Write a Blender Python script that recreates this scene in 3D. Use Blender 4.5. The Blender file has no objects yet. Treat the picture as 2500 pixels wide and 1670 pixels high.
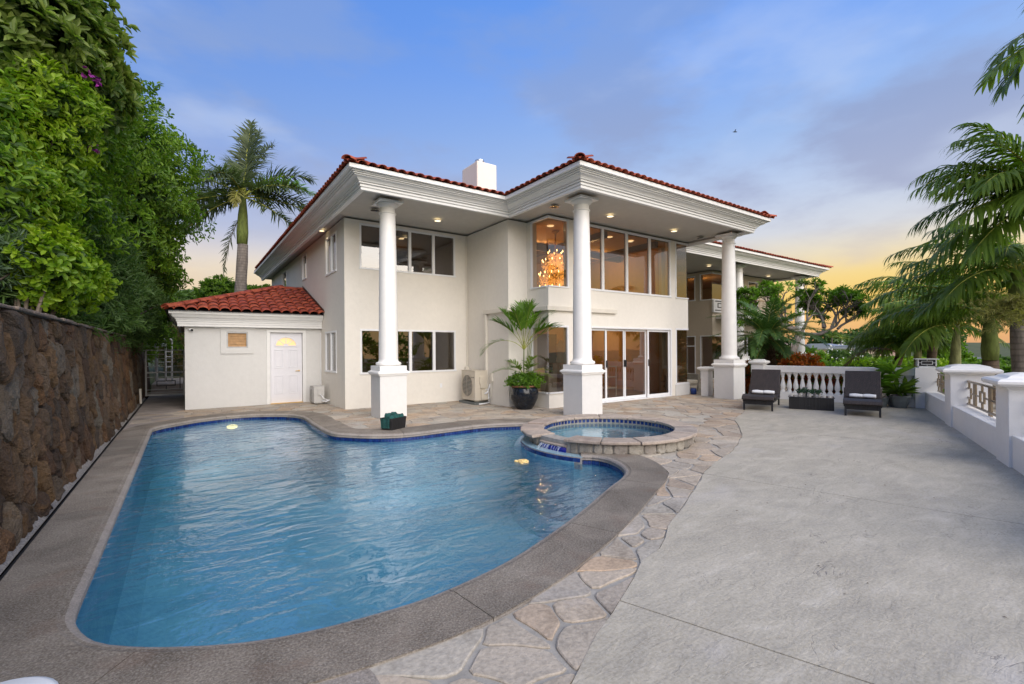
import bpy, math, random
import numpy as np
from mathutils import Vector, Matrix
from mathutils.geometry import tessellate_polygon
random.seed(7); rs = np.random.RandomState(5)
PI = math.pi; rad = math.radians
S = bpy.context.scene; C = S.collection

# ------------------------------------------------------------ camera, sky, sun
cam = bpy.data.cameras.new('camera'); co = bpy.data.objects.new('camera', cam); C.objects.link(co)
th = rad(35); F = Vector((math.sin(th), math.cos(th), 0)); R = Vector((math.cos(th), -math.sin(th), 0)); Z = Vector((0, 0, 1))
rl = 0.007
Rc = R*math.cos(rl) - Z*math.sin(rl); Uc = Z*math.cos(rl) + R*math.sin(rl)
co.matrix_world = Matrix(((Rc.x, Uc.x, -F.x, 0), (Rc.y, Uc.y, -F.y, 0), (Rc.z, Uc.z, -F.z, 1.52), (0, 0, 0, 1)))
cam.sensor_width = 36; cam.lens = 36*1141/2500; cam.shift_y = 17.4/2500; cam.clip_end = 2000; cam.clip_start = 0.05
S.camera = co
S.view_settings.view_transform = 'Standard'; S.view_settings.look = 'None'; S.view_settings.exposure = 0.0; S.view_settings.gamma = 1
S.render.engine = 'CYCLES'
S.cycles.max_bounces = 8; S.cycles.transparent_max_bounces = 16; S.cycles.sample_clamp_indirect = 4.0
S.cycles.use_denoising = True

def N(nt, t, **k):
    n = nt.nodes.new(t)
    for a, b in k.items():
        if a in ('operation', 'blend_type', 'data_type', 'interpolation', 'noise_dimensions', 'feature', 'sky_type', 'sun_disc', 'wave_type', 'distance', 'vector_type', 'use_clamp', 'clamp', 'bands_direction', 'musgrave_type', 'noise_type'):
            setattr(n, a, b)
        else:
            n.inputs[a.replace('_', ' ')].default_value = b
    return n
def lin(c): return tuple((x/12.92 if x <= .04045 else ((x+.055)/1.055)**2.4) for x in [v/255 for v in c])
def ramp(nt, pts, inp, interp='LINEAR'):
    n = nt.nodes.new('ShaderNodeValToRGB'); cr = n.color_ramp; cr.interpolation = interp
    while len(cr.elements) > 1: cr.elements.remove(cr.elements[-1])
    cr.elements[0].position = pts[0][0]; cr.elements[0].color = (*pts[0][1], 1)
    for p, c in pts[1:]:
        e = cr.elements.new(p); e.color = (*c, 1)
    nt.links.new(inp, n.inputs[0]); return n.outputs[0]
def math_(nt, op, a, b=None, clamp=False):
    n = nt.nodes.new('ShaderNodeMath'); n.operation = op; n.use_clamp = clamp
    for i, v in enumerate((a, b)):
        if v is None: continue
        if isinstance(v, (int, float)): n.inputs[i].default_value = v
        else: nt.links.new(v, n.inputs[i])
    return n.outputs[0]
def mix(nt, fac, a, b, bt='MIX'):
    n = nt.nodes.new('ShaderNodeMix'); n.data_type = 'RGBA'; n.blend_type = bt
    for i, v in ((0, fac), (6, a), (7, b)):
        if isinstance(v, (int, float)): n.inputs[i].default_value = v
        elif isinstance(v, tuple): n.inputs[i].default_value = (*v, 1) if len(v) == 3 else v
        else: nt.links.new(v, n.inputs[i])
    return n.outputs[2]

world = bpy.data.worlds.new('World'); S.world = world; world.use_nodes = True
nt = world.node_tree; nt.nodes.clear(); L = nt.links.new
tc = nt.nodes.new('ShaderNodeTexCoord'); sx = nt.nodes.new('ShaderNodeSeparateXYZ'); L(tc.outputs['Generated'], sx.inputs[0])
el = math_(nt, 'ARCSINE', sx.outputs[2]); el = math_(nt, 'MULTIPLY', el, 2/PI)      # 0 horizon .. 1 zenith
E_ = lambda deg: deg/90
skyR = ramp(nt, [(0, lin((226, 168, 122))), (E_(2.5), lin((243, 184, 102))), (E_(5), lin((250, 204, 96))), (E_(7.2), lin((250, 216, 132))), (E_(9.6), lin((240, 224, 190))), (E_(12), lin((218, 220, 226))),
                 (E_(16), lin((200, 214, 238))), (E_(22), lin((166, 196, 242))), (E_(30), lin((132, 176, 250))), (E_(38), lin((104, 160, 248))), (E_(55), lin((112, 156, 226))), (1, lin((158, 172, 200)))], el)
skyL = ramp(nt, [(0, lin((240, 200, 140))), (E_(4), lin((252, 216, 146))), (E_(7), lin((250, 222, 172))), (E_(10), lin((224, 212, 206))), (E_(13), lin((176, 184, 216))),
                 (E_(18), lin((146, 166, 220))), (E_(25), lin((118, 156, 224))), (E_(33), lin((94, 144, 228))), (E_(45), lin((90, 140, 224))), (E_(60), lin((112, 150, 214))), (1, lin((158, 172, 200)))], el)  # both ramps pale towards the unseen zenith, to make the ambient light less blue
# azimuth blend: +X side (sunset) warm and light, turning away from it deeper blue
az = math_(nt, 'ADD', math_(nt, 'MULTIPLY', sx.outputs[0], 0.9), 0.12, True)
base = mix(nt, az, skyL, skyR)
mp = N(nt, 'ShaderNodeMapping'); L(tc.outputs['Generated'], mp.inputs[0]); mp.inputs['Rotation'].default_value = (rad(30), rad(18), rad(25)); mp.inputs['Scale'].default_value = (1.0, 1.0, 2.6)
nz = N(nt, 'ShaderNodeTexNoise', Scale=1.9, Detail=9.0, Roughness=.56); L(mp.outputs[0], nz.inputs[0])
cl = ramp(nt, [(.44, (0, 0, 0)), (.60, (1, 1, 1))], nz.outputs[0], 'EASE')
cfade = ramp(nt, [(0, (.15, .15, .15)), (E_(8), (.6, .6, .6)), (E_(14), (1, 1, 1)), (E_(26), (.9, .9, .9)), (E_(36), (.5, .5, .5)), (E_(55), (.9, .9, .9)), (1, (1, 1, 1))], el)  # extra cloud put in above the view, to grey the blue ambient light
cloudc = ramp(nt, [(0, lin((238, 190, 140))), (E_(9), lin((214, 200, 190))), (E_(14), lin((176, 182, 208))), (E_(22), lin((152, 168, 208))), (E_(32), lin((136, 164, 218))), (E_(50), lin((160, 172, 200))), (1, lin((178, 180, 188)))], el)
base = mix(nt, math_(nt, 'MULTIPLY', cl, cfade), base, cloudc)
nz2 = N(nt, 'ShaderNodeTexNoise', Scale=3.1, Detail=5.0); L(mp.outputs[0], nz2.inputs[0])
wisp = ramp(nt, [(.52, (0, 0, 0)), (.75, (.5, .5, .5))], nz2.outputs[0], 'EASE')
wisp = math_(nt, 'MULTIPLY', wisp, .8)
base = mix(nt, math_(nt, 'MULTIPLY', wisp, cfade), base, lin((212, 224, 246)))
sky = N(nt, 'ShaderNodeTexSky', sky_type='NISHITA', sun_disc=False); SUN_EL, SUN_AZ = rad(34), rad(183)
sky.sun_elevation = SUN_EL; sky.sun_rotation = SUN_AZ
tot = mix(nt, 0.012, base, sky.outputs[0], 'ADD')
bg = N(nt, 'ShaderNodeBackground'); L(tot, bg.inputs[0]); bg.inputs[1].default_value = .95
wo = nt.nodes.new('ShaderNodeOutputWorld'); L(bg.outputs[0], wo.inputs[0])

sd = bpy.data.lights.new('sun', 'SUN'); sd.energy = 4.6; sd.angle = rad(70); sd.color = (1, .915, .81)
so = bpy.data.objects.new('sun', sd); C.objects.link(so)
sdir = Vector((math.sin(SUN_AZ)*math.cos(SUN_EL), math.cos(SUN_AZ)*math.cos(SUN_EL), math.sin(SUN_EL)))
so.rotation_euler = sdir.to_track_quat('Z', 'Y').to_euler(); so.location = (0, 0, 30)

# ------------------------------------------------------------ materials
MT = {}
def newmat(name):
    m = bpy.data.materials.new(name); m.use_nodes = True; MT[name] = m
    nt = m.node_tree; b = nt.nodes['Principled BSDF']; return m, nt, b
def coords(nt, scale=(1, 1, 1), space='pos'):
    g = nt.nodes.new('ShaderNodeNewGeometry'); mp = N(nt, 'ShaderNodeMapping'); nt.links.new(g.outputs['Position'], mp.inputs[0]); mp.inputs['Scale'].default_value = scale
    return mp.outputs[0]
def noise(nt, vec, scale, detail=4.0, rough=.55, dist=0.0):
    n = N(nt, 'ShaderNodeTexNoise', Scale=scale, Detail=detail, Roughness=rough, Distortion=dist); nt.links.new(vec, n.inputs[0]); return n.outputs[0]
def bump(nt, b, h, strength=.3, dist=.01, prev=None):
    n = N(nt, 'ShaderNodeBump', Strength=strength, Distance=dist); nt.links.new(h, n.inputs['Height'])
    if prev is not None: nt.links.new(prev, n.inputs['Normal'])
    nt.links.new(n.outputs[0], b.inputs['Normal']); return n.outputs[0]
def simple(name, c, rough=.6, metal=0, var=.12, vs=6, bs=.15, bd=.004, bscale=60, spec=.5, emit=None, es=1):
    m, nt, b = newmat(name); v = coords(nt)
    f = noise(nt, v, vs)
    d = tuple(max(0, x*(1-var)) for x in c); u = tuple(min(1, x*(1+var)) for x in c)
    nt.links.new(ramp(nt, [(.3, d), (.7, u)], f), b.inputs['Base Color'])
    b.inputs['Roughness'].default_value = rough; b.inputs['Metallic'].default_value = metal; b.inputs['Specular IOR Level'].default_value = spec
    if bs: bump(nt, b, noise(nt, v, bscale), bs, bd)
    if emit: b.inputs['Emission Color'].default_value = (*emit, 1); b.inputs['Emission Strength'].default_value = es
    return m
def stucco(name, c):
    m, nt, b = newmat(name); v = coords(nt)
    big = noise(nt, v, .7, 3); fine = noise(nt, v, 90, 3); mid = noise(nt, v, 9, 4)
    col = ramp(nt, [(.3, tuple(x*.93 for x in c)), (.7, tuple(min(1, x*1.04) for x in c))], big)
    col = mix(nt, .5, col, ramp(nt, [(.3, tuple(x*.95 for x in c)), (.7, tuple(min(1, x*1.03) for x in c))], mid))
    # faint dirt streaks running down
    sv = coords(nt, (9, 9, .5)); st = noise(nt, sv, 1.2, 5)
    col = mix(nt, math_(nt, 'MULTIPLY', ramp(nt, [(.55, (0, 0, 0)), (.85, (1, 1, 1))], st), .09), col, tuple(x*.7 for x in c))
    nt.links.new(col, b.inputs['Base Color']); b.inputs['Roughness'].default_value = .85; b.inputs['Specular IOR Level'].default_value = .2
    bump(nt, b, math_(nt, 'ADD', fine, math_(nt, 'MULTIPLY', mid, 1.2)), .45, .006); return m
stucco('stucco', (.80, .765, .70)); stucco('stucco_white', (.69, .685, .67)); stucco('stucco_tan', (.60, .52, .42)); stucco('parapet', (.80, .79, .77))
simple('white_trim', (.80, .80, .79), .45, var=.03, bs=.05)
simple('column_paint', (.82, .81, .79), .4, var=.03, bs=.06)
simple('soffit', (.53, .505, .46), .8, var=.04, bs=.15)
simple('door_paint', (.78, .78, .83), .35, var=.02, bs=.04)
simple('vinyl', (.80, .81, .83), .35, var=.02, bs=0)
simple('dark', (.015, .015, .017), .5, var=.2, bs=0)
simple('ac_beige', (.62, .56, .46), .45, var=.04, bs=.03)
simple('ac_grey', (.55, .54, .52), .45, var=.06, bs=.03)
simple('fan_grey', (.16, .15, .14), .6, bs=0)
simple('pipe', (.72, .68, .60), .5, var=.04, bs=0)
simple('bronze', (.34, .27, .19), .32, metal=.8, var=.15, bs=.05)
simple('gate_metal', (.42, .42, .42), .5, metal=.3, var=.12, bs=.1)
simple('brass', (.75, .5, .18), .3, metal=1, bs=0)
simple('steel', (.6, .6, .6), .25, metal=1, bs=0)
simple('gold', (.85, .55, .22), .45, var=.35, vs=40, bs=.4, bscale=50)
simple('towel_white', (.83, .83, .84), .95, var=.03, bs=.6, bscale=250, bd=.006)
simple('towel_teal', (.012, .075, .068), .95, var=.35, vs=30, bs=.7, bscale=200, bd=.008)
simple('lantern_white', (.72, .74, .74), .4, bs=0)
simple('interior_wall', (.62, .39, .17), .8, var=.05, bs=0)
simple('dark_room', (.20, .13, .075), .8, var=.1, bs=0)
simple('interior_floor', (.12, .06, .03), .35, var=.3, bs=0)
simple('dark_wood', (.05, .025, .015), .4, var=.3, bs=0)
simple('grey_wood', (.36, .33, .28), .6, var=.15, bs=.1)
simple('cushion', (.66, .6, .5), .9, var=.1, bs=.3, bscale=150)
simple('sage', (.25, .28, .22), .9, var=.1, bs=.3)
simple('marble', (.62, .6, .56), .3, var=.12, vs=3, bs=0)
simple('grout', (.33, .31, .28), .9, var=.15, vs=12, bs=.6, bscale=80, bd=.006)
simple('gravel', (.30, .275, .25), .95, var=.35, vs=60, bs=1, bscale=60, bd=.02)
simple('roof_grey', (.14, .155, .15), .8, var=.15, bs=0)
simple('solar', (.17, .20, .27), .3, var=.1, bs=0)
simple('house_cream', (.55, .46, .36), .85, var=.05, bs=0)
simple('house_pink', (.42, .30, .25), .85, var=.05, bs=0)
simple('glass_far', (.05, .05, .055), .15, bs=0)
simple('pot_rust', (.30, .13, .07), .6, bs=.3)
simple('pot_grey', (.13, .15, .15), .5, var=.25, vs=8)
simple('pot_small', (.45, .43, .40), .7)
simple('soil', (.05, .035, .02), .95)
simple('rock', (.25, .2, .17), .8, var=.2)
simple('bird', (.02, .02, .02), .8, bs=0)
simple('orange_glow', (.9, .4, .05), .5, emit=(1, .42, .04), es=.9, bs=0)
simple('lamp_on', (1, .9, .7), .5, emit=(1, .78, .45), es=2.2, bs=0)
simple('pool_lamp', (1, .9, .6), .5, emit=(1, .66, .22), es=2.4, bs=0)
simple('bulb', (1, .8, .4), .5, emit=(1, .62, .2), es=22, bs=0)
simple('fanlight', (.9, .6, .3), .4, emit=(1, .60, .24), es=.5, bs=0)
simple('blind_lit', (.4, .22, .08), .5, var=.25, vs=9, emit=(.6, .33, .10), es=.06, bs=0)
simple('slot_lit', (.9, .7, .3), .5, emit=(1, .72, .25), es=1.6, bs=0)
simple('crystal', (.9, .6, .25), .15, var=.3, vs=30, emit=(1, .45, .10), es=1.35, bs=0)
simple('far_hill', (.045, .06, .03), .95, var=.4, vs=.05, bs=0)

# terrace: stamped concrete
m, nt, b = newmat('terrace'); v = coords(nt)
a = ramp(nt, [(.30, (.34, .30, .23)), (.5, (.455, .41, .315)), (.70, (.54, .49, .40))], noise(nt, v, .8, 6, .6, .6))
sv = coords(nt, (1, 2.4, 1)); st = noise(nt, sv, 2.2, 7, .65, .8)
a = mix(nt, .55, a, ramp(nt, [(.3, (.24, .215, .175)), (.55, (.42, .375, .29)), (.75, (.60, .55, .47))], st))
pur = ramp(nt, [(.56, (0, 0, 0)), (.72, (1, 1, 1))], noise(nt, v, .55, 5, .6, 1.0)); a = mix(nt, math_(nt, 'MULTIPLY', pur, .35), a, (.50, .48, .52))
dk = ramp(nt, [(.60, (0, 0, 0)), (.72, (1, 1, 1))], noise(nt, sv, .9, 6, .7, 1.5)); a = mix(nt, math_(nt, 'MULTIPLY', dk, .25), a, (.24, .215, .20))
# thin dark veins
vn = N(nt, 'ShaderNodeTexNoise', Scale=1.5, Detail=5.0, Roughness=.6, Distortion=.9); nt.links.new(sv, vn.inputs[0])
vv = math_(nt, 'ABSOLUTE', math_(nt, 'SUBTRACT', vn.outputs[0], .5)); vm = ramp(nt, [(0, (1, 1, 1)), (.006, (0, 0, 0))], vv)
msk = ramp(nt, [(.50, (0, 0, 0)), (.62, (1, 1, 1))], noise(nt, v, 1.6, 3)); vm2 = math_(nt, 'MULTIPLY', vm, msk)
a = mix(nt, math_(nt, 'MULTIPLY', vm2, .8), a, (.13, .11, .10))
spk = noise(nt, v, 55, 3, .6); a = mix(nt, .22, a, ramp(nt, [(.3, (.2, .19, .18)), (.65, (.65, .63, .6))], spk))
rust = ramp(nt, [(.70, (0, 0, 0)), (.78, (1, 1, 1))], noise(nt, v, 1.1, 4, .6)); a = mix(nt, math_(nt, 'MULTIPLY', rust, .35), a, (.38, .23, .17))
nt.links.new(a, b.inputs['Base Color']); b.inputs['Roughness'].default_value = .72; b.inputs['Specular IOR Level'].default_value = .3
h = math_(nt, 'SUBTRACT', math_(nt, 'ADD', math_(nt, 'MULTIPLY', noise(nt, sv, 7, 6, .65, 1.0), .8), math_(nt, 'MULTIPLY', noise(nt, sv, 30, 4, .6), .22)), math_(nt, 'MULTIPLY', vm2, .25))
bump(nt, b, h, .5, .018)
# coping: exposed aggregate
m, nt, b = newmat('coping'); v = coords(nt); oi = nt.nodes.new('ShaderNodeObjectInfo')
a = ramp(nt, [(.3, (.10, .08, .062)), (.5, (.215, .18, .145)), (.72, (.35, .305, .25))], noise(nt, v, 1.8, 6, .65, .5))
a = mix(nt, .38, a, ramp(nt, [(.35, (.06, .05, .042)), (.5, (.24, .22, .19)), (.68, (.58, .54, .49))], noise(nt, v, 85, 3, .7)))
br = ramp(nt, [(.58, (0, 0, 0)), (.74, (1, 1, 1))], noise(nt, v, 2.3, 5)); a = mix(nt, math_(nt, 'MULTIPLY', br, .45), a, (.21, .135, .10))
wh = ramp(nt, [(.64, (0, 0, 0)), (.76, (1, 1, 1))], noise(nt, coords(nt, (1, 3, 1)), 3.2, 6, .7)); a = mix(nt, math_(nt, 'MULTIPLY', wh, .3), a, (.42, .39, .39))
rr = ramp(nt, [(0, (.86, .86, .86)), (1, (1.12, 1.1, 1.08))], oi.outputs['Random']); a = mix(nt, 1.0, a, rr, 'MULTIPLY')
gz = nt.nodes.new('ShaderNodeNewGeometry'); sz_ = nt.nodes.new('ShaderNodeSeparateXYZ'); nt.links.new(gz.outputs['Position'], sz_.inputs[0])
scale_ = math_(nt, 'MULTIPLY', math_(nt, 'LESS_THAN', sz_.outputs[2], .0045), math_(nt, 'MULTIPLY', noise(nt, v, 9, 5, .7), .6))
a = mix(nt, scale_, a, (.50, .46, .44))
nt.links.new(a, b.inputs['Base Color']); b.inputs['Roughness'].default_value = .85; b.inputs['Specular IOR Level'].default_value = .3
bump(nt, b, noise(nt, v, 45, 5, .7), .8, .018)
# stones
def stone(name, cols, scale=5, bs=.6, bsc=18, bd=.02, rough=.85, spotc=None):
    m, nt, b = newmat(name); v = coords(nt); oi = nt.nodes.new('ShaderNodeObjectInfo'); g = nt.nodes.new('ShaderNodeNewGeometry')
    rnd = math_(nt, 'FRACT', math_(nt, 'ADD', oi.outputs['Random'], g.outputs['Random Per Island']))
    n_ = len(cols); basec = ramp(nt, [(i/(n_-1), c) for i, c in enumerate(cols)], rnd)
    f = noise(nt, v, scale, 6, .65, .4)
    a = mix(nt, 1.0, basec, ramp(nt, [(.28, (.62, .60, .58)), (.5, (1, 1, 1)), (.74, (1.32, 1.28, 1.24))], f), 'MULTIPLY')
    a = mix(nt, .25, a, mix(nt, 1.0, basec, ramp(nt, [(.35, (.4, .4, .4)), (.65, (1.6, 1.6, 1.6))], noise(nt, v, scale*14, 3)), 'MULTIPLY'))
    if spotc:
        sp = ramp(nt, [(.56, (0, 0, 0)), (.7, (1, 1, 1))], noise(nt, v, scale*.8, 5, .6, .7)); a = mix(nt, math_(nt, 'MULTIPLY', sp, .55), a, spotc)
    nt.links.new(a, b.inputs['Base Color']); b.inputs['Roughness'].default_value = rough; b.inputs['Specular IOR Level'].default_value = .25
    h = math_(nt, 'ADD', noise(nt, v, bsc, 6, .65, .3), math_(nt, 'MULTIPLY', noise(nt, v, bsc*5, 3), .3)); bump(nt, b, h, bs, bd); return m
stone('flagstone', [(.38, .295, .22), (.375, .33, .275), (.44, .37, .295), (.34, .315, .28), (.44, .33, .235), (.43, .405, .355), (.35, .285, .225)], 2.4, .6, 12, .018, spotc=(.47, .43, .40))
stone('lava', [(.15, .085, .05), (.075, .052, .038), (.19, .12, .065), (.09, .07, .055), (.17, .095, .05), (.19, .165, .13), (.12, .085, .06)], 4.5, 1, 16, .10, .95, spotc=(.21, .115, .045))
stone('lava_mortar', [(.055, .036, .024), (.08, .052, .034)], 6, 1, 14, .08, .95)
stone('lava_cap', [(.24, .19, .155), (.19, .155, .13)], 6, .9, 12, .04, .95)
stone('spa_cap', [(.40, .32, .27), (.35, .29, .245), (.43, .36, .30), (.36, .315, .28)], 4, .5, 14, .015, .8, spotc=(.22, .17, .15))
stone('veneer', [(.30, .27, .23), (.26, .24, .21), (.35, .32, .27), (.38, .35, .30), (.24, .21, .19)], 6, .9, 14, .03, .85, spotc=(.42, .39, .34))
def tilemat(name, cols, rough=.15):
    m, nt, b = newmat(name); oi = nt.nodes.new('ShaderNodeObjectInfo'); g = nt.nodes.new('ShaderNodeNewGeometry')
    rnd = math_(nt, 'FRACT', math_(nt, 'ADD', oi.outputs['Random'], g.outputs['Random Per Island']))
    n_ = len(cols); nt.links.new(ramp(nt, [(i/(n_-1), c) for i, c in enumerate(cols)], rnd), b.inputs['Base Color']); b.inputs['Roughness'].default_value = rough
tilemat('blue_tile', [(.010, .025, .13), (.015, .04, .18), (.022, .06, .20), (.012, .02, .10)])
tilemat('cobalt_tile', [(.008, .015, .28), (.012, .03, .36), (.01, .02, .22)], .08)
tilemat('pale_tile', [(.28, .42, .50), (.34, .48, .55), (.22, .38, .48)], .3)
m, nt, b = newmat('roof_tile'); v = coords(nt); oi = nt.nodes.new('ShaderNodeObjectInfo')
rc = ramp(nt, [(0, (.26, .045, .022)), (.35, (.34, .062, .028)), (.7, (.40, .085, .035)), (1, (.30, .05, .03))], oi.outputs['Random'])
rc = mix(nt, 1.0, rc, ramp(nt, [(.3, (.55, .5, .5)), (.55, (1, 1, 1)), (.75, (1.2, 1.25, 1.3))], noise(nt, v, 7, 5, .65)), 'MULTIPLY')
nt.links.new(rc, b.inputs['Base Color']); b.inputs['Roughness'].default_value = .75; bump(nt, b, noise(nt, v, 60, 4), .3, .006)
# pool plaster
m, nt, b = newmat('plaster'); v = coords(nt)
a = ramp(nt, [(.3, (.15, .37, .50)), (.7, (.22, .47, .57))], noise(nt, v, 1.2, 4)); a = mix(nt, .2, a, ramp(nt, [(.4, (.10, .25, .34)), (.6, (.27, .48, .56))], noise(nt, v, 22, 4)))
nt.links.new(a, b.inputs['Base Color']); b.inputs['Roughness'].default_value = .8
simple('plaster_light', (.30, .50, .60), .8, var=.1)
# water
def schlick(nt, f0, nrm=None):
    lw = nt.nodes.new('ShaderNodeLayerWeight'); lw.inputs[0].default_value = .5
    if nrm is not None: nt.links.new(nrm, lw.inputs['Normal'])
    return math_(nt, 'ADD', math_(nt, 'MULTIPLY', math_(nt, 'POWER', lw.outputs['Facing'], 5.0), 1-f0), f0, True)
def water(name, tint, sc=1.0, st=.5, minr=0.0):
    m = bpy.data.materials.new(name); m.use_nodes = True; MT[name] = m; nt = m.node_tree; nt.nodes.clear(); L = nt.links.new
    o = nt.nodes.new('ShaderNodeOutputMaterial'); v = coords(nt, (sc, sc, sc))
    v2 = coords(nt, (sc*.7, sc*1.5, sc))
    n1 = noise(nt, v2, 2.0, 2, .5, .6); n2 = noise(nt, v, 5.5, 3, .55, 1.1); n3 = noise(nt, v, 15, 2, .5, .6)
    amp = ramp(nt, [(.40, (.12, .12, .12)), (.60, (1, 1, 1))], noise(nt, v, .45, 2))
    h = math_(nt, 'ADD', math_(nt, 'ADD', math_(nt, 'MULTIPLY', n1, 1.6), math_(nt, 'MULTIPLY', math_(nt, 'MULTIPLY', n2, .9), amp)), math_(nt, 'MULTIPLY', math_(nt, 'MULTIPLY', n3, .22), amp))
    bp = N(nt, 'ShaderNodeBump', Strength=st, Distance=.035); L(h, bp.inputs['Height'])
    fr = schlick(nt, .025, bp.outputs[0])
    gl = N(nt, 'ShaderNodeBsdfGlossy', Roughness=.015); L(bp.outputs[0], gl.inputs['Normal']); gl.inputs['Color'].default_value = (.95, .97, 1, 1)
    tr = N(nt, 'ShaderNodeBsdfTransparent'); tr.inputs[0].default_value = (*tint, 1)
    mx = nt.nodes.new('ShaderNodeMixShader'); L(math_(nt, 'ADD', math_(nt, 'MULTIPLY', fr, 1.0), minr, True), mx.inputs[0]); L(tr.outputs[0], mx.inputs[1]); L(gl.outputs[0], mx.inputs[2]); L(mx.outputs[0], o.inputs[0])
    return m
water('water', (.64, .81, .88), 1.7, .42, .07); water('spa_water', (.62, .80, .84), 1.6, .12, .04)
# falling water
m = bpy.data.materials.new('falling_water'); m.use_nodes = True; MT['falling_water'] = m; nt = m.node_tree; b = nt.nodes['Principled BSDF']
b.inputs['Base Color'].default_value = (.8, .9, .95, 1); b.inputs['Roughness'].default_value = .15; b.inputs['Alpha'].default_value = .35
# window glass
def glass(name, tint, refl=.10, rough=0.0):
    m = bpy.data.materials.new(name); m.use_nodes = True; MT[name] = m; nt = m.node_tree; nt.nodes.clear(); L = nt.links.new
    o = nt.nodes.new('ShaderNodeOutputMaterial'); fr = schlick(nt, .04)
    v = coords(nt); bp = N(nt, 'ShaderNodeBump', Strength=.06, Distance=.02); L(noise(nt, v, 1.5, 1), bp.inputs['Height'])
    gl = N(nt, 'ShaderNodeBsdfGlossy', Roughness=rough); L(bp.outputs[0], gl.inputs['Normal']); tr = N(nt, 'ShaderNodeBsdfTransparent'); tr.inputs[0].default_value = (*tint, 1)
    mx = nt.nodes.new('ShaderNodeMixShader'); L(math_(nt, 'ADD', fr, refl, True), mx.inputs[0]); L(tr.outputs[0], mx.inputs[1]); L(gl.outputs[0], mx.inputs[2]); L(mx.outputs[0], o.inputs[0])
glass('window_glass', (.46, .42, .36), .17); glass('screen_glass', (.16, .15, .14), .03, .15); glass('clear_glass', (.8, .8, .8), .05)
# wicker
m, nt, b = newmat('wicker'); tcn = nt.nodes.new('ShaderNodeTexCoord')
def weave(nt, sc):
    br = nt.nodes.new('ShaderNodeTexBrick'); nt.links.new(coords(nt), br.inputs[0]); br.inputs['Scale'].default_value = sc; br.inputs['Mortar Size'].default_value = .03; br.inputs['Brick Width'].default_value = .8; br.inputs['Row Height'].default_value = .3
    return br
br = weave(nt, 14); br.inputs['Color1'].default_value = (.052, .038, .033, 1); br.inputs['Color2'].default_value = (.034, .025, .022, 1); br.inputs['Mortar'].default_value = (.012, .01, .01, 1)
nt.links.new(br.outputs[0], b.inputs['Base Color']); b.inputs['Roughness'].default_value = .45; bump(nt, b, math_(nt, 'SUBTRACT', 1.0, br.outputs[1]), .7, .006)
m, nt, b = newmat('wicker_black'); br = weave(nt, 16); br.inputs['Color1'].default_value = (.022, .022, .025, 1); br.inputs['Color2'].default_value = (.014, .014, .016, 1); br.inputs['Mortar'].default_value = (.004, .004, .004, 1)
nt.links.new(br.outputs[0], b.inputs['Base Color']); b.inputs['Roughness'].default_value = .4; bump(nt, b, math_(nt, 'SUBTRACT', 1.0, br.outputs[1]), .7, .006)
# glazed pot
m, nt, b = newmat('pot_glaze'); v = coords(nt)
a = ramp(nt, [(.35, (.006, .008, .012)), (.6, (.012, .016, .024)), (.72, (.09, .10, .11)), (.8, (.3, .3, .3))], noise(nt, v, 14, 6, .7)); nt.links.new(a, b.inputs['Base Color']); b.inputs['Roughness'].default_value = .16; bump(nt, b, noise(nt, v, 20), .15, .01)
# leaves
def leaf(name, dark, light, rough=.45, trans=.35):
    m = bpy.data.materials.new(name); m.use_nodes = True; MT[name] = m; nt = m.node_tree; nt.nodes.clear(); L = nt.links.new
    o = nt.nodes.new('ShaderNodeOutputMaterial'); g = nt.nodes.new('ShaderNodeNewGeometry'); v = coords(nt)
    r1 = g.outputs['Random Per Island']; big = noise(nt, v, .9, 3, .5)
    bigc = ramp(nt, [(.38, (0, 0, 0)), (.62, (1, 1, 1))], big)
    f = math_(nt, 'ADD', math_(nt, 'MULTIPLY', r1, .5), math_(nt, 'MULTIPLY', bigc, .5))
    c = ramp(nt, [(0, dark), (.55, tuple((a+b_)/2 for a, b_ in zip(dark, light))), (1, light)], f)
    d = N(nt, 'ShaderNodeBsdfPrincipled', Roughness=rough); L(c, d.inputs['Base Color']); d.inputs['Specular IOR Level'].default_value = .35
    t = N(nt, 'ShaderNodeBsdfTranslucent'); L(mix(nt, 1.0, c, (1.3, 1.6, .6), 'MULTIPLY'), t.inputs[0])
    mx = nt.nodes.new('ShaderNodeMixShader'); mx.inputs[0].default_value = trans; L(d.outputs[0], mx.inputs[1]); L(t.outputs[0], mx.inputs[2]); L(mx.outputs[0], o.inputs[0])
leaf('leaf_big', (.06, .12, .03), (.24, .31, .06)); leaf('leaf_mid', (.06, .14, .015), (.22, .36, .03)); leaf('leaf_bright', (.10, .21, .012), (.31, .42, .025))
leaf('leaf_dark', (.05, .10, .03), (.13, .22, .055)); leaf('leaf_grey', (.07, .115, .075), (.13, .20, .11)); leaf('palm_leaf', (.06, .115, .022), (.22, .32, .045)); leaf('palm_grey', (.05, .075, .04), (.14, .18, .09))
leaf('palm_bright', (.07, .16, .015), (.20, .36, .03)); leaf('date_leaf', (.04, .09, .03), (.12, .22, .06)); leaf('croton', (.30, .05, .008), (.62, .24, .015)); leaf('croton_red', (.13, .012, .008), (.30, .06, .02)); leaf('dead_frond', (.07, .04, .02), (.15, .09, .04))
leaf('seed_brush', (.20, .19, .06), (.38, .36, .12)); leaf('grass', (.04, .08, .015), (.10, .17, .03)); leaf('dry_bush', (.12, .10, .045), (.24, .19, .09)); leaf('succulent', (.03, .075, .045), (.07, .14, .09))
simple('blossom', (.8, .8, .74), .7, bs=0); simple('purple_flower', (.32, .03, .32), .7, bs=0)
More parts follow.
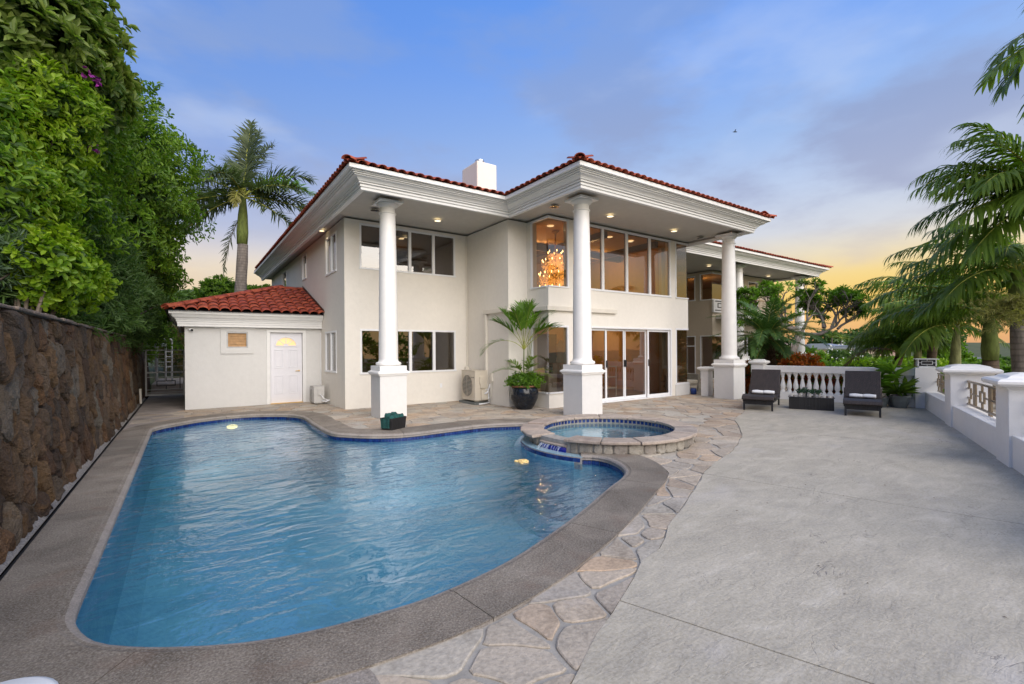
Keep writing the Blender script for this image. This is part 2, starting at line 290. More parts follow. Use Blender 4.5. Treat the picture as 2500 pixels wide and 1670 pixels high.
def bark(name, c, ringed=False):
    m, nt, b = newmat(name); v = coords(nt, (1, 1, .35)); f = noise(nt, v, 10, 5, .65)
    a = ramp(nt, [(.3, tuple(x*.55 for x in c)), (.7, tuple(x*1.3 for x in c))], f)
    if ringed:
        w = N(nt, 'ShaderNodeTexWave', Scale=2.2, Distortion=1.2, wave_type='BANDS', bands_direction='Z'); nt.links.new(coords(nt), w.inputs[0])
        a = mix(nt, ramp(nt, [(0, (.6, .6, .6)), (.35, (0, 0, 0))], w.outputs[0]), a, tuple(x*.45 for x in c))
    nt.links.new(a, b.inputs['Base Color']); b.inputs['Roughness'].default_value = .85; bump(nt, b, f, .6, .03)
bark('bark', (.14, .11, .085)); bark('bark_pale', (.22, .19, .165)); bark('palm_trunk', (.17, .145, .125), True); bark('palm_brown', (.11, .075, .05), True); bark('crownshaft', (.13, .17, .035)); bark('crownshaft_pale', (.28, .29, .13)); bark('date_trunk', (.06, .035, .02)); bark('rachis', (.34, .36, .06))

# ------------------------------------------------------------ builders
WO = {}
def tag(o, label=None, cat=None, group=None, kind=None):
    if label: o['label'] = label
    if cat: o['category'] = cat
    if group: o['group'] = group
    if kind: o['kind'] = kind
    return o
def thing(name, label, cat, loc=(0, 0, 0), group=None):
    o = bpy.data.objects.new(name, None); C.objects.link(o); o.location = loc; o.empty_display_size = .2; WO[o.name] = Vector(loc); return tag(o, label, cat, group)
class MB:
    def __init__(s): s.v = []; s.f = []
    def add(s, vs, fs):
        k = len(s.v); s.v += [tuple(p) for p in vs]; s.f += [tuple(i+k for i in q) for q in fs]; return s
    def box(s, x0, y0, z0, x1, y1, z1):
        return s.add([(x0, y0, z0), (x1, y0, z0), (x1, y1, z0), (x0, y1, z0), (x0, y0, z1), (x1, y0, z1), (x1, y1, z1), (x0, y1, z1)],
                     [(0, 3, 2, 1), (4, 5, 6, 7), (0, 1, 5, 4), (1, 2, 6, 5), (2, 3, 7, 6), (3, 0, 4, 7)])
    def obox(s, c, dx, dy, dz, ux=(1, 0, 0), uy=(0, 1, 0), uz=(0, 0, 1)):
        c, ux, uy, uz = map(Vector, (c, ux, uy, uz)); P = []
        for k in (-1, 1):
            for a_, b_ in ((-1, -1), (1, -1), (1, 1), (-1, 1)): P.append(c+ux*a_*dx/2+uy*b_*dy/2+uz*k*dz/2)
        return s.add(P, [(0, 3, 2, 1), (4, 5, 6, 7), (0, 1, 5, 4), (1, 2, 6, 5), (2, 3, 7, 6), (3, 0, 4, 7)])
    def prism(s, poly, z0, z1):
        n = len(poly); vs = [(p[0], p[1], z0) for p in poly]+[(p[0], p[1], z1) for p in poly]
        return s.add(vs, [tuple(range(n-1, -1, -1)), tuple(range(n, 2*n))]+[(i, (i+1) % n, (i+1) % n+n, i+n) for i in range(n)])
    def lathe(s, prof, n=20, c=(0, 0), a0=0, a1=2*PI, cap=True):
        full = abs(a1-a0-2*PI) < 1e-6; m_ = n if full else n+1; k = len(prof); vs = []
        for r_, z_ in prof:
            for i in range(m_):
                a_ = a0+(a1-a0)*i/n; vs.append((c[0]+r_*math.cos(a_), c[1]+r_*math.sin(a_), z_))
        fs = []
        for j in range(k-1):
            for i in range(n):
                i2 = (i+1) % m_ if full else i+1; fs.append((j*m_+i, j*m_+i2, (j+1)*m_+i2, (j+1)*m_+i))
        if cap and full: fs.append(tuple(range(m_-1, -1, -1))); fs.append(tuple((k-1)*m_+i for i in range(m_)))
        return s.add(vs, fs)
    def tube(s, pts, rr, n=8, cap=True):
        pts = [Vector(p) for p in pts]; k = len(pts); vs = []; up = None
        if isinstance(rr, (int, float)): rr = [rr]*k
        for i, p in enumerate(pts):
            t = (pts[min(i+1, k-1)]-pts[max(i-1, 0)]); t = t.normalized() if t.length > 1e-9 else Vector((0, 0, 1))
            if up is None: up = Vector((0, 0, 1)) if abs(t.z) < .9 else Vector((1, 0, 0))
            sd_ = t.cross(up); sd_.normalize(); up = sd_.cross(t); up.normalize()
            for j in range(n):
                a_ = 2*PI*j/n; vs.append(p+(sd_*math.cos(a_)+up*math.sin(a_))*rr[i])
        fs = [(i*n+j, i*n+(j+1) % n, (i+1)*n+(j+1) % n, (i+1)*n+j) for i in range(k-1) for j in range(n)]
        if cap: fs += [tuple(range(n-1, -1, -1)), tuple((k-1)*n+j for j in range(n))]
        return s.add(vs, fs)
    def build(s, name, mat, parent=None, smooth=False, bevel=0, label=None, kind=None):
        return mesh_obj(name, np.array(s.v, dtype=np.float64), s.f, mat, parent, smooth, bevel, label, kind)
def mesh_obj(name, V, Fc, mat, parent=None, smooth=False, bevel=0, label=None, kind=None, origin=None):
    if origin is None:
        lo, hi = V.min(0), V.max(0); origin = np.array([(lo[0]+hi[0])/2, (lo[1]+hi[1])/2, lo[2]])
    me = bpy.data.meshes.new(name); Vl = V-origin
    if isinstance(Fc, np.ndarray):
        n, k = Fc.shape; me.vertices.add(len(Vl)); me.vertices.foreach_set('co', Vl.astype(np.float32).ravel())
        me.loops.add(n*k); me.loops.foreach_set('vertex_index', Fc.astype(np.int32).ravel()); me.polygons.add(n)
        me.polygons.foreach_set('loop_start', np.arange(0, n*k, k, dtype=np.int32)); me.update(calc_edges=True)
    else: me.from_pydata([tuple(p) for p in Vl], [], [tuple(q) for q in Fc])
    me.materials.append(MT[mat]); me.validate()
    if smooth: me.polygons.foreach_set('use_smooth', [True]*len(me.polygons))
    o = bpy.data.objects.new(name, me); C.objects.link(o); link(o, parent, origin)
    if bevel:
        md = o.modifiers.new('bevel', 'BEVEL'); md.width = bevel; md.segments = 2; md.limit_method = 'ANGLE'; md.angle_limit = rad(50)
    if label: o['label'] = label
    if kind: o['kind'] = kind
    return o
def link(o, parent, origin):
    origin = Vector(origin); WO[o.name] = origin
    if parent: o.parent = parent; o.location = origin-WO[parent.name]
    else: o.location = origin
def inst(name, me, parent, M, mat=None):
    o = bpy.data.objects.new(name, me); C.objects.link(o); WO[o.name] = M.to_translation()
    if parent: o.parent = parent; o.matrix_local = Matrix.Translation(-WO[parent.name]) @ M
    else: o.matrix_local = M
    return o
def mesh_only(name, mb, mat, smooth=False):
    me = bpy.data.meshes.new(name); me.from_pydata([tuple(p) for p in mb.v], [], mb.f); me.materials.append(MT[mat])
    if smooth: me.polygons.foreach_set('use_smooth', [True]*len(me.polygons))
    return me
def copy_tree(o, parent=None):
    c = o.copy(); C.objects.link(c); c.parent = parent
    for ch in list(o.children): copy_tree(ch, c)
    return c
def structure(o): o['kind'] = 'structure'; return o
def catmull(P, step=.1, closed=False):
    P = [Vector((p[0], p[1], 0)) for p in P]; n = len(P); out = []
    for i in range(n if closed else n-1):
        g = lambda j: P[j % n] if closed else P[max(0, min(n-1, j))]
        a_, b_, c_, d_ = g(i-1), g(i), g(i+1), g(i+2); k = max(1, int((c_-b_).length/step))
        for q in range(k):
            t = q/k; out.append(.5*((2*b_)+(c_-a_)*t+(2*a_-5*b_+4*c_-d_)*t*t+(3*b_-a_-3*c_+d_)*t**3))
    if not closed: out.append(P[-1])
    return out
def inside(p, poly):
    x, y = p[0], p[1]; r_ = False; n = len(poly); j = n-1
    for i in range(n):
        xi, yi, xj, yj = poly[i][0], poly[i][1], poly[j][0], poly[j][1]
        if (yi > y) != (yj > y) and x < (xj-xi)*(y-yi)/(yj-yi)+xi: r_ = not r_
        j = i
    return r_
def nearest(p, poly):
    A = np.array([(q[0], q[1]) for q in poly]); B = np.roll(A, -1, 0); d = B-A; t = np.clip(((np.array(p[:2])-A)*d).sum(1)/np.maximum((d*d).sum(1), 1e-12), 0, 1)
    q = A+d*t[:, None]; k = np.argmin(((q-np.array(p[:2]))**2).sum(1)); return (q[k][0], q[k][1])
def voronoi(P, R0):
    P = np.array(P); out = []
    for i, p in enumerate(P):
        d = P-p; dd = (d**2).sum(1); idx = [j for j in np.argsort(dd)[1:22]]; poly = [(p[0]-R0, p[1]-R0), (p[0]+R0, p[1]-R0), (p[0]+R0, p[1]+R0), (p[0]-R0, p[1]+R0)]
        for j in idx:
            nx, ny = d[j]; c_ = nx*(p[0]+nx/2)+ny*(p[1]+ny/2); poly = clip(poly, nx, ny, c_)
            if len(poly) < 3: break
        out.append(poly)
    return out
def clip(poly, nx, ny, c_):
    res = []; n = len(poly)
    for k in range(n):
        a_, b_ = poly[k], poly[(k+1) % n]; da = a_[0]*nx+a_[1]*ny-c_; db = b_[0]*nx+b_[1]*ny-c_
        if da <= 0: res.append(a_)
        if (da < 0 < db) or (db < 0 < da):
            t = da/(da-db); res.append((a_[0]+(b_[0]-a_[0])*t, a_[1]+(b_[1]-a_[1])*t))
    return res
def area(poly): return .5*sum(poly[i][0]*poly[(i+1) % len(poly)][1]-poly[(i+1) % len(poly)][0]*poly[i][1] for i in range(len(poly)))
def jitter_poly(points, amp):   # split each edge once, jittered
    out = []; n = len(points)
    for i in range(n):
        a_, b_ = points[i], points[(i+1) % n]; l = math.hypot(b_[0]-a_[0], b_[1]-a_[1]); out.append(a_)
        if l > .12: out.append(((a_[0]+b_[0])/2+random.uniform(-amp, amp)*l, (a_[1]+b_[1])/2+random.uniform(-amp, amp)*l))
    return out
def chaikin(poly):
    out = []; n = len(poly)
    for i in range(n):
        a_, b_ = poly[i], poly[(i+1) % n]; out += [(a_[0]*.78+b_[0]*.22, a_[1]*.78+b_[1]*.22), (a_[0]*.22+b_[0]*.78, a_[1]*.22+b_[1]*.78)]
    return out
def shrink(poly, g):
    cx = sum(p[0] for p in poly)/len(poly); cy = sum(p[1] for p in poly)/len(poly); out = []
    for p in poly:
        dx, dy = p[0]-cx, p[1]-cy; l = math.hypot(dx, dy) or 1; k = max(.3, (l-g)/l); out.append((cx+dx*k, cy+dy*k))
    return out
# ------------------------------------------------------------ ground
def terrain_h(x, y):
    def sm(a_, b_, t): t = min(1, max(0, (t-a_)/(b_-a_))); return t*t*(3-2*t)
    lo = -2.8
    d_right = (x-15.6) ; par = (3.6+.372*(x-14.79)) - y      # beyond the balustrade / beyond the parapet
    h0 = -.13
    if -1.3 < x < 15.4 and y < 14.2: h0 = -2.9
    t = max(sm(0, 3, x-15.3) if y < 9 else sm(0, 4, x-24.8), sm(0, 2, par-1.0))
    h_ = h0+(lo-h0)*t if h0 > -1 else lo
    if y > 21 and x < 24: h_ = -.13+.085*(y-21)
    r_ = math.hypot(x, y)
    if y > 60 and x < 60: h_ += .03*(y-60)+3*math.sin(x*.05+1)*sm(60, 140, y)
    if x > 95: h_ += (x-95)*.02+ .4*math.sin(y*.09)
    if x < -8: h_ = h_+.05*(-8-x)
    return h_
xs = sorted(set([round(v_, 2) for v_ in list(np.arange(-30, 50, 1.0))+list(np.arange(-400, -30, 18))+list(np.arange(50, 420, 12))]))
ys = sorted(set([round(v_, 2) for v_ in list(np.arange(-20, 60, 1.0))+list(np.arange(-200, -20, 18))+list(np.arange(60, 420, 12))]))
vs = [(x, y, terrain_h(x, y)) for y in ys for x in xs]; nx = len(xs)
fs = np.array([(j*nx+i, j*nx+i+1, (j+1)*nx+i+1, (j+1)*nx+i) for j in range(len(ys)-1) for i in range(nx-1)])
m, nt, b = newmat('ground'); v = coords(nt)
nt.links.new(ramp(nt, [(.3, (.035, .05, .018)), (.55, (.06, .085, .025)), (.75, (.12, .10, .06))], noise(nt, v, .25, 6)), b.inputs['Base Color']); b.inputs['Roughness'].default_value = .95
structure(mesh_obj('ground', np.array(vs), fs, 'ground', smooth=True))

def up_tris(P_, tri): return [tuple(t) if (P_[t[1]]-P_[t[0]]).cross(P_[t[2]]-P_[t[0]]).z > 0 else tuple(t)[::-1] for t in tri]
# ------------------------------------------------------------ pool outline
SC = (5.93, 5.61)        # hot tub centre
cop = [(4.62, 4.90), (4.73, 4.80), (4.79, 4.6), (4.70, 4.28), (4.50, 3.98), (4.23, 3.79), (3.74, 3.57), (3.03, 3.23), (2.39, 2.96), (1.84, 2.77), (1.28, 2.67), (.87, 2.68), (.53, 2.73), (.25, 2.82), (-.02, 2.97), (-.24, 3.13), (-.40, 3.30), (-.51, 3.55), (-.54, 3.80)]
cop += [(-.54, y) for y in (4.5, 5.5, 6.5, 7.5, 8.5, 9.5, 10.5, 11.3)]
cop += [(-.52, 11.68), (-.38, 11.98), (-.1, 12.28), (.28, 12.6), (.79, 12.80), (1.32, 12.76), (1.84, 12.45), (2.13, 12.02), (2.23, 11.5), (2.19, 10.3), (2.21, 9.12), (2.42, 8.68), (2.84, 8.25), (3.35, 8.05), (4.17, 8.06), (4.94, 8.06), (5.60, 7.80), (5.95, 7.50), (6.05, 7.12)]
IN = catmull(cop, .08)
def offs(P, d):
    out = []
    for i, p in enumerate(P):
        t = P[min(i+1, len(P)-1)]-P[max(i-1, 0)]; t.normalize(); out.append(p+Vector((-t.y, t.x, 0))*d)
    return out
def width_at(i):    # coping width varies a little
    p = IN[i]; return .50 if p.x > 2.5 and p.y < 5 else (.62 if p.y > 7.7 and p.x > 2.7 else .47)
NRM = [(offs(IN, 1)[i]-IN[i]) for i in range(len(IN))]
WD = [width_at(i) for i in range(len(IN))]
for _ in range(25): WD = [WD[0]]+[(WD[i-1]+WD[i]+WD[i+1])/3 for i in range(1, len(WD)-1)]+[WD[-1]]
OUT = [IN[i]+NRM[i]*WD[i] for i in range(len(IN))]; MID = [IN[i]+NRM[i]*.2 for i in range(len(IN))]
arc = lambda r_, a_, b_, n: [Vector((SC[0]+r_*math.cos(rad(a_+(b_-a_)*i/n)), SC[1]+r_*math.sin(rad(a_+(b_-a_)*i/n)), 0)) for i in range(n+1)]
hole = MID[3:-4]+arc(1.25, 72, -145, 40)
WZ = -.12
pool = thing('swimming_pool', 'free-form blue swimming pool with dark aggregate coping and a row of small blue tiles', 'swimming pool', (1.5, 7, 0))
# coping stones
acc = 0; cuts = [0]; cutlen = 1.5
for i in range(1, len(IN)):
    acc += (IN[i]-IN[i-1]).length
    if acc > cutlen: cuts.append(i); acc = 0; cutlen = random.uniform(1.35, 1.75)
cuts.append(len(IN)-1)
prof = [('o', -.10), ('o', .012), (.075, .014), (.055, .006), (.03, .004), (.008, -.004), (-.006, -.018), (-.008, -.032), (.004, -.040), (.006, -.046), (-.002, -.052), (-.004, -.064), (.006, -.072), (.03, -.075), (.03, -.10)]
for k in range(len(cuts)-1):
    a_, b_ = cuts[k], cuts[k+1]; vs = []; m_ = len(prof)
    for i in range(a_, b_+1):
        for s_, z_ in prof:
            w_ = WD[i]-.004 if s_ == 'o' else s_; p = IN[i]+NRM[i]*w_
            if i == b_ and b_ != len(IN)-1:
                t = (IN[i]-IN[i-1]).normalized(); p = p-t*.007
            vs.append((p.x, p.y, z_))
    n_ = b_-a_+1; fs = [(i*m_+j, i*m_+(j+1) % m_, (i+1)*m_+(j+1) % m_, (i+1)*m_+j) for i in range(n_-1) for j in range(m_)]
    fs += [tuple(range(m_)), tuple((n_-1)*m_+j for j in range(m_-1, -1, -1))]
    mesh_obj('coping_stone', np.array(vs), fs, 'coping', pool)
# basin
spa_arc = arc(1.5, 85, 209, 26)
ring = [IN[i]+NRM[i]*.035 for i in range(len(IN))]+spa_arc[1:-1]
n = len(ring); vs = []
lv = [(-.075, 0), (-.5, 0), (-1.0, .02), (-1.25, .18), (-1.32, .4)]
cx, cy = 2.2, 7.0
for z_, ins in lv:
    for i, p in enumerate(ring):
        t = ring[(i+1) % n]-ring[i-1]; t.normalize(); q = p+Vector((t.y, -t.x, 0))*ins; vs.append((q.x, q.y, z_))
fs = [(j*n+i, j*n+(i+1) % n, (j+1)*n+(i+1) % n, (j+1)*n+i) for j in range(len(lv)-1) for i in range(n)]
tri = tessellate_polygon([[Vector(vs[(len(lv)-1)*n+i]) for i in range(n)]]); fs += [tuple((len(lv)-1)*n+k for k in t) for t in tri]
mesh_obj('basin', np.array(vs), fs, 'plaster', pool, smooth=False)
# waterline tiles, one by one
tb = MB(); tb.box(-.0265, -.006, -.056, .0265, .004, 0); TILE = mesh_only('waterline_tile', tb, 'blue_tile')
placed = 0; L_ = IN; seg = 0; dist = 0; path = []
for i in range(len(IN)-1):
    l = (IN[i+1]-IN[i]).length; path.append((dist, l, i)); dist += l
s_ = 0; tiles = []
while s_ < dist:
    for d0, l, i in path:
        if d0 <= s_ < d0+l:
            p = IN[i]+(IN[i+1]-IN[i])*((s_-d0)/l)+NRM[i]*.024; t = (IN[i+1]-IN[i]).normalized(); tiles.append((p, math.atan2(t.y, t.x))); break
    s_ += .058
vis = [q for q in tiles if q[0].y > 11.4 or (q[0].y > 7 and q[0].x > 1.5) or (q[0].x > 4.45 and q[0].y > 3.9)]
vis.sort(key=lambda q: q[0].length); first, rest = vis[:225], vis[225:]+[q for q in tiles if q not in vis]
for p, a_ in first: inst('waterline_tile', TILE, pool, Matrix.Translation((p.x, p.y, -.078)) @ Matrix.Rotation(a_, 4, 'Z'))
mb = MB()
for p, a_ in rest:
    ux = (math.cos(a_), math.sin(a_), 0); uy = (-math.sin(a_), math.cos(a_), 0); mb.obox((p.x, p.y, -.106), .053, .01, .056, ux, uy)
mb.build('waterline_tiles', 'blue_tile', pool, kind='stuff')
for px, py, pz in ((.89, 12.62, -.26),):
    mb = MB(); mb.lathe([(.0, 0), (.08, 0), (.10, .02), (.11, .02), (.11, .04)], 20); o = mb.build('pool_light', 'pool_lamp', pool); o.matrix_local = Matrix.Translation(Vector((px, py, pz))-WO[pool.name]) @ Matrix.Rotation(rad(25), 4, 'X') @ Matrix.Scale(.75, 4, (0, 1, 0))
# water sheet
wp = [IN[i]+NRM[i]*.03 for i in range(len(IN))]+spa_arc[1:-1]
tri = tessellate_polygon([[Vector((p.x, p.y, WZ)) for p in wp]]); structure(mesh_obj('pool_water', np.array([(p.x, p.y, WZ) for p in wp]), up_tris(wp, tri), 'water'))

# ------------------------------------------------------------ paving
TB = [(-2.0, .3), (.3, 1.05), (1.0, 1.38), (1.45, 1.61), (1.77, 1.77), (2.0, 1.86), (2.42, 2.07), (2.67, 2.20), (2.92, 2.26), (3.36, 2.5), (3.73, 2.66), (4.32, 2.93), (4.68, 3.09), (5.2, 3.33), (5.75, 3.53), (6.8, 3.85), (7.81, 4.31), (8.7, 4.85), (9.64, 5.45), (10.93, 5.95), (12.2, 6.7), (13.3, 7.15), (14.35, 7.2)]
TBs = [(p.x, p.y) for p in catmull(TB, .18)]
TBs = [(x+random.uniform(-.012, .012), y+random.uniform(-.014, .014)) for x, y in TBs]
dirp = Vector((-.9373, -.3484, 0)); nin = Vector((-.3484, .9373, 0))
terr = TBs+[(14.45, 6.6), (14.95, 3.75), (14.9, 3.55)]+[(14.79-9.373*2.1, 3.6-3.484*2.1), (-4.9, -3.2), (-4.9, .3)]
terrace = bpy.data.objects.new('terrace', None); C.objects.link(terrace); WO[terrace.name] = Vector((0, 0, 0)); structure(terrace)
def line(p, q): d = (q[0]-p[0], q[1]-p[1]); nx, ny = -d[1], d[0]; l = math.hypot(nx, ny); return nx/l, ny/l, (nx*p[0]+ny*p[1])/l
g = .005
l1 = line((2.14, 1.92), (2.52, .81)); l2 = line((5.21, 2.94), (5.82, .76))
l3 = line((8.6, 4.8), (9.2, 2.6))
def split(poly, l):
    nx_, ny_, c_ = l; return clip(poly, nx_, ny_, c_-g), clip(poly, -nx_, -ny_, -c_-g)
parts = [terr]
for l in (l1, l2, l3):
    new = []
    for p in parts:
        a_, b_ = split(p, l); new += [q for q in (a_, b_) if len(q) > 2 and abs(area(q)) > .05]
    parts = new
def flat(poly, z0, z1):
    vs = [Vector((x, y, z1)) for x, y in poly]; tri = tessellate_polygon([vs]); n = len(poly)
    V = [(x, y, z1) for x, y in poly]+[(x, y, z0) for x, y in poly]; f = [tuple(t) for t in tri]+[(i, i+n, (i+1) % n+n, (i+1) % n) for i in range(n)]; return np.array(V), f
for p in parts:
    if area(p) < 0: p = p[::-1]
    V, f = flat(p, -.06, .004); mesh_obj('slab', V, f, 'terrace', terrace)
# grout bed with a hole for the pool and hot tub
outer = [Vector(p) for p in ((-1.0, -3, -.012), (15.3, -3, -.012), (15.3, 9.0, -.012), (20, 9.0, -.012), (20, 14.0, -.012), (3.6, 14.0, -.012), (3.6, 14.84, -.012), (.0, 14.84, -.012), (-.02, 21.0, -.012), (-1.0, 21.0, -.012))]
hv = [Vector((p.x, p.y, -.012)) for p in hole]; tri = tessellate_polygon([outer, hv]); al = outer+hv
paving = bpy.data.objects.new('paving', None); C.objects.link(paving); WO[paving.name] = Vector((0, 0, 0)); structure(paving)
mesh_obj('mortar_bed', np.array([tuple(p) for p in al]), [tuple(t) for t in tri], 'grout', paving)
# flagstones
POOLP = [(p.x, p.y) for p in OUT]+[(p.x, p.y) for p in arc(1.37, 80, -150, 30)]
TERP = terr
pts = []
def ok(x, y):
    if inside((x, y), POOLP) or inside((x, y), TERP): return False
    if x < -.98 or (y < 2.6 and x < .72): return False
    if y > 14.9 or (x < .2 and y < 12.9): return False
    if x > 3.4 and y > 12.32: return False
    if x > 6.98 and y > 10.12: 
        if x < 13.45: return False
    if x > 7.6 and y > 9.25 and x < 13.48: return False
    return x < 19
for (x0, x1, y0, y1, sp) in ((.5, 15.2, 1.0, 14.9, 1),):
    tries = 0
    while tries < 30000:
        tries += 1; x, y = random.uniform(-.98, 19), random.uniform(.9, 14.9)
        if not ok(x, y): continue
        r0 = .225 if y < 6 and x < 6 else .33
        r0 *= random.uniform(.8, 1.35)
        if all((x-a_)**2+(y-b_)**2 > r0*r0 for a_, b_ in pts): pts.append((x, y))
cells = voronoi(pts, .45)
stones = []
for c_, p in zip(cells, pts):
    q = []
    for v_ in c_:
        v_ = (max(v_[0], -.98), v_[1])
        if inside(v_, POOLP): v_ = nearest(v_, POOLP)
        if inside(v_, TERP): v_ = nearest(v_, TERP)
        if v_[1] > 12.28 and v_[0] > 3.35: v_ = (v_[0], 12.28) if v_[0] > 3.6 else (3.35, v_[1])
        if v_[1] > 14.83: v_ = (v_[0], 14.83)
        q.append(v_)
    if len(q) < 3 or abs(area(q)) < .012: continue
    q = jitter_poly(shrink(q, random.uniform(.010, .026)), .09)
    if p[1] < 6.5: q = chaikin(q)
    stones.append((math.hypot(p[0], p[1]), q))
stones.sort(key=lambda s_: s_[0])
def stone_mesh(q, zt, zb=-.02, ins=.008, dz=.005):
    n = len(q); i1 = shrink(q, ins); cx_ = sum(p[0] for p in q)/n; cy_ = sum(p[1] for p in q)/n; tilt = (random.uniform(-.004, .004), random.uniform(-.004, .004))
    hz = lambda p: zt+(p[0]-cx_)*tilt[0]+(p[1]-cy_)*tilt[1]
    V = [(x, y, zb) for x, y in q]+[(x, y, hz((x, y))-dz) for x, y in q]+[(x, y, hz((x, y))) for x, y in i1]
    f = [(i, (i+1) % n, (i+1) % n+n, i+n) for i in range(n)]+[(i+n, (i+1) % n+n, (i+1) % n+2*n, i+2*n) for i in range(n)]+[tuple(range(2*n, 3*n))]
    return V, f
for d, q in stones[:298]:
    if area(q) < 0: q = q[::-1]
    V, f = stone_mesh(q, random.uniform(-.002, .002)); mesh_obj('flagstone', np.array(V), f, 'flagstone', paving)
mb = MB()
for d, q in stones[298:]:
    if area(q) < 0: q = q[::-1]
    V, f = stone_mesh(q, random.uniform(-.002, .002)); mb.add(V, f)
if mb.v: mb.build('flagstones', 'flagstone', paving, kind='stuff')
# plain concrete of the near left corner, beside the channel drain, and the side path
mb = MB()
pl = [(-1.0, -3), (.72, -3), (.72, 2.17)]+[(p.x-.0, p.y) for p in [q for q in MID if q.x < .75 and q.y < 6]]+[(-.72, 11.9), (-1.0, 11.9)]
deck = structure(mesh_obj('concrete_deck', *flat(pl if area(pl) > 0 else pl[::-1], -.06, .002), 'coping'))
mb = MB(); mb.box(-1.0, 12.9, -.05, -.02, 21, .0); 
simple('path_concrete', (.30, .26, .235), .85, var=.25, vs=2.2, bs=.5, bscale=30, bd=.01); structure(mb.build('side_path', 'path_concrete'))
pl = [(-1.0, 11.905), (-.9, 11.905)]+[(p.x, p.y) for p in OUT if p.x < .45 and p.y > 11.905]+[(.3, 12.895), (-1.0, 12.895)]
structure(mesh_obj('side_landing', *flat(pl if area(pl) > 0 else pl[::-1], -.05, -.002), 'path_concrete'))
mb = MB(); mb.box(-1.0, 21.003, -.1, 1.0, 21.4, .16); mb.box(-1.0, 21.4, -.1, 1.0, 40, .32); structure(mb.build('garden_path', 'path_concrete'))
mb = MB(); mb.box(-1.062, -3, -.12, -1.002, 19.6, -.045); structure(mb.build('drain_channel', 'dark'))
V = []; ny_ = 260
for i in range(ny_+1):
    y = -3+22.6*i/ny_; w_ = random.uniform(-.02, .03); V += [(-1.064, y, -.03), (-1.11, y, .02+random.uniform(-.01, .012)), (-1.3, y, .05+w_)]
structure(mesh_obj('gravel_strip', np.array(V), [(i*3+j, (i+1)*3+j, (i+1)*3+j+1, i*3+j+1) for i in range(ny_) for j in (0, 1)], 'gravel'))

tag(mesh_obj('fallen_leaves', *(lambda P_: (np.array([q for (x, y), a_, s_ in P_ for q in ((x-s_*math.cos(a_), y-s_*math.sin(a_), .007), (x+s_*.4*math.sin(a_), y-s_*.4*math.cos(a_), .011), (x+s_*math.cos(a_), y+s_*math.sin(a_), .008), (x-s_*.4*math.sin(a_), y+s_*.4*math.cos(a_), .010))]), [(4*i, 4*i+1, 4*i+2, 4*i+3) for i in range(len(P_))]))([((random.uniform(2, 13), random.uniform(.4, 5)), random.uniform(0, 6.28), random.uniform(.004, .012)) for k in range(110)]), 'dark_wood'), 'tiny dry leaves and specks scattered on the grey terrace', 'leaf litter', kind='stuff')
# ------------------------------------------------------------ hot tub
tub = thing('hot_tub', 'round raised stone hot tub spilling over two notches into the pool', 'hot tub', (SC[0], SC[1], 0))
mb = MB(); mb.lathe([(1.325, -.14), (1.325, .15), (1.1, .15), (1.1, -1.0), (1.0, -1.0)], 64, SC, cap=False); mb.build('shell', 'grout', tub)
mb = MB(); mb.lathe([(1.098, .0), (1.098, -.4), (.78, -.42), (.74, -.46), (.74, -.95), (.0, -.95)], 48, SC, cap=False); mb.build('seat_and_floor', 'plaster', tub)
# veneer stones round the outside
def ring_stone(mb, pts_, r0, depth):
    n = len(pts_); ins = shrink(pts_, .018); cA = sum(p[0] for p in pts_)/n; cZ = sum(p[1] for p in pts_)/n; V = []
    for ring_, rr_ in ((pts_, r0-.02), (pts_, r0+depth*.55), (ins, r0+depth)):
        for s_, z_ in ring_: a_ = s_/r0; V.append((SC[0]+rr_*math.cos(a_), SC[1]+rr_*math.sin(a_), z_))
    V.append((SC[0]+(r0+depth*1.15)*math.cos(cA/r0), SC[1]+(r0+depth*1.15)*math.sin(cA/r0), cZ))
    f = [(i+k*n, (i+1) % n+k*n, (i+1) % n+(k+1)*n, i+(k+1)*n) for i in range(n) for k in (0, 1)]+[(i+2*n, (i+1) % n+2*n, 3*n) for i in range(n)]
    return V, f
a_ = rad(-230)
notch = [(-188, -164), (-222, -212)]        # spillways in degrees
s_ = rad(-232); end = rad(-232+360)
while s_ < end-.05:
    w_ = random.uniform(.13, .24)/1.33; e_ = min(s_+w_, end); mid_ = math.degrees((s_+e_)/2); mid_ = (mid_+180) % 360-180
    inn = any(lo < (mid_ if mid_ < 0 else mid_-360) < hi for lo, hi in notch)
    zb = -.03 if (mid_ < -150 or mid_ > 85) else -.01
    if not inn:
        k = random.uniform(-.02, .02); q = [(s_*1.33+.006, zb), (e_*1.33-.006+k, zb), (e_*1.33-.006-k*.5, .145), ((s_+e_)/2*1.33, .149), (s_*1.33+.006, .145)]
        if random.random() < .35: q = [(s_*1.33+.006, zb), (e_*1.33-.02, zb), (e_*1.33-.006+k, .07), (e_*1.33-.015, .145), (s_*1.33+.02, .147), (s_*1.33+.004, .06)]
        V, f = ring_stone(None, chaikin(q), 1.33, random.uniform(.018, .035)); mesh_obj('veneer_stone', np.array(V), f, 'veneer', tub)
    s_ = e_
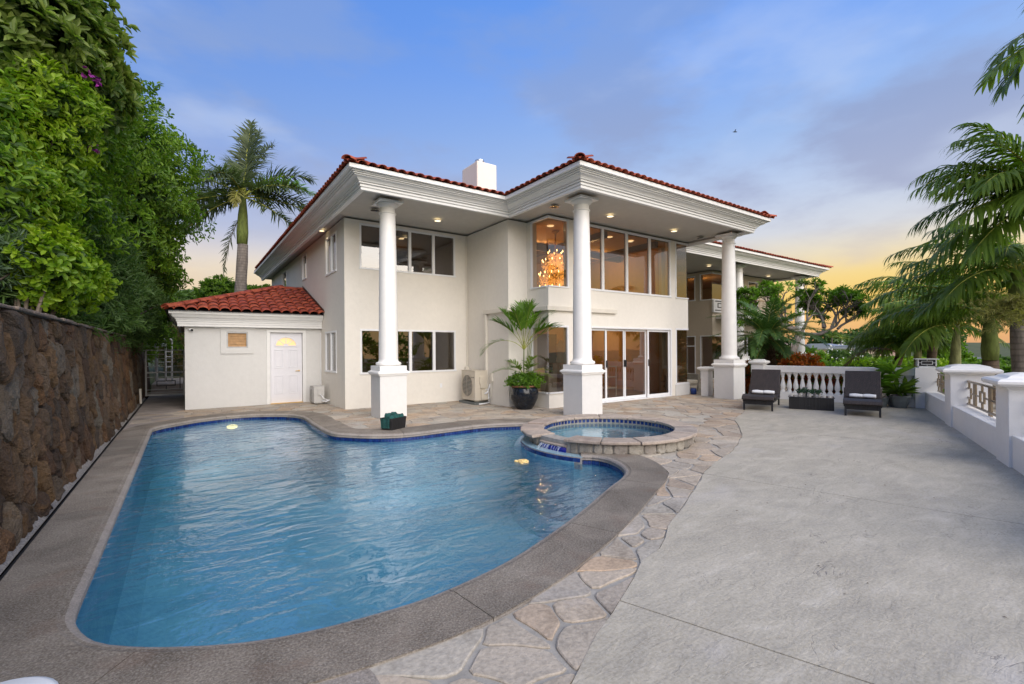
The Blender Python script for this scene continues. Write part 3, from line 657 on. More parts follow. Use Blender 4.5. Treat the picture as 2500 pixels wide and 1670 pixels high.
# capstones
def cap_piece(a0, a1, r0, r1, z0, z1, name='capstone', mat='spa_cap'):
    n = max(3, int((a1-a0)/6)); top = []; q = []
    for i in range(n+1): a_ = rad(a0+(a1-a0)*i/n); rr_ = r1+random.uniform(-.012, .012); q.append((SC[0]+rr_*math.cos(a_), SC[1]+rr_*math.sin(a_)))
    for i in range(n, -1, -1): a_ = rad(a0+(a1-a0)*i/n); rr_ = r0+random.uniform(-.006, .006); q.append((SC[0]+rr_*math.cos(a_), SC[1]+rr_*math.sin(a_)))
    m_ = len(q); i1 = []
    cen = rad((a0+a1)/2); cx_ = SC[0]+(r0+r1)/2*math.cos(cen); cy_ = SC[1]+(r0+r1)/2*math.sin(cen)
    for x, y in q: d = Vector((cx_-x, cy_-y)); d.normalize(); i1.append((x+d.x*.012, y+d.y*.012))
    V = [(x, y, z0) for x, y in i1]+[(x, y, z0+.012) for x, y in q]+[(x, y, z1-.008) for x, y in q]+[(x, y, z1) for x, y in i1]
    f = [(i+k*m_, (i+1) % m_+k*m_, (i+1) % m_+(k+1)*m_, i+(k+1)*m_) for i in range(m_) for k in range(3)]
    tri = tessellate_polygon([[Vector((x, y, 0)) for x, y in i1]]); f += [tuple(t[j]+3*m_ for j in range(3)) for t in tri]+[tuple(t[j] for j in (2, 1, 0)) for t in tri]
    return mesh_obj(name, np.array(V), f, mat, tub)
ang = [-163.4, -141, -118, -92, -66, -38, -8, 24, 52, 80, 106, 128]
for i in range(len(ang)-1): cap_piece(ang[i]+.35, ang[i+1]-.35, 1.07, 1.42+random.uniform(-.01, .02), .152, .20+random.uniform(-.003, .003))
cap_piece(129, 151, 1.12, 1.50, .13, .178); cap_piece(152.5, 171.5, 1.08, 1.50, .12, .170)
# spillway with cobalt tiles
cap_piece(172, 196.2, 1.02, 1.36, .05, .085, 'spill_sill')
tb = MB()
for i in range(8):
    a_ = rad(173.4+i*3.05); ux = (-math.sin(a_), math.cos(a_), 0); uy = (math.cos(a_), math.sin(a_), 0)
    for k in range(2):
        mb = MB(); mb.obox((SC[0]+1.352*math.cos(a_), SC[1]+1.352*math.sin(a_), .022-.056*k), .066, .014, .052, ux, uy); mb.build('spill_tile', 'cobalt_tile', tub)
# pale mosaic ledge and the blue tiles at the water line
mb = MB(); mb.lathe([(1.325, -.03), (1.497, -.032), (1.497, -.2)], 60, SC, rad(82), rad(209.2)); mb.build('ledge', 'grout', tub)
mb = MB()
for k in range(3):
    for i in range(74):
        a_ = rad(83+i*1.72+.8*(k % 2)); rr_ = 1.375+.05*k; ux = (-math.sin(a_), math.cos(a_), 0); uy = (math.cos(a_), math.sin(a_), 0); mb.obox((SC[0]+rr_*math.cos(a_), SC[1]+rr_*math.sin(a_), -.027), .036, .042, .01, ux, uy)
mb.build('ledge_mosaic', 'pale_tile', tub, kind='stuff')
for i in range(56):
    a_ = rad(85+i*2.22); M = Matrix.Translation((SC[0]+1.502*math.cos(a_), SC[1]+1.502*math.sin(a_), -.045)) @ Matrix.Rotation(a_+PI/2, 4, 'Z'); inst('waterline_tile', TILE, tub, M)
# inner decorative tiles
for i in range(84):
    a_ = 2*PI*i/84
    if -PI*.35 < (a_+PI) % (2*PI)-PI < PI*.9:
        M = Matrix.Translation((SC[0]+1.09*math.cos(a_), SC[1]+1.09*math.sin(a_), .146)) @ Matrix.Rotation(a_+PI/2, 4, 'Z'); inst('waterline_tile', TILE, tub, M)
mb = MB(); mb.lathe([(0, 0), (.055, 0), (.065, .01), (.09, .01), (.09, -.02)], 18); o = mb.build('tub_light', 'pool_lamp', tub, smooth=False); o.location = Vector((6.35, 6.2, -.40))-WO[tub.name]
structure(MB().add([(SC[0]+1.09*math.cos(2*PI*i/48), SC[1]+1.09*math.sin(2*PI*i/48), .07) for i in range(48)], [tuple(range(48))]).build('hot_tub_water', 'spa_water'))
# falling water at both notches
def fall(aa, r0, z0, n, w_):
    mb = MB()
    for i in range(n):
        a_ = rad(aa+random.uniform(-w_, w_)); P = []; rr_ = []; out = random.uniform(.06, .17)
        for k in range(6):
            t = k/5; P.append((SC[0]+(r0+out*t)*math.cos(a_+.01*math.sin(3*t+i)), SC[1]+(r0+out*t)*math.sin(a_), z0-(z0-WZ)*t*t)); rr_.append(random.uniform(.002, .005)*(1-.3*t))
        mb.tube(P, rr_, 5)
    o = mb.build('waterfall', 'falling_water', None, True); return o
tag(fall(150, 1.45, .06, 14, 2.2), 'thin stream of water falling from the left notch of the hot tub', 'waterfall')
tag(fall(184, 1.36, .055, 16, 10), 'sheet of water trickling over the cobalt tiles of the hot tub', 'waterfall')
# ------------------------------------------------------------ house
house = thing('house', 'two-storey white stucco house with red barrel tile eaves and tall round columns', 'house', (8, 12, 0))
def pm(plane, c):
    if plane == 'Y': return lambda a, z, d: (a, c-d, z)          # faces -Y
    if plane == 'X': return lambda a, z, d: (c-d, a, z)          # faces -X
    if plane == 'X+': return lambda a, z, d: (c+d, a, z)
def wallgrid(name, plane, c, a0, a1, z0, z1, ops=(), t=.2, mat='stucco', parent=house):
    A = sorted({a0, a1, *[v_ for o in ops for v_ in (o[0], o[1]) if a0 < v_ < a1]}); Zs = sorted({z0, z1, *[v_ for o in ops for v_ in (o[2], o[3]) if z0 < v_ < z1]})
    solid = {}
    for i in range(len(A)-1):
        for j in range(len(Zs)-1):
            ca, cz = (A[i]+A[i+1])/2, (Zs[j]+Zs[j+1])/2; solid[i, j] = not any(o[0] < ca < o[1] and o[2] < cz < o[3] for o in ops)
    P = pm(plane, c); mb = MB()
    for (i, j), s_ in solid.items():
        if not s_: continue
        a_, b_, l, h_ = A[i], A[i+1], Zs[j], Zs[j+1]
        mb.add([P(a_, l, 0), P(b_, l, 0), P(b_, h_, 0), P(a_, h_, 0)], [(0, 1, 2, 3)]); mb.add([P(a_, l, -t), P(b_, l, -t), P(b_, h_, -t), P(a_, h_, -t)], [(3, 2, 1, 0)])
        for di, dj, q in ((-1, 0, (a_, l, a_, h_)), (1, 0, (b_, l, b_, h_)), (0, -1, (a_, l, b_, l)), (0, 1, (a_, h_, b_, h_))):
            if not solid.get((i+di, j+dj), False):
                mb.add([P(q[0], q[1], 0), P(q[2], q[3], 0), P(q[2], q[3], -t), P(q[0], q[1], -t)], [(0, 1, 2, 3)])
    o = mb.build(name, mat, parent); bm_fix(o); return o
import bmesh
def bm_fix(o):
    bm = bmesh.new(); bm.from_mesh(o.data); bmesh.ops.remove_doubles(bm, verts=bm.verts, dist=.0005); bmesh.ops.recalc_face_normals(bm, faces=bm.faces); bm.to_mesh(o.data); bm.free()
def pbox(mb, P, a0, a1, z0, z1, d0, d1):
    p0, p1 = P(a0, z0, d0), P(a1, z1, d1); lo = [min(p0[k], p1[k]) for k in range(3)]; hi = [max(p0[k], p1[k]) for k in range(3)]; mb.box(*lo, *hi)
def window(plane, c, a0, a1, z0, z1, mull=(), fw=.05, name='window', parent=house, glassm='window_glass', fmat='vinyl', trans=(), trim=.012, depth=.07, label=None):
    P = pm(plane, c); mb = MB()
    pbox(mb, P, a0, a1, z1-fw, z1, -depth, trim); pbox(mb, P, a0-.015, a1+.015, z0, z0+fw, -depth, trim+.012); pbox(mb, P, a0, a0+fw, z0+fw, z1-fw, -depth, trim-.002); pbox(mb, P, a1-fw, a1, z0+fw, z1-fw, -depth, trim-.002)
    for m_ in mull: pbox(mb, P, m_-fw*.8, m_+fw*.8, z0+fw, z1-fw, -depth, trim-.004)
    for zt in trans: pbox(mb, P, a0+fw, a1-fw, zt-fw*.5, zt+fw*.5, -depth, trim-.006)
    w_ = mb.build(name, fmat, parent, bevel=.004, label=label)
    xs_ = [a0+fw]+[v_ for m_ in mull for v_ in (m_-fw*.8, m_+fw*.8)]+[a1-fw]; zs_ = [z0+fw]+[v_ for m_ in trans for v_ in (m_-fw*.5, m_+fw*.5)]+[z1-fw]
    for i in range(0, len(xs_), 2):
        for j in range(0, len(zs_), 2):
            mb = MB(); q = [P(xs_[i]-.004, zs_[j]-.004, -.035), P(xs_[i+1]+.004, zs_[j]-.004, -.035), P(xs_[i+1]+.004, zs_[j+1]+.004, -.035), P(xs_[i]-.004, zs_[j+1]+.004, -.035)]
            mb.add(q, [(0, 1, 2, 3)]); mb.build('pane', glassm, w_)
            s2 = MB()   # dark inner sash line
            e = .02; pbox(s2, P, xs_[i], xs_[i]+e, zs_[j], zs_[j+1], -.05, -.037); pbox(s2, P, xs_[i+1]-e, xs_[i+1], zs_[j], zs_[j+1], -.05, -.037); pbox(s2, P, xs_[i]+e, xs_[i+1]-e, zs_[j+1]-e, zs_[j+1], -.05, -.037); s2.build('sash', 'dark_wood', w_)
    return w_
SZ = 4.93
# walls of the left block
wallgrid('wall', 'X', 3.37, 12.3, 24.5, -.1, SZ, [(13.05, 14.2, 3.66, 4.76), (16.8, 17.5, 3.94, 4.82), (20.6, 21.6, 3.94, 4.78), (13.1, 14.32, .9, 2.06)])
wallgrid('wall', 'Y', 12.3, 3.57, 7.18, -.1, SZ, [(3.76, 6.58, 3.65, 4.86), (3.76, 6.58, .88, 2.08)])
wallgrid('wall', 'X', 6.98, 10.12, 12.3, -.1, SZ); wallgrid('wall', 'Y', 10.12, 7.18, 7.8, -.1, SZ)
wallgrid('wall', 'X', 7.6, 9.22, 10.12, -.1, SZ, [(9.22, 9.95, 3.11, 4.92), (9.22, 9.95, .37, 2.13)], mat='stucco')
wallgrid('wall', 'Y', 9.22, 7.8, 13.5, -.1, SZ, [(7.8, 8.30, 3.11, 4.92), (7.8, 8.28, .37, 2.13), (8.6, 12.6, 3.11, 4.92), (8.78, 12.62, -.1, 2.13), (12.84, 13.5, 3.11, 4.92), (12.83, 13.5, .37, 2.15)])
wallgrid('wall', 'X+', 13.5, 9.42, 17, -.1, SZ, [(9.42, 10.1, 3.11, 4.92), (9.42, 10.1, .37, 2.15)])
# storey band ledge trims
# windows
window('Y', 12.3, 3.76, 6.58, 3.65, 4.86, (4.45, 5.16, 5.88)); window('Y', 12.3, 3.76, 6.58, .88, 2.08, (4.45, 5.16, 5.88))
window('X', 3.37, 13.05, 14.2, 3.66, 4.76, (13.62,)); window('X', 3.37, 16.8, 17.5, 3.94, 4.82); window('X', 3.37, 20.6, 21.6, 3.94, 4.78); window('X', 3.37, 13.1, 14.32, .9, 2.06, (13.71,))
window('Y', 9.22, 8.6, 12.6, 3.11, 4.92, (9.58, 10.57, 11.6), .055)
# corner windows glazed without a post
def corner(z0, z1, xa, xb, ya, side, label):
    mb = MB(); P = pm('Y', 9.22); PX_ = pm('X' if side < 0 else 'X+', 7.6 if side < 0 else 13.5); e = .05
    fx = xb if side < 0 else xa
    pbox(mb, P, min(xa, xb), max(xa, xb), z1-e, z1, -.06, .012); pbox(mb, P, min(xa, xb), max(xa, xb), z0, z0+e*.7, -.06, .03)
    pbox(mb, P, fx-e if side < 0 else fx, fx if side < 0 else fx+e, z0+e*.7, z1-e, -.06, .010)
    pbox(mb, PX_, 9.28, ya, z1-e, z1, -.06, .012); pbox(mb, PX_, 9.28, ya, z0, z0+e*.7, -.06, .03); pbox(mb, PX_, ya-e, ya, z0+e*.7, z1-e, -.06, .010)
    w_ = mb.build('corner_window', 'vinyl', house, label=label)
    gx = 7.63 if side < 0 else 13.47
    a_, b_ = (gx, xb-e) if side < 0 else (xa+e, gx)
    MB().add([(a_, 9.25, z0+.03), (b_, 9.25, z0+.03), (b_, 9.25, z1-.04), (a_, 9.25, z1-.04)], [(0, 1, 2, 3)]).build('pane', 'window_glass', w_)
    MB().add([(gx, 9.25, z0+.03), (gx, ya-e, z0+.03), (gx, ya-e, z1-.04), (gx, 9.25, z1-.04)], [(0, 1, 2, 3)]).build('pane', 'window_glass', w_)
corner(3.11, 4.92, 7.6, 8.30, 9.95, -1, 'upper corner window with the chandelier behind it'); corner(.37, 2.13, 7.6, 8.28, 9.95, -1, 'lower corner window behind the potted palm')
corner(3.11, 4.92, 12.84, 13.5, 10.1, 1, 'upper right corner window'); corner(.37, 2.15, 12.83, 13.5, 10.1, 1, 'lower right corner window')
# sliding doors
dr = MB(); P = pm('Y', 9.22); pbox(dr, P, 8.78, 12.62, 2.08, 2.13, -.16, .02); pbox(dr, P, 8.78, 8.83, 0, 2.08, -.16, .018); pbox(dr, P, 12.57, 12.62, 0, 2.08, -.16, .018); pbox(dr, P, 8.83, 12.57, 0, .03, -.16, .018)
dob = dr.build('sliding_door', 'vinyl', house, bevel=.004)
pans = [(8.84, 9.76, -.06, 'window_glass'), (9.74, 10.56, -.11, 'window_glass'), (10.54, 11.53, -.11, 'window_glass'), (11.50, 12.56, -.04, 'screen_glass')]
for a0, a1, d, gm in pans:
    mb = MB(); e = .06; pbox(mb, P, a0, a0+e, .035, 2.075, d-.03, d+.01); pbox(mb, P, a1-e, a1, .035, 2.075, d-.03, d+.01); pbox(mb, P, a0+e, a1-e, 2.02, 2.075, d-.03, d+.01); pbox(mb, P, a0+e, a1-e, .035, .115, d-.03, d+.01)
    mb.build('sash_frame', 'vinyl', dob, bevel=.003); y_ = 9.22-d+.01
    MB().add([(a0+e, y_, .11), (a1-e, y_, .11), (a1-e, y_, 2.03), (a0+e, y_, 2.03)], [(0, 1, 2, 3)]).build('pane', gm, dob)
for a_ in (10.52, 10.58, 9.73, 11.53):
    mb = MB(); pbox(mb, P, a_-.012, a_+.012, .98, 1.18, -.10 if 10 < a_ < 11 else -.05, -.06 if 10 < a_ < 11 else -.01); mb.build('handle', 'dark', dob)
# knee sill under the right corner window, set proud
mb = MB(); mb.box(12.80, 9.19, -.02, 13.52, 9.217, .345); mb.build('wall', 'stucco_white', house)
mb = MB(); mb.box(12.78, 9.195, .350, 13.53, 9.217, .372); mb.build('sill', 'vinyl', house)

# soffit, cornice, roof
OL = [(3.0, 25), (3.0, 9.7), (6.72, 9.7), (6.72, 7.08), (13.6, 7.08), (13.6, 9.8), (24.7, 9.8), (24.7, 25)]
def mitre(OL, o):
    n = len(OL); out = []
    for i, p in enumerate(OL):
        def nr(a_, b_): h_ = Vector((b_[0]-a_[0], b_[1]-a_[1])).normalized(); return Vector((h_.y, -h_.x))
        n1 = nr(OL[i-1], p) if i else nr(p, OL[1]); n2 = nr(p, OL[i+1]) if i < n-1 else n1
        out.append(Vector(p)+(n1+n2)*(o/(1+n1.dot(n2))))
    return out
so_ = [(p.x, p.y) for p in mitre(OL, -.04)]
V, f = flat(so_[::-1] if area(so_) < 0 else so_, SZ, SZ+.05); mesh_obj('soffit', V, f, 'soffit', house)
cprof = [(-.10, 4.925), (-.10, 4.86), (-.07, 4.85), (0, 4.85), (0, 4.90), (-.018, 4.903), (-.018, 4.912), (.018, 4.914), (.018, 4.958), (-.002, 4.961), (-.002, 4.971), (.05, 4.973), (.05, 5.0), (.035, 5.003), (.035, 5.010), (.075, 5.012), (.085, 5.03), (.11, 5.055), (.145, 5.072), (.18, 5.078), (.18, 5.088), (.163, 5.091), (.163, 5.099), (.215, 5.101), (.215, 5.116), (.20, 5.119), (.20, 5.127), (.25, 5.129), (.25, 5.142), (.232, 5.145), (.232, 5.152), (.32, 5.155), (.32, 5.235), (.20, 5.235)]
def sweep(OL, prof, name, mat, parent, smooth=False):
    R_ = [[(p.x, p.y, z_) for p in mitre(OL, o)] for o, z_ in prof]; V = [q for r_ in R_ for q in r_]; m_ = len(OL)
    f = [(j*m_+i, j*m_+i+1, (j+1)*m_+i+1, (j+1)*m_+i) for j in range(len(prof)-1) for i in range(m_-1)]
    o = mesh_obj(name, np.array(V), f, mat, parent); return o
sweep(OL, cprof, 'cornice', 'white_trim', house)
# roof slopes with rolled tiles in courses
def roofslope(OL, o0, zb, run, parent, pitch=.2, course=.36, slope=.33):
    eave = mitre(OL, o0); top = mitre(OL, o0-run); V = []; Fq = []
    for e in range(len(OL)-1):
        a_, b_, c_, d_ = eave[e], eave[e+1], top[e+1], top[e]; l = (b_-a_).length; h_ = (b_-a_)/l; n_ = max(4, int(l/pitch)*6); rows = int(run/course)*2; nrm = Vector((-h_.y, h_.x))
        k = len(V)
        for j in range(rows+1):
            t = (j//2+(1 if j % 2 else 0))*course/run if j else 0
            t = min(1, t); lift = .0 if j % 2 else .03
            p0, p1 = a_+(d_-a_)*t, b_+(c_-b_)*t
            for i in range(n_+1):
                p = p0+(p1-p0)*(i/n_); s_ = (p-a_).dot(h_); V.append((p.x, p.y, zb+t*run*slope+lift+.028*abs(math.sin(PI*s_/pitch))))
        for j in range(rows):
            for i in range(n_): Fq.append((k+j*(n_+1)+i, k+j*(n_+1)+i+1, k+(j+1)*(n_+1)+i+1, k+(j+1)*(n_+1)+i))
    return mesh_obj('roof', np.array(V), np.array(Fq), 'roof_tile', parent)
ROOF = roofslope(OL, .30, 5.25, 2.88, house)
top = [(p.x, p.y) for p in mitre(OL, .30-2.88)]
MB().add([(3.0+2.5, 12.3, 6.19), (22, 12.3, 6.19), (22, 25, 6.19), (5.5, 25, 6.19)], [(0, 1, 2, 3)]).build('roof_top', 'roof_tile', house)
# rim tiles, each one
tb = MB(); n_ = 7
def barrel(L_, r0, r1, th_=.014, n_=7):
    tb = MB(); V = []
    for y, r_, z_ in ((0, r0, 0), (L_, r1, 0)):
        for rr_ in (r_, r_-th_):
            for i in range(n_+1): a_ = PI*i/n_; V.append((rr_*math.cos(a_), y, z_+rr_*math.sin(a_)*.62))
    m_ = n_+1; f = []
    for i in range(n_): f += [(i, i+1, i+1+2*m_, i+2*m_), (i+m_, i+m_+2*m_, i+1+3*m_, i+1+m_), (i, i+m_, i+1+m_, i+1), (i+2*m_, i+1+2*m_, i+1+3*m_, i+3*m_)]
    tb.add(V, f); return tb
BT = mesh_only('rim_tile', barrel(.42, .100, .085), 'roof_tile', True)
ev = mitre(OL, .375); cnt = 0; RT = bpy.data.objects.new('rim', None)
for e in (1, 2, 3, 5, 0, 4):
    a_, b_ = ev[e], ev[e+1]; l = (b_-a_).length; h_ = (b_-a_)/l; k = int(l/.2); nrm = Vector((-h_.y, h_.x, 0)); q = []
    for i in range(k):
        s_ = (i+.5)*l/k; p = a_+h_*s_
        if e == 0 and p.y > 24: continue
        y_ = Vector((nrm.x, nrm.y, .33)).normalized(); x_ = Vector((h_.x, h_.y, 0)); z_ = x_.cross(y_)
        if z_.z < 0: x_ = -x_; z_ = x_.cross(y_)
        M = Matrix(((x_.x, y_.x, z_.x, p.x), (x_.y, y_.y, z_.y, p.y), (x_.z, y_.z, z_.z, 5.245+random.uniform(-.006, .006)), (0, 0, 0, 1))) @ Matrix.Rotation(random.uniform(-.03, .03), 4, 'Z')
        inst('rim_tile', BT, house, M); cnt += 1
# hip caps at the outer corners
for cx_, cy_, dx, dy in ((3.0-.4, 9.7-.4, 1, 1), (6.72-.4, 7.08-.4, 1, 1), (13.6+.4, 7.08-.4, -1, 1), (24.7+.4, 9.8-.4, -1, 1)):
    for i in range(5):
        d = Vector((dx, dy, .33)).normalized(); p = Vector((cx_, cy_, 5.265))+d*(.0+i*.36); x_ = Vector((-dy, dx, 0)).normalized(); z_ = x_.cross(d)
        if z_.z < 0: x_ = -x_; z_ = x_.cross(d)
        inst('hip_tile', BT, house, Matrix(((x_.x*1.1, d.x, z_.x*1.2, p.x), (x_.y*1.1, d.y, z_.y*1.2, p.y), (x_.z*1.1, d.z, z_.z*1.2, p.z), (0, 0, 0, 1))))
# chimney
mb = MB(); mb.box(7.54, 12.6, 5.2, 8.27, 13.58, 7.45); ch = mb.build('chimney', 'stucco', house, bevel=.03)
mb = MB(); mb.lathe([(.13, 7.4), (.13, 7.62), (.15, 7.625), (.15, 7.66), (.12, 7.665)], 18, (7.9, 13.05)); mb.build('flue', 'steel', ch)
# columns
def column(x, y, zb=0, hgt=SZ, s_=.62):
    h2 = s_/2; mb = MB(); mb.box(x-h2, y-h2, zb, x+h2, y+h2, zb+.94); cl_ = mb.build('column', 'stucco_white', house)
    mb = MB(); pr = [(.0, .94), (.02, .945), (.02, .962), (.035, .968), (.035, .985), (.055, .99), (.055, 1.02), (.03, 1.04), (.012, 1.05), (.002, 1.055), (.002, 1.16)]
    V = [];
    for o, z_ in pr: V += [(x-h2-o, y-h2-o, zb+z_), (x+h2+o, y-h2-o, zb+z_), (x+h2+o, y+h2+o, zb+z_), (x-h2-o, y+h2+o, zb+z_)]
    k = len(pr); mb.add(V, [(j*4+i, j*4+(i+1) % 4, (j+1)*4+(i+1) % 4, (j+1)*4+i) for j in range(k-1) for i in range(4)]+[(4*k-4, 4*k-3, 4*k-2, 4*k-1)]); mb.build('cap_moulding', 'column_paint', cl_)
    mb = MB(); rb, rt = .215, .175; pr = [(rb+.02, 1.16), (rb+.06, 1.175), (rb+.072, 1.205), (rb+.06, 1.235), (rb+.02, 1.25), (rb+.012, 1.26), (rb, 1.30)]
    mb.lathe([(r_, zb+z_) for r_, z_ in pr], 36, (x, y), cap=False); mb.build('base_ring', 'column_paint', cl_, True)
    mb = MB(); pr = []
    for i in range(13): t = i/12; pr.append((rb-(rb-rt)*(t**1.6), zb+1.30+(hgt-.30-zb-1.30)*t))
    mb.lathe(pr, 36, (x, y), cap=False); mb.build('shaft', 'column_paint', cl_, True)
    mb = MB(); T = hgt; pr = [(rt, T-.30), (rt+.022, T-.295), (rt+.022, T-.275), (rt, T-.268), (rt-.004, T-.26), (rt-.004, T-.16), (rt+.01, T-.15), (rt+.045, T-.12), (rt+.065, T-.085), (rt+.068, T-.07), (rt+.05, T-.062)]
    mb.lathe(pr, 36, (x, y), cap=False); a_ = rt+.10; mb.box(x-a_, y-a_, T-.062, x+a_, y+a_, T-.02); mb.build('capital', 'column_paint', cl_, False)
column(3.84, 10.44); column(7.41, 7.79); column(13.45, 7.79); column(18.75, 10.45, s_=.6); column(24.3, 10.5)
# recessed lights
def downlight(x, y, lit, z=SZ):
    mb = MB(); mb.lathe([(.105, z), (.103, z-.008), (.085, z-.008), (.080, z-.003)], 20, (x, y), cap=False); d = mb.build('recessed_light', 'white_trim' if lit else 'steel', house)
    mb = MB(); mb.lathe([(.0, z-.004), (.082, z-.004)], 20, (x, y), cap=False); mb.build('lens', 'lamp_on' if lit else 'dark', d)
    if lit:
        l = bpy.data.lights.new('recessed_lamp', 'SPOT'); l.energy = 9; l.spot_size = rad(110); l.spot_blend = .8; l.color = (1, .78, .5); l.shadow_soft_size = .012
        o = bpy.data.objects.new('recessed_lamp', l); C.objects.link(o); o.parent = d; o.location = Vector((x, y, z-.03))-WO[d.name]
for x, y, l in ((5.5, 11.24, 1), (3.82, 11.25, 0), (9.01, 8.41, 1), (11.71, 8.44, 1), (7.3, 8.6, 0), (13.1, 8.5, 0), (3.2, 14.0, 1), (17.93, 11.24, 1), (22.97, 11.3, 1)): downlight(x, y, l)
# conduit, duct, outlets
mb = MB(); mb.tube([(6.93, 12.26, SZ), (6.93, 12.26, .97)], .013, 6); mb.box(6.86, 12.2, .90, 6.975, 12.295, 1.0); mb.build('conduit', 'pipe', house)
mb = MB(); mb.box(6.90, 11.14, .14, 6.977, 11.24, 2.498); mb.build('line_cover', 'pipe', house, bevel=.01)
mb = MB(); mb.box(6.89, 10.1185, 2.50, 6.978, 11.26, 2.62); mb.box(6.89, 10.03, 2.50, 7.52, 10.118, 2.62); mb.build('line_cover', 'pipe', house, bevel=.012)
mb = MB(); mb.box(7.50, 9.2175, 2.50, 7.598, 10.03, 2.62); mb.box(7.50, 9.13, 2.50, 10.06, 9.217, 2.62); mb.build('line_cover', 'pipe', house, bevel=.012)
mb = MB(); mb.box(6.92, 10.87, .63, 6.978, 10.99, .86); mb.build('switch_box', 'pipe', house, bevel=.004)
mb = MB(); mb.tube([(6.94, 10.95, .63), (6.94, 10.95, .25), (6.93, 11.0, .14), (6.9, 11.1, .12)], .012, 6); mb.tube([(6.94, 10.90, .63), (6.94, 10.90, .10), (6.9, 11.0, .06)], .01, 6); mb.build('conduit', 'pipe', house, True)
mb = MB(); mb.box(6.05, 12.288, .42, 6.12, 12.299, .54); mb.build('outlet_cover', 'vinyl', house)
mb = MB(); mb.box(13.62, 7.468, .09, 13.67, 7.479, .2); mb.build('outlet_cover', 'vinyl', house)
mb = MB(); mb.tube([(3.33, 14.72, 2.05), (3.33, 14.72, .35), (3.30, 14.68, .25)], .014, 6); mb.build('conduit', 'vinyl', house)

# far wing
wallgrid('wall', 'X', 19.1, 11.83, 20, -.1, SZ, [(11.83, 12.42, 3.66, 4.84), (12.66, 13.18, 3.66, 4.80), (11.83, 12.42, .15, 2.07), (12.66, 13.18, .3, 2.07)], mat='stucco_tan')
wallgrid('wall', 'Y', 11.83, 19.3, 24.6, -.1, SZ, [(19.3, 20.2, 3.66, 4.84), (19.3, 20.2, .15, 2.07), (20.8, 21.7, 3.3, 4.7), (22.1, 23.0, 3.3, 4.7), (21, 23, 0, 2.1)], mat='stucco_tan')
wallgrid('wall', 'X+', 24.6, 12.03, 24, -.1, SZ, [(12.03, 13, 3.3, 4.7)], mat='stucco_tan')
def glassbox(z0, z1):
    mb = MB(); mb.box(19.06, 11.86, z1-.04, 19.11, 12.42, z1); mb.box(19.06, 12.38, z0, 19.11, 12.42, z1-.04); mb.box(19.06, 11.80, z0-.02, 19.11, 12.42, z0+.02); mb.box(19.11, 11.79, z1-.04, 20.2, 11.85, z1); mb.box(19.11, 11.79, z0-.02, 20.2, 11.85, z0+.02)
    w_ = mb.build('window', 'vinyl', house); MB().add([(19.13, 11.86, z0), (19.13, 12.4, z0), (19.13, 12.4, z1-.03), (19.13, 11.86, z1-.03)], [(0, 1, 2, 3)]).build('pane', 'window_glass', w_)
    MB().add([(19.13, 11.86, z0), (20.2, 11.86, z0), (20.2, 11.86, z1-.03), (19.13, 11.86, z1-.03)], [(0, 1, 2, 3)]).build('pane', 'window_glass', w_)
glassbox(3.66, 4.84); glassbox(.15, 2.07)
window('X', 19.1, 12.66, 13.18, 3.66, 4.80); window('X', 19.1, 12.66, 13.18, .3, 2.07, trans=(1.6,)); window('Y', 11.83, 20.8, 21.7, 3.3, 4.7); window('Y', 11.83, 22.1, 23.0, 3.3, 4.7); window('Y', 11.83, 21, 23, 0, 2.1, (22,))
# balcony of the far wing
mb = MB(); mb.box(19.35, 10.9, 2.80, 24.5, 11.8, 2.95); bal = mb.build('balcony', 'stucco_white', house)
mb = MB(); mb.box(19.0, 11.70, 3.08, 20.4, 11.79, 3.63); mb.build('balcony_panel', 'stucco_white', house)
mb = MB()
for x0, x1, z0, z1 in ((19.12, 20.3, 3.56, 3.59), (19.12, 20.3, 3.16, 3.19), (19.30, 19.33, 3.29, 3.49), (19.33, 20.2, 3.46, 3.49), (19.33, 20.2, 3.29, 3.32)): mb.box(x0, 11.675, z0, x1, 11.698, z1)
mb.build('balcony_fret', 'dark', house)
mb = MB(); mb.box(20.4, 10.91, 3.62, 24.5, 10.95, 3.66)
for i in range(34): mb.box(20.42+i*.12, 10.92, 2.95, 20.435+i*.12, 10.935, 3.62)
mb.build('balcony_rail', 'bronze', house)
mb = MB(); mb.box(19.3, 11.84, .02, 24.5, 12.0, .04)

# rooms behind the glass
def room(x0, x1, y0, y1, z0, z1, floor='interior_floor', wallm='interior_wall', yl=None, yr=None):
    mb = MB(); mb.add([(x0, y1, z0), (x1, y1, z0), (x1, y1, z1), (x0, y1, z1)], [(0, 1, 2, 3)]); yl = yl or y0; yr = yr or y0
    if yl < y1: mb.add([(x0, yl, z0), (x0, y1, z0), (x0, y1, z1), (x0, yl, z1)], [(0, 1, 2, 3)])
    if yr < y1: mb.add([(x1, yr, z0), (x1, y1, z0), (x1, y1, z1), (x1, yr, z1)], [(0, 1, 2, 3)])
    if 1: mb.add([(x0, y0, z1), (x1, y0, z1), (x1, y1, z1), (x0, y1, z1)], [(0, 1, 2, 3)])
    mb.build('inner_wall', wallm, house)
    MB().add([(x0, y0, z0), (x1, y0, z0), (x1, y1, z0), (x0, y1, z0)], [(0, 1, 2, 3)]).build('inner_floor', floor, house)
def lamp(x, y, z, e, col=(1, .62, .28), sz=.15):
    l = bpy.data.lights.new('room_lamp', 'POINT'); l.energy = e; l.color = col; l.shadow_soft_size = .03; o = bpy.data.objects.new('room_lamp', l); C.objects.link(o); o.location = (x, y, z)
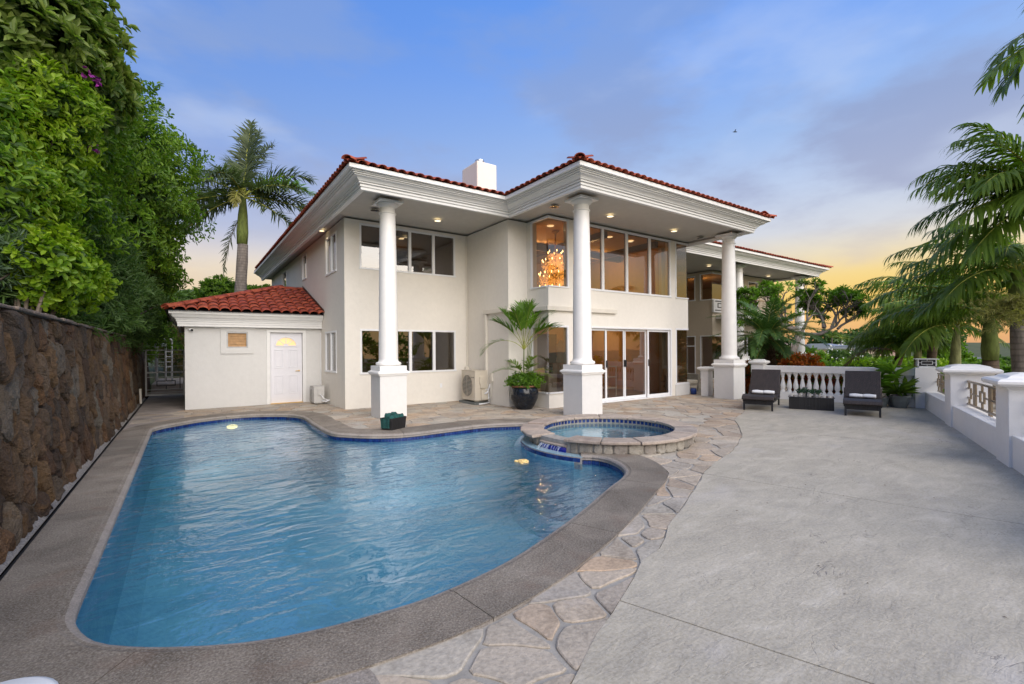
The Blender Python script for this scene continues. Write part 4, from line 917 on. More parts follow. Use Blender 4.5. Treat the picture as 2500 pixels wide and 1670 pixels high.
room(7.82, 13.28, 9.44, 14.6, 2.78, 4.91, yl=10.13, yr=10.2); room(7.82, 13.28, 9.44, 14.6, .012, 2.45, yl=10.13, yr=10.2); room(3.58, 7.1, 12.52, 17, 2.78, 4.91, wallm='dark_room', yl=99); room(3.58, 7.1, 12.52, 17, .012, 2.45, wallm='dark_room', yl=99); room(19.32, 24.4, 12.05, 16, 2.78, 4.91, yl=99); room(19.32, 24.4, 12.05, 16, .012, 2.45, yl=99)
def idown(x, y, z=4.90):
    mb = MB(); mb.lathe([(.0, z-.01), (.09, z-.01), (.1, z-.002)], 16, (x, y), cap=False); mb.build('ceiling_light', 'lamp_on', house)
for x, y in ((8.25, 9.9), (10.57, 9.9), (11.52, 9.9), (5.39, 13.53), (9.6, 12.5), (12, 12.5)): idown(x, y)
lamp(9.2, 12.0, 4.4, 60); lamp(12.0, 12.0, 4.4, 44); lamp(9.4, 12.0, 2.0, 46); lamp(12.0, 12.5, 2.0, 34); lamp(5.5, 14.6, 4.3, 9); lamp(5.5, 15, 1.9, 4); lamp(20.6, 13.4, 4.4, 22); lamp(20.5, 13.4, 1.9, 14)
mb = MB()
for x in (9.9, 12.2): mb.box(x, 9.5, 4.72, x+.16, 14.5, 4.9)
mb.box(7.9, 11.8, 4.70, 13.2, 11.96, 4.9); mb.box(4.9, 12.6, 4.72, 5.06, 16.9, 4.9); mb.box(12.75, 14.3, 2.8, 13.2, 14.55, 4.7); mb.build('ceiling_beam', 'dark_wood', house)
mb = MB(); mb.box(6.05, 16.86, .1, 6.09, 16.96, 2.0); mb.box(6.14, 16.86, .1, 6.17, 16.96, 2.0); mb.build('door_gap_light', 'slot_lit', house)
mb = MB(); mb.box(3.9, 16.8, .9, 4.9, 16.95, 2.0); mb.box(8.6, 14.3, .3, 9.7, 14.55, 2.2); mb.box(11, 14.3, .02, 12.2, 14.55, 2.1); mb.build('inner_door', 'dark_wood', house)
# arched lit niches of the far wing
for zb in (.2, 2.85):
    q = [(20.05, zb), (20.75, zb), (20.75, zb+1.25)]+[(20.4+.35*math.cos(PI*i/12), zb+1.25+.35*math.sin(PI*i/12)) for i in range(1, 12)]+[(20.05, zb+1.25)]
    n_ = len(q); mb = MB(); mb.add([(x, 15.9, z_) for x, z_ in q]+[(x, 15.97, z_) for x, z_ in q], [tuple(range(n_))]+[(i, (i+1) % n_, (i+1) % n_+n_, i+n_) for i in range(n_)]); mb.build('lit_niche', 'orange_glow', house)

# ------------------------------------------------------------ pool house
ph = thing('pool_house', 'small white single-storey annex with a red tile hip roof beside the pool', 'annex', (1.7, 17, 0))
wallgrid('wall', 'Y', 14.85, 0, 3.366, -.1, 2.4, [(1.99, 2.85, -.1, 2.04), (.93, 1.44, 1.60, 2.05)], mat='stucco_white', parent=ph)
wallgrid('wall', 'X', .0, 15.052, 20, -.1, 2.4, mat='stucco_white', parent=ph)
OLp = [(-.15, 20.2), (-.15, 14.70), (3.362, 14.70)]
cp = [(o*.56, 2.17+(z_-4.85)*1.03) for o, z_ in cprof]; sweep(OLp, cp, 'cornice', 'white_trim', ph)
MB().add([(-.13, 14.72, 2.19), (3.36, 14.72, 2.19), (3.36, 14.85, 2.19), (-.13, 14.85, 2.19)], [(0, 1, 2, 3)]).build('soffit', 'soffit', ph)
MB().add([(-.13, 14.72, 2.191), (0, 14.72, 2.191), (0, 20.2, 2.191), (-.13, 20.2, 2.191)], [(0, 1, 2, 3)]).build('soffit', 'soffit', ph)
ye, xe, ze, sl = 14.44, -.40, 2.575, .345
# deck under the tiles
MB().add([(xe, ye, ze-.015), (3.36, ye, ze-.015), (3.36, 17.4, ze-.015+sl*2.96), (xe+2.96, 17.4, ze-.015+sl*2.96), (xe, 20.36, ze-.015)], [(0, 1, 2, 3), (0, 3, 4)]).build('roof_deck', 'dark', ph)
PT = mesh_only('roof_tile', barrel(.40, .128, .112, .016, 8), 'roof_tile', True)
for r_ in range(9):
    for c_ in range(16):
        x = -.34+c_*.245; y = ye-.02+r_*.33
        if x < xe+(y-ye)+.0 and r_ > 0 or x > 3.34: continue
        z_ = ze+sl*(y-ye)+.012
        y_ = Vector((0, 1, sl)).normalized(); x_ = Vector((1, 0, 0)); z3 = x_.cross(y_)
        M = Matrix(((1, y_.x, z3.x, x), (0, y_.y, z3.y, y+random.uniform(-.012, .012)), (0, y_.z, z3.z, z_+random.uniform(-.004, .006)), (0, 0, 0, 1))) @ Matrix.Rotation(random.uniform(-.025, .025), 4, 'Z') @ Matrix.Rotation(-.04, 4, 'X')
        inst('roof_tile', PT, ph, M)
for r_ in range(9):
    for c_ in range(23):
        y = 14.6+c_*.25; x = xe-.02+r_*.33
        if y < ye+(x-xe)+.05 or y > 20.3-(x-xe): continue
        x_ = Vector((0, -1, 0)); y_ = Vector((1, 0, sl)).normalized(); z3 = x_.cross(y_)
        M = Matrix(((x_.x, y_.x, z3.x, x), (x_.y, y_.y, z3.y, y), (x_.z, y_.z, z3.z, ze+sl*(x-xe)+.012), (0, 0, 0, 1))); inst('roof_tile', PT, ph, M)
for i in range(9):
    d = Vector((1, 1, sl)).normalized(); p = Vector((xe, ye, ze+.05))+d*(i*.50); x_ = Vector((1, -1, 0)).normalized(); z3 = x_.cross(d)
    inst('hip_tile', PT, ph, Matrix(((x_.x, d.x*1.3, z3.x, p.x), (x_.y, d.y*1.3, z3.y, p.y), (0, d.z*1.3, z3.z, p.z), (0, 0, 0, 1))))
for i in range(3): inst('ridge_tile', PT, ph, Matrix(((0, 1, 0, 2.5+i*.34), (-1, 0, 0, 17.4), (0, 0, 1, ze+sl*2.96+.03), (0, 0, 0, 1))))
MB().add([(3.358, 14.42, 2.60), (3.358, 17.4, 3.64), (3.358, 17.4, 3.76), (3.358, 14.42, 2.72), (3.34, 14.42, 2.60), (3.34, 17.4, 3.64), (3.34, 17.4, 3.76), (3.34, 14.42, 2.72)], [(4, 5, 6, 7), (7, 6, 2, 3), (0, 4, 7, 3)]).build('flashing', 'dark_wood', ph)
# louvred window
mb = MB(); P = pm('Y', 14.85)
for a0, a1, z0, z1 in ((.79, 1.58, 2.05, 2.16), (.79, 1.58, 1.45, 1.60), (.79, .93, 1.60, 2.05), (1.44, 1.58, 1.60, 2.05)): pbox(mb, P, a0, a1, z0, z1, 0, .03)
w_ = mb.build('window', 'stucco_white', ph)
mb = MB()
for a0, a1, z0, z1 in ((.93, 1.44, 2.01, 2.05), (.93, 1.44, 1.60, 1.64), (.93, .965, 1.64, 2.01), (1.405, 1.44, 1.64, 2.01)): pbox(mb, P, a0, a1, z0, z1, -.05, .012)
mb.build('frame', 'gate_metal', w_)
for i in range(5):
    mb = MB(); mb.obox((1.185, 14.90, 1.67+i*.076), .44, .004, .084, (1, 0, 0), (0, .97, -.25), (0, .25, .97)); mb.build('louvre', 'blind_lit', w_)
# panel door
mb = MB(); pbox(mb, P, 1.90, 1.99, -.0, 2.12, 0, .025); pbox(mb, P, 2.85, 2.94, 0, 2.12, 0, .025); pbox(mb, P, 1.99, 2.85, 2.045, 2.12, 0, .025); mb.build('door_casing', 'white_trim', ph, bevel=.004)
mb = MB(); pbox(mb, P, 1.997, 2.843, .02, 2.035, -.12, -.075); door = mb.build('door', 'door_paint', ph)
for a0, a1, z0, z1 in ((2.10, 2.34, 1.02, 1.55), (2.49, 2.73, 1.02, 1.55), (2.10, 2.34, .28, .80), (2.49, 2.73, .28, .80)):
    mb = MB()
    for e0, e1, dd in ((0, .018, -.062), (.045, .2, -.066)):
        if e0 == 0:
            pbox(mb, P, a0, a1, z0, z0+.018, -.075, dd); pbox(mb, P, a0, a1, z1-.018, z1, -.075, dd); pbox(mb, P, a0, a0+.018, z0+.018, z1-.018, -.075, dd); pbox(mb, P, a1-.018, a1, z0+.018, z1-.018, -.075, dd)
        else: pbox(mb, P, a0+.045, a1-.045, z0+.045, z1-.045, -.075, dd)
    mb.build('panel', 'door_paint', door, bevel=.006)
cx_, cz_ = 2.415, 1.67; mb = MB()
n_ = 20; V = []; 
for rr_, d in ((.30, -.075), (.30, -.055), (.265, -.055), (.265, -.075)): V += [(cx_+rr_*math.cos(PI*i/n_), 14.85-d, cz_+rr_*math.sin(PI*i/n_)*.85) for i in range(n_+1)]
m_ = n_+1; mb.add(V, [(k*m_+i, k*m_+i+1, (k+1)*m_+i+1, (k+1)*m_+i) for k in range(3) for i in range(n_)]); pbox(mb, P, cx_-.30, cx_+.30, cz_-.03, cz_, -.075, -.055)
for k in (1, 2, 3):
    a_ = PI*k/4; mb.obox((cx_+.17*math.cos(a_), 14.85+.062, cz_+.17*math.sin(a_)*.85), .2, .014, .016, (math.cos(a_), 0, math.sin(a_)), (0, 1, 0), (-math.sin(a_), 0, math.cos(a_)))
mb.build('fanlight_frame', 'door_paint', door)
for k in range(4):
    q = [(cx_+.07*math.cos(PI*(k+.06)/4), cz_+.07*math.sin(PI*(k+.06)/4)*.85)]+[(cx_+.262*math.cos(PI*(k+.04+.92*i/5)/4), cz_+.262*math.sin(PI*(k+.04+.92*i/5)/4)*.85) for i in range(6)]+[(cx_+.07*math.cos(PI*(k+.94)/4), cz_+.07*math.sin(PI*(k+.94)/4)*.85)]
    MB().add([(x, 14.85+.070, z_) for x, z_ in q], [tuple(range(len(q)))]).build('fanlight_pane', 'fanlight', door)
mb = MB(); mb.tube([(2.76, 14.925, .93), (2.76, 14.88, .93)], .022, 10); mb.tube([(2.76, 14.885, .93), (2.66, 14.885, .925)], .009, 8); mb.build('handle', 'brass', door)
mb = MB(); mb.box(1.99, 14.80, -.02, 2.85, 14.95, .02); mb.build('threshold', 'brass', ph)
o = thing('security_camera', 'small white dome camera under the annex cornice', 'camera', (.12, 14.80, 2.09)); mb = MB(); mb.lathe([(.045, 0), (.045, .05), (.03, .06)], 14, (.12, 14.82)); mb.v = [(x, y, z_+2.07) for x, y, z_ in mb.v]; mb.build('housing', 'vinyl', o)
mb = MB(); mb.tube([(.14, 14.80, 2.085), (.16, 14.76, 2.07)], .026, 12); mb.build('lens', 'dark', o)
mb = MB(); mb.box(.66, 14.815, 2.14, 1.62, 14.845, 2.165); mb.build('conduit', 'vinyl', ph)
def at(u, v, dep):      # a point seen from the terrace at a given distance
    dx = u-1250; dy = -(v-852.4); x = (dx+rl*dy)/1141; y = (dy-rl*dx)/1141
    p = (F+R*x+Z*y)*dep; return Vector((p.x, p.y, 1.52+p.z))
# ------------------------------------------------------------ lava rock wall
sw = thing('stone_wall', 'tall brown lava rock wall running along the left side of the pool', 'stone wall', (-1.4, 8, 0))
BT_ = lambda z_: .145*(1-z_/1.9)
mb = MB(); mb.add([(-1.62, -1.5, -.2), (-1.285+BT_(-.2), -1.5, -.2), (-1.285, -1.5, 1.9), (-1.62, -1.5, 1.9), (-1.62, 24, -.2), (-1.285+BT_(-.2), 24, -.2), (-1.285, 24, 1.9), (-1.62, 24, 1.9)], [(0, 1, 2, 3), (7, 6, 5, 4), (0, 4, 5, 1), (1, 5, 6, 2), (2, 6, 7, 3), (3, 7, 4, 0)]); mb.build('mortar_core', 'lava_mortar', sw)
pts = []; tries = 0; ZS = .66
while len(pts) < 420 and tries < 40000:
    tries += 1; y = -1.0+random.random()**1.25*22; z_ = random.uniform(-.02, 1.86)*ZS; r0 = random.choice((.12, .16, .21, .28))*random.uniform(.9, 1.2)+max(0, y)*.008
    if all((y-a_)**2+(z_-b_)**2 > (r0*.93)**2 for a_, b_ in pts): pts.append((y, z_))
cells = [[(a_, b_/ZS) for a_, b_ in c_] for c_ in voronoi(pts, .5)]; o_ = list(zip(cells, pts)); o_.sort(key=lambda q: q[1][0] if q[1][0] > 1.5 else 99)
extra = MB(); cnt = 0
for c_, p in o_:
    q = [(max(-1.4, min(24, a_)), max(-.04, min(1.90, b_))) for a_, b_ in c_]
    if len(q) < 3 or abs(area(q)) < .01: continue
    if area(q) < 0: q = q[::-1]
    q = chaikin(jitter_poly(shrink(q, random.uniform(.002, .014)), .13)); n_ = len(q); i1, i2 = shrink(q, .02), shrink(q, .065); dpt = random.uniform(.02, .085); cy_ = sum(a_ for a_, b_ in q)/n_; cz_ = sum(b_ for a_, b_ in q)/n_
    lean = (random.uniform(-.15, .15), random.uniform(-.15, .15)); X = lambda a_, b_, d: -1.29+BT_(b_)+d+lean[0]*(a_-cy_)*d*4+lean[1]*(b_-cz_)*d*4+random.uniform(-.016, .016)
    V = [(X(a_, b_, 0)-.02, a_, b_) for a_, b_ in q]+[(X(a_, b_, dpt*.62), a_, b_) for a_, b_ in i1]+[(X(a_, b_, dpt*.95), a_, b_) for a_, b_ in i2]+[(X(cy_, cz_, dpt*1.05), cy_, cz_)]
    f = [(i+k*n_, (i+1) % n_+k*n_, (i+1) % n_+(k+1)*n_, i+(k+1)*n_) for i in range(n_) for k in (0, 1)]+[(i+2*n_, (i+1) % n_+2*n_, 3*n_) for i in range(n_)]
    if cnt < 298: mesh_obj('stone', np.array(V), f, 'lava', sw, smooth=False)
    else: extra.add(V, f)
    cnt += 1
if extra.v: extra.build('stones', 'lava', sw, kind='stuff')
y = -1.4
while y < 23.5:
    l = random.uniform(.3, .6); mb = MB(); mb.box(-1.64-random.uniform(0, .02), y, 1.905, -1.235+random.uniform(-.02, .02), y+l-.005, 1.94+random.uniform(-.008, .008)); mb.build('cap_stone', 'lava_cap', sw, bevel=.012); y += l
mb = MB(); mb.tube([(-1.05, 17.2, .02), (-1.06, 17.2, .45)], .03, 8); tag(mb.build('pipe_stub', 'pipe'), 'short white pipe stub standing at the foot of the stone wall', 'pipe')

# gate
g_ = thing('garden_gate', 'grey metal side gate with a rectangular fret between wall and annex', 'gate', (-.55, 19.6, 0)); Y0 = 19.6
mb = MB()
for x0, x1, z0, z1 in ((-1.08, -1.03, .05, 1.55), (-.05, .0, .02, 1.55), (-1.03, -.05, .05, .10), (-1.03, -.05, .80, .85), (-1.12, .02, 1.55, 1.585)): mb.box(x0, Y0-.02, z0, x1, Y0+.02, z1)
mb.build('frame', 'gate_metal', g_)
for x0, x1, z_ in ((-1.03, -.05, .14), (-1.03, -.05, .24), (-1.03, -.05, .66), (-1.03, -.05, 1.02), (-.76, -.28, 1.15), (-.76, -.28, 1.28), (-1.03, -.05, 1.42)):
    mb = MB(); mb.box(x0, Y0-.01, z_, x1, Y0+.01, z_+.018); mb.build('bar', 'gate_metal', g_)
mb = MB()
for x0, x1, z0, z1 in ((-.78, -.26, .36, .385), (-.78, -.26, .52, .545), (-.78, -.755, .385, .52), (-.285, -.26, .385, .52), (-.53, -.505, .258, .36), (-.53, -.505, .545, .66), (-.15, -.125, .258, .66)): mb.box(x0, Y0-.014, z0, x1, Y0+.014, z1)
mb.build('fret', 'dark', g_)
# white ladder frame beyond the gate
t = thing('garden_ladder', 'white bent-tube ladder standing beyond the side gate', 'ladder', (-.5, 23.0, .32)); mb = MB()
for x in (-.62, -.42): mb.tube([(x, 23, .3), (x, 23, 1.75), (x+.01, 22.95, 1.95), (x-.04, 22.85, 2.02)], .03, 8)
mb.build('rail', 'vinyl', t, True)
for i in range(6):
    mb = MB(); mb.box(-.60, 22.97, .5+i*.2, -.44, 23.03, .53+i*.2); mb.build('rung', 'vinyl', t)
t = thing('garden_basin', 'white round basin on a stand behind the side gate', 'basin', (-.95, 24, .3)); mb = MB(); mb.lathe([(.05, .3), (.06, 1.7), (.3, 1.75), (.34, 1.85), (.30, 1.86), (.1, 1.80)], 16, (-.95, 24)); mb.build('bowl', 'vinyl', t, True)

# ------------------------------------------------------------ air conditioners
def ac(name, label, x0, x1, y0, y1, z0, z1, mat, pad=True):
    t = thing(name, label, 'air conditioner', ((x0+x1)/2, (y0+y1)/2, 0))
    if pad: mb = MB(); mb.box(x0-.05, y0-.06, .0, x1+.03, y1+.06, .055); mb.build('pad', 'roof_grey', t)
    mb = MB(); mb.box(x0, y0, z0, x1, y1, z1); mb.box(x0+.03, y0+.05, z0-.03, x1-.03, y0+.12, z0); mb.box(x0+.03, y1-.12, z0-.03, x1-.03, y1-.05, z0); mb.build('casing', mat, t, bevel=.012)
    mb = MB(); mb.box(x0-.008, y0-.004, z1, x1+.004, y1+.004, z1+.015); mb.build('lid', mat, t, bevel=.004)
    cy, cz, r_ = y0+(y1-y0)*.56, (z0+z1)/2-.01, min(y1-y0, z1-z0)*.38
    disc = lambda rr_, x: [(x, cy+rr_*math.cos(2*PI*i/28), cz+rr_*math.sin(2*PI*i/28)) for i in range(28)]
    MB().add(disc(r_, x0-.003), [tuple(range(28))]).build('fan_opening', 'fan_grey', t)
    for k in range(5):
        a_ = 2*PI*k/5; mb = MB(); mb.obox((x0-.006, cy+r_*.45*math.cos(a_), cz+r_*.45*math.sin(a_)), .004, r_*.8, r_*.3, (1, 0, 0), (0, math.cos(a_), math.sin(a_)), (0, -math.sin(a_), math.cos(a_))); mb.build('fan_blade', 'roof_grey', t)
    mb = MB()
    for k in range(17): z_ = cz-r_+r_*2*k/16; mb.box(x0-.022, cy-r_*1.02, z_-.004, x0-.015, cy+r_*1.02, z_+.004)
    for k in (-1, 0, 1): mb.box(x0-.016, cy+k*r_*.98-.004, cz-r_*1.05, x0-.009, cy+k*r_*.98+.004, cz+r_*1.05)
    mb.build('grille', mat, t)
    return t
t = ac('air_conditioner', 'large beige outdoor air conditioner on a dark pad left of the potted palm', 6.53, 6.92, 11.10, 11.88, .10, .92, 'ac_beige')
mb = MB(); mb.box(6.66, 11.06, .56, 6.80, 11.099, .76); mb.box(6.68, 11.05, .44, 6.82, 11.099, .56); mb.box(6.70, 11.04, .12, 6.90, 11.099, .40); mb.build('service_cover', 'ac_beige', t, bevel=.008)
mb = MB(); mb.box(6.525, 11.16, .73, 6.532, 11.32, .75); mb.build('nameplate', 'roof_grey', t)
mb = MB(); mb.tube([(6.84, 11.06, .40), (6.90, 11.0, .42), (6.94, 10.99, .55)], .016, 8); mb.tube([(6.80, 11.04, .28), (6.88, 11.0, .34), (6.93, 11.12, .40)], .026, 8); mb.tube([(6.93, 11.08, .4), (6.93, 11.03, .035), (6.7, 10.93, .03), (6.55, 10.93, .03)], .018, 8); mb.build('hose', 'vinyl', t, True)
t = ac('air_conditioner', 'small grey outdoor air conditioner between the annex door and the house', 2.96, 3.24, 13.92, 14.46, .04, .50, 'ac_grey', False)
mb = MB(); mb.box(3.06, 13.885, .26, 3.16, 13.92, .44); mb.build('service_cover', 'ac_grey', t); mb = MB(); mb.tube([(3.12, 13.88, .28), (3.2, 13.8, .16), (3.33, 13.8, .12)], .015, 8); mb.tube([(3.16, 13.9, .1), (3.26, 13.82, .08), (3.35, 13.8, .12)], .022, 8); mb.build('hose', 'vinyl', t, True)

# ------------------------------------------------------------ leaves and palms
def leafmesh(B, D, U, Ln, Wd, fold=.25, curl=.15):
    B, D, U = (np.asarray(a_, float) for a_ in (B, D, U)); D = D/np.linalg.norm(D, axis=1, keepdims=True); Sd = np.cross(D, U); Sd /= np.maximum(np.linalg.norm(Sd, axis=1, keepdims=True), 1e-6); Up = np.cross(Sd, D)
    Ln = np.asarray(Ln)[:, None]; Wd = np.asarray(Wd)[:, None]; n = len(B)
    pts_ = [B, B+D*Ln*.3+Sd*Wd*.42+Up*Wd*fold, B+D*Ln*.72+Sd*Wd*.46+Up*(Wd*fold-Ln*curl*.4), B+D*Ln-Up*Ln*curl, B+D*Ln*.72-Sd*Wd*.46+Up*(Wd*fold-Ln*curl*.4), B+D*Ln*.3-Sd*Wd*.42+Up*Wd*fold]
    V = np.stack(pts_, 1).reshape(-1, 3); k = np.arange(n)[:, None]*6; Fc = np.concatenate([k+np.array([[0, 1, 2, 3]]), k+np.array([[0, 3, 4, 5]])], 0); return V, Fc
def join(parts):
    V = []; Fc = []; o = 0
    for v_, f_ in parts: V.append(v_); Fc.append(f_+o); o += len(v_)
    return np.concatenate(V), np.concatenate(Fc)
def unit(n): d = rs.normal(size=(n, 3)); return d/np.linalg.norm(d, axis=1, keepdims=True)
def clumps(cen, axis, nl, spread, ln, wd, fold=.25, curl=.15, spray=0.0):
    n = len(cen); cen = np.repeat(cen, nl, 0); axis = np.repeat(axis, nl, 0); N_ = n*nl
    r_ = unit(N_); r_ -= axis*(r_*axis).sum(1, keepdims=True); r_ /= np.maximum(np.linalg.norm(r_, axis=1, keepdims=True), 1e-6); a_ = np.radians(rs.uniform(spread*.45, spread, N_))[:, None]
    D = axis*np.cos(a_)+r_*np.sin(a_); U = axis+rs.normal(size=(N_, 3))*.25
    B = cen+axis*(rs.uniform(-spray, spray, N_)[:, None])+unit(N_)*(rs.uniform(0, max(spray, .001), N_)[:, None])*.5
    return leafmesh(B, D, U, rs.uniform(.7, 1.15, N_)*ln, rs.uniform(.75, 1.1, N_)*wd, fold, curl)
def shell(ells, n, lo=.8, hi=1.03, up=.35):
    C_ = []; A_ = []; vol = np.array([e[1][0]*e[1][1]+e[1][1]*e[1][2] for e in ells]); cnt = (n*vol/vol.sum()).astype(int)
    for (c_, r_), k in zip(ells, cnt):
        d = unit(k); lump = 1+.17*np.sin(d[:, 0]*8+c_[0])*np.sin(d[:, 1]*7+c_[1])+.12*np.sin(d[:, 2]*10+c_[2]+d[:, 0]*5); p = np.array(c_)+d*np.array(r_)*(rs.uniform(lo, hi, k)*lump)[:, None]; nr = d/np.array(r_); nr /= np.linalg.norm(nr, axis=1, keepdims=True)
        keep = np.ones(k, bool)
        for c2, r2 in ells:
            if c2 is c_: continue
            keep &= (((p-np.array(c2))/np.array(r2))**2).sum(1) > .5
        C_.append(p[keep]); a_ = nr+np.array([0, 0, up])+rs.normal(size=nr.shape)*.3; a_ /= np.linalg.norm(a_, axis=1, keepdims=True); A_.append(a_[keep])
    return np.concatenate(C_), np.concatenate(A_)
def crown(parent, ells, n, nl, ln, wd, mat, spread=70, spray=.1, lo=.8, hi=1.03, name='crown', cull=None, **k):
    c_, a_ = shell(ells, n, lo, hi)
    if cull is not None: m_ = cull(c_); c_, a_ = c_[m_], a_[m_]
    V, f = clumps(c_, a_, nl, spread, ln, wd, spray=spray, **k); return mesh_obj(name, V, f, mat, parent)
def tree(name, label, cat, base, ells, n, nl, ln, wd, mat, trunk_r=.15, inner=True, group=None, barkm='bark', cull=None, **k):
    t = thing(name, label, cat, tuple(base), group); crown(t, ells, n, nl, ln, wd, mat, cull=cull, **k)
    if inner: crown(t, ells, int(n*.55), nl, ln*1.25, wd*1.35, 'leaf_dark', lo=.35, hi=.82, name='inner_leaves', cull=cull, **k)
    mb = MB(); b_ = Vector(base); cs = [Vector(e[0]) for e in ells]; c0 = sum(cs, Vector())/len(cs); mid = b_.lerp(c0, .5)+Vector((.1, .1, 0)); mb.tube([b_-Vector((0, 0, .2)), b_.lerp(mid, .5)+Vector((.05, 0, 0)), mid], [trunk_r, trunk_r*.8, trunk_r*.6], 10)
    for c_, (cc, rr_) in zip(cs, ells):
        for j in range(4):
            e_ = c_+Vector(unit(1)[0])*Vector(rr_).length*.38; mb.tube([mid, mid.lerp(e_, .5)+Vector((0, 0, .1)), e_], [trunk_r*.45, trunk_r*.3, trunk_r*.12], 6)
    mb.build('trunk', barkm, t, True); return t
def frond(parent, o, az, el, length, droop=60, ll=.6, n=34, w=.045, mat='palm_leaf', vee=.35, hang=.5, plum=0, rr=.02, start=.12, lean=45, rib='rachis', tipdroop=1.0):
    az = rad(az); h_ = R*math.cos(az)+F*math.sin(az); P = [Vector(o)]; T = []; K = 24
    for i in range(K):
        t = i/K; e_ = rad(el-droop*t**tipdroop); d = h_*math.cos(e_)+Z*math.sin(e_); T.append(d); P.append(P[-1]+d*(length/K))
    T.append(T[-1]); parts = []; B = []; D = []; Lh = []; W_ = []; Ud = []
    for s_ in (-1, 1):
        for i in range(n):
            t = start+(1-start)*(i+random.uniform(-.25, .25))/n; t = min(.998, max(start*.8, t)); k = t*K; j = int(k); p = P[j].lerp(P[j+1], k-j); d = T[j]; sd_ = d.cross(Z); 
            if sd_.length < .1: sd_ = R.copy()
            sd_.normalize(); u_ = sd_.cross(d); prof_ = math.sin(PI*min(1, (.18+.82*(t-start)/(1-start))))**.55 if t < .93 else .45
            al = rad(lean-12+30*t+random.uniform(-13, 13)); v_ = vee+random.uniform(-.12, .12)+(random.uniform(-plum, plum) if plum else 0)
            q = (sd_*s_*math.cos(al)+d*math.sin(al)+u_*v_).normalized(); B.append(p); D.append(q); Lh.append(ll*max(.25, prof_)*random.uniform(.85, 1.1)); W_.append(w*random.uniform(.8, 1.1)); Ud.append(u_)
    B, D, U = map(np.array, (B, D, Ud)); Lh = np.array(Lh); W_ = np.array(W_); m_ = len(B); V = []; Sg = 4; cur = B.copy(); dr_ = D.copy(); Sd = np.cross(D, U); Sd /= np.maximum(np.linalg.norm(Sd, axis=1, keepdims=True), 1e-6)
    for s_ in range(Sg+1):
        ww = (W_*[.5, 1, .95, .6, .04][s_]/2)[:, None]; V += [cur-Sd*ww, cur+Sd*ww]; dr_ = dr_+np.array([0, 0, -hang])*(.16+.10*s_)*rs.uniform(.3, 1.8, (m_, 1)); dr_ /= np.linalg.norm(dr_, axis=1, keepdims=True); cur = cur+dr_*(Lh/Sg)[:, None]
    V = np.stack(V, 1).reshape(-1, 3); k = np.arange(m_)[:, None]*(2*(Sg+1)); Fc = np.concatenate([k+np.array([[2*s_, 2*s_+1, 2*s_+3, 2*s_+2]]) for s_ in range(Sg)])
    fo = mesh_obj('frond', V, Fc, mat, parent); mb = MB(); mb.tube(P, [rr*(1-.85*i/K) for i in range(K+1)], 5); mb.build('midrib', rib, fo, True); return fo
def palm(name, label, base, crown_, specs, r0=.18, r1=.13, shaft=1.0, trunkm='palm_brown', shaftm='crownshaft', group=None, rs_=None, shaftbase=None, **k):
    t = thing(name, label, 'palm tree', tuple(base), group); b_, c_ = Vector(base), Vector(crown_); d = (c_-b_); l = d.length; s0 = b_+d*((l-shaft)/l); K = 8
    mb = MB(); mb.tube([b_.lerp(s0, i/K)+Vector((.03*math.sin(i), 0, 0)) for i in range(K+1)], [r0+(r1-r0)*i/K+.012*(i % 2) for i in range(K+1)], 14); mb.build('trunk', trunkm, t, True)
    if shaft > .1: mb = MB(); mb.tube([s0, s0.lerp(c_, .25), s0.lerp(c_, .6), c_+d.normalized()*.1], [r1*1.02, r1*1.12, r1*.92, r1*.45], 12); mb.build('crownshaft', shaftm, t, True)
    for sp in specs:
        kk = dict(k); kk.update(sp[3] if len(sp) > 3 else {}); frond(t, c_-d.normalized()*random.uniform(0, .12), sp[0], sp[1], sp[2], **kk)
    return t
# ---- royal palm behind the annex
o_ = at(594, 478, 25)
sp = [(95, 84, 4.10, dict(droop=14)), (60, 80, 3.46, dict(droop=35)), (150, 52, 5.12, dict(droop=62)), (175, 38, 4.99, dict(droop=62)), (165, 22, 4.74, dict(droop=55)), (192, 5, 4.10, dict(droop=50)), (10, 40, 3.46, dict(droop=75, mat='palm_bright', ll=.9)), (-12, 28, 3.33, dict(droop=60)), (8, 2, 4.10, dict(droop=38)), (-8, -18, 3.71, dict(droop=35)),
      (270, 50, 3.0, dict(droop=110)), (285, 20, 1.8, dict(droop=110, mat='seed_brush', n=40, ll=.6)), (200, -20, 3.2, dict(droop=40)), (160, 8, 4.6, dict(droop=48)), (100, 45, 3.6, dict(droop=60)), (130, 66, 4.2, dict(droop=60)), (30, 58, 3.6, dict(droop=70)), (20, 18, 3.6, dict(droop=60)), (155, 35, 4.6, dict(droop=75)), (75, 88, 3.7, dict(droop=30))]
sp = [(a_, b_, c_*1.12, d_) for a_, b_, c_, d_ in sp]
pb = at(583, 860, 25); pb.z = -.1
rp = palm('royal_palm', 'tall royal palm with a grey trunk rising behind the red-roofed annex', pb, o_, sp, .34, .25, 2.6, 'palm_trunk', 'crownshaft', ll=1.05, n=95, w=.075, mat='palm_grey', plum=.7, vee=.2, hang=.45, rr=.05, lean=38)
frond(rp, o_-Vector((.1, 0, 1.0)), 185, -62, 3.2, droop=25, ll=.6, n=46, w=.045, mat='palm_grey', plum=.5, hang=.3, rib='dead_frond')
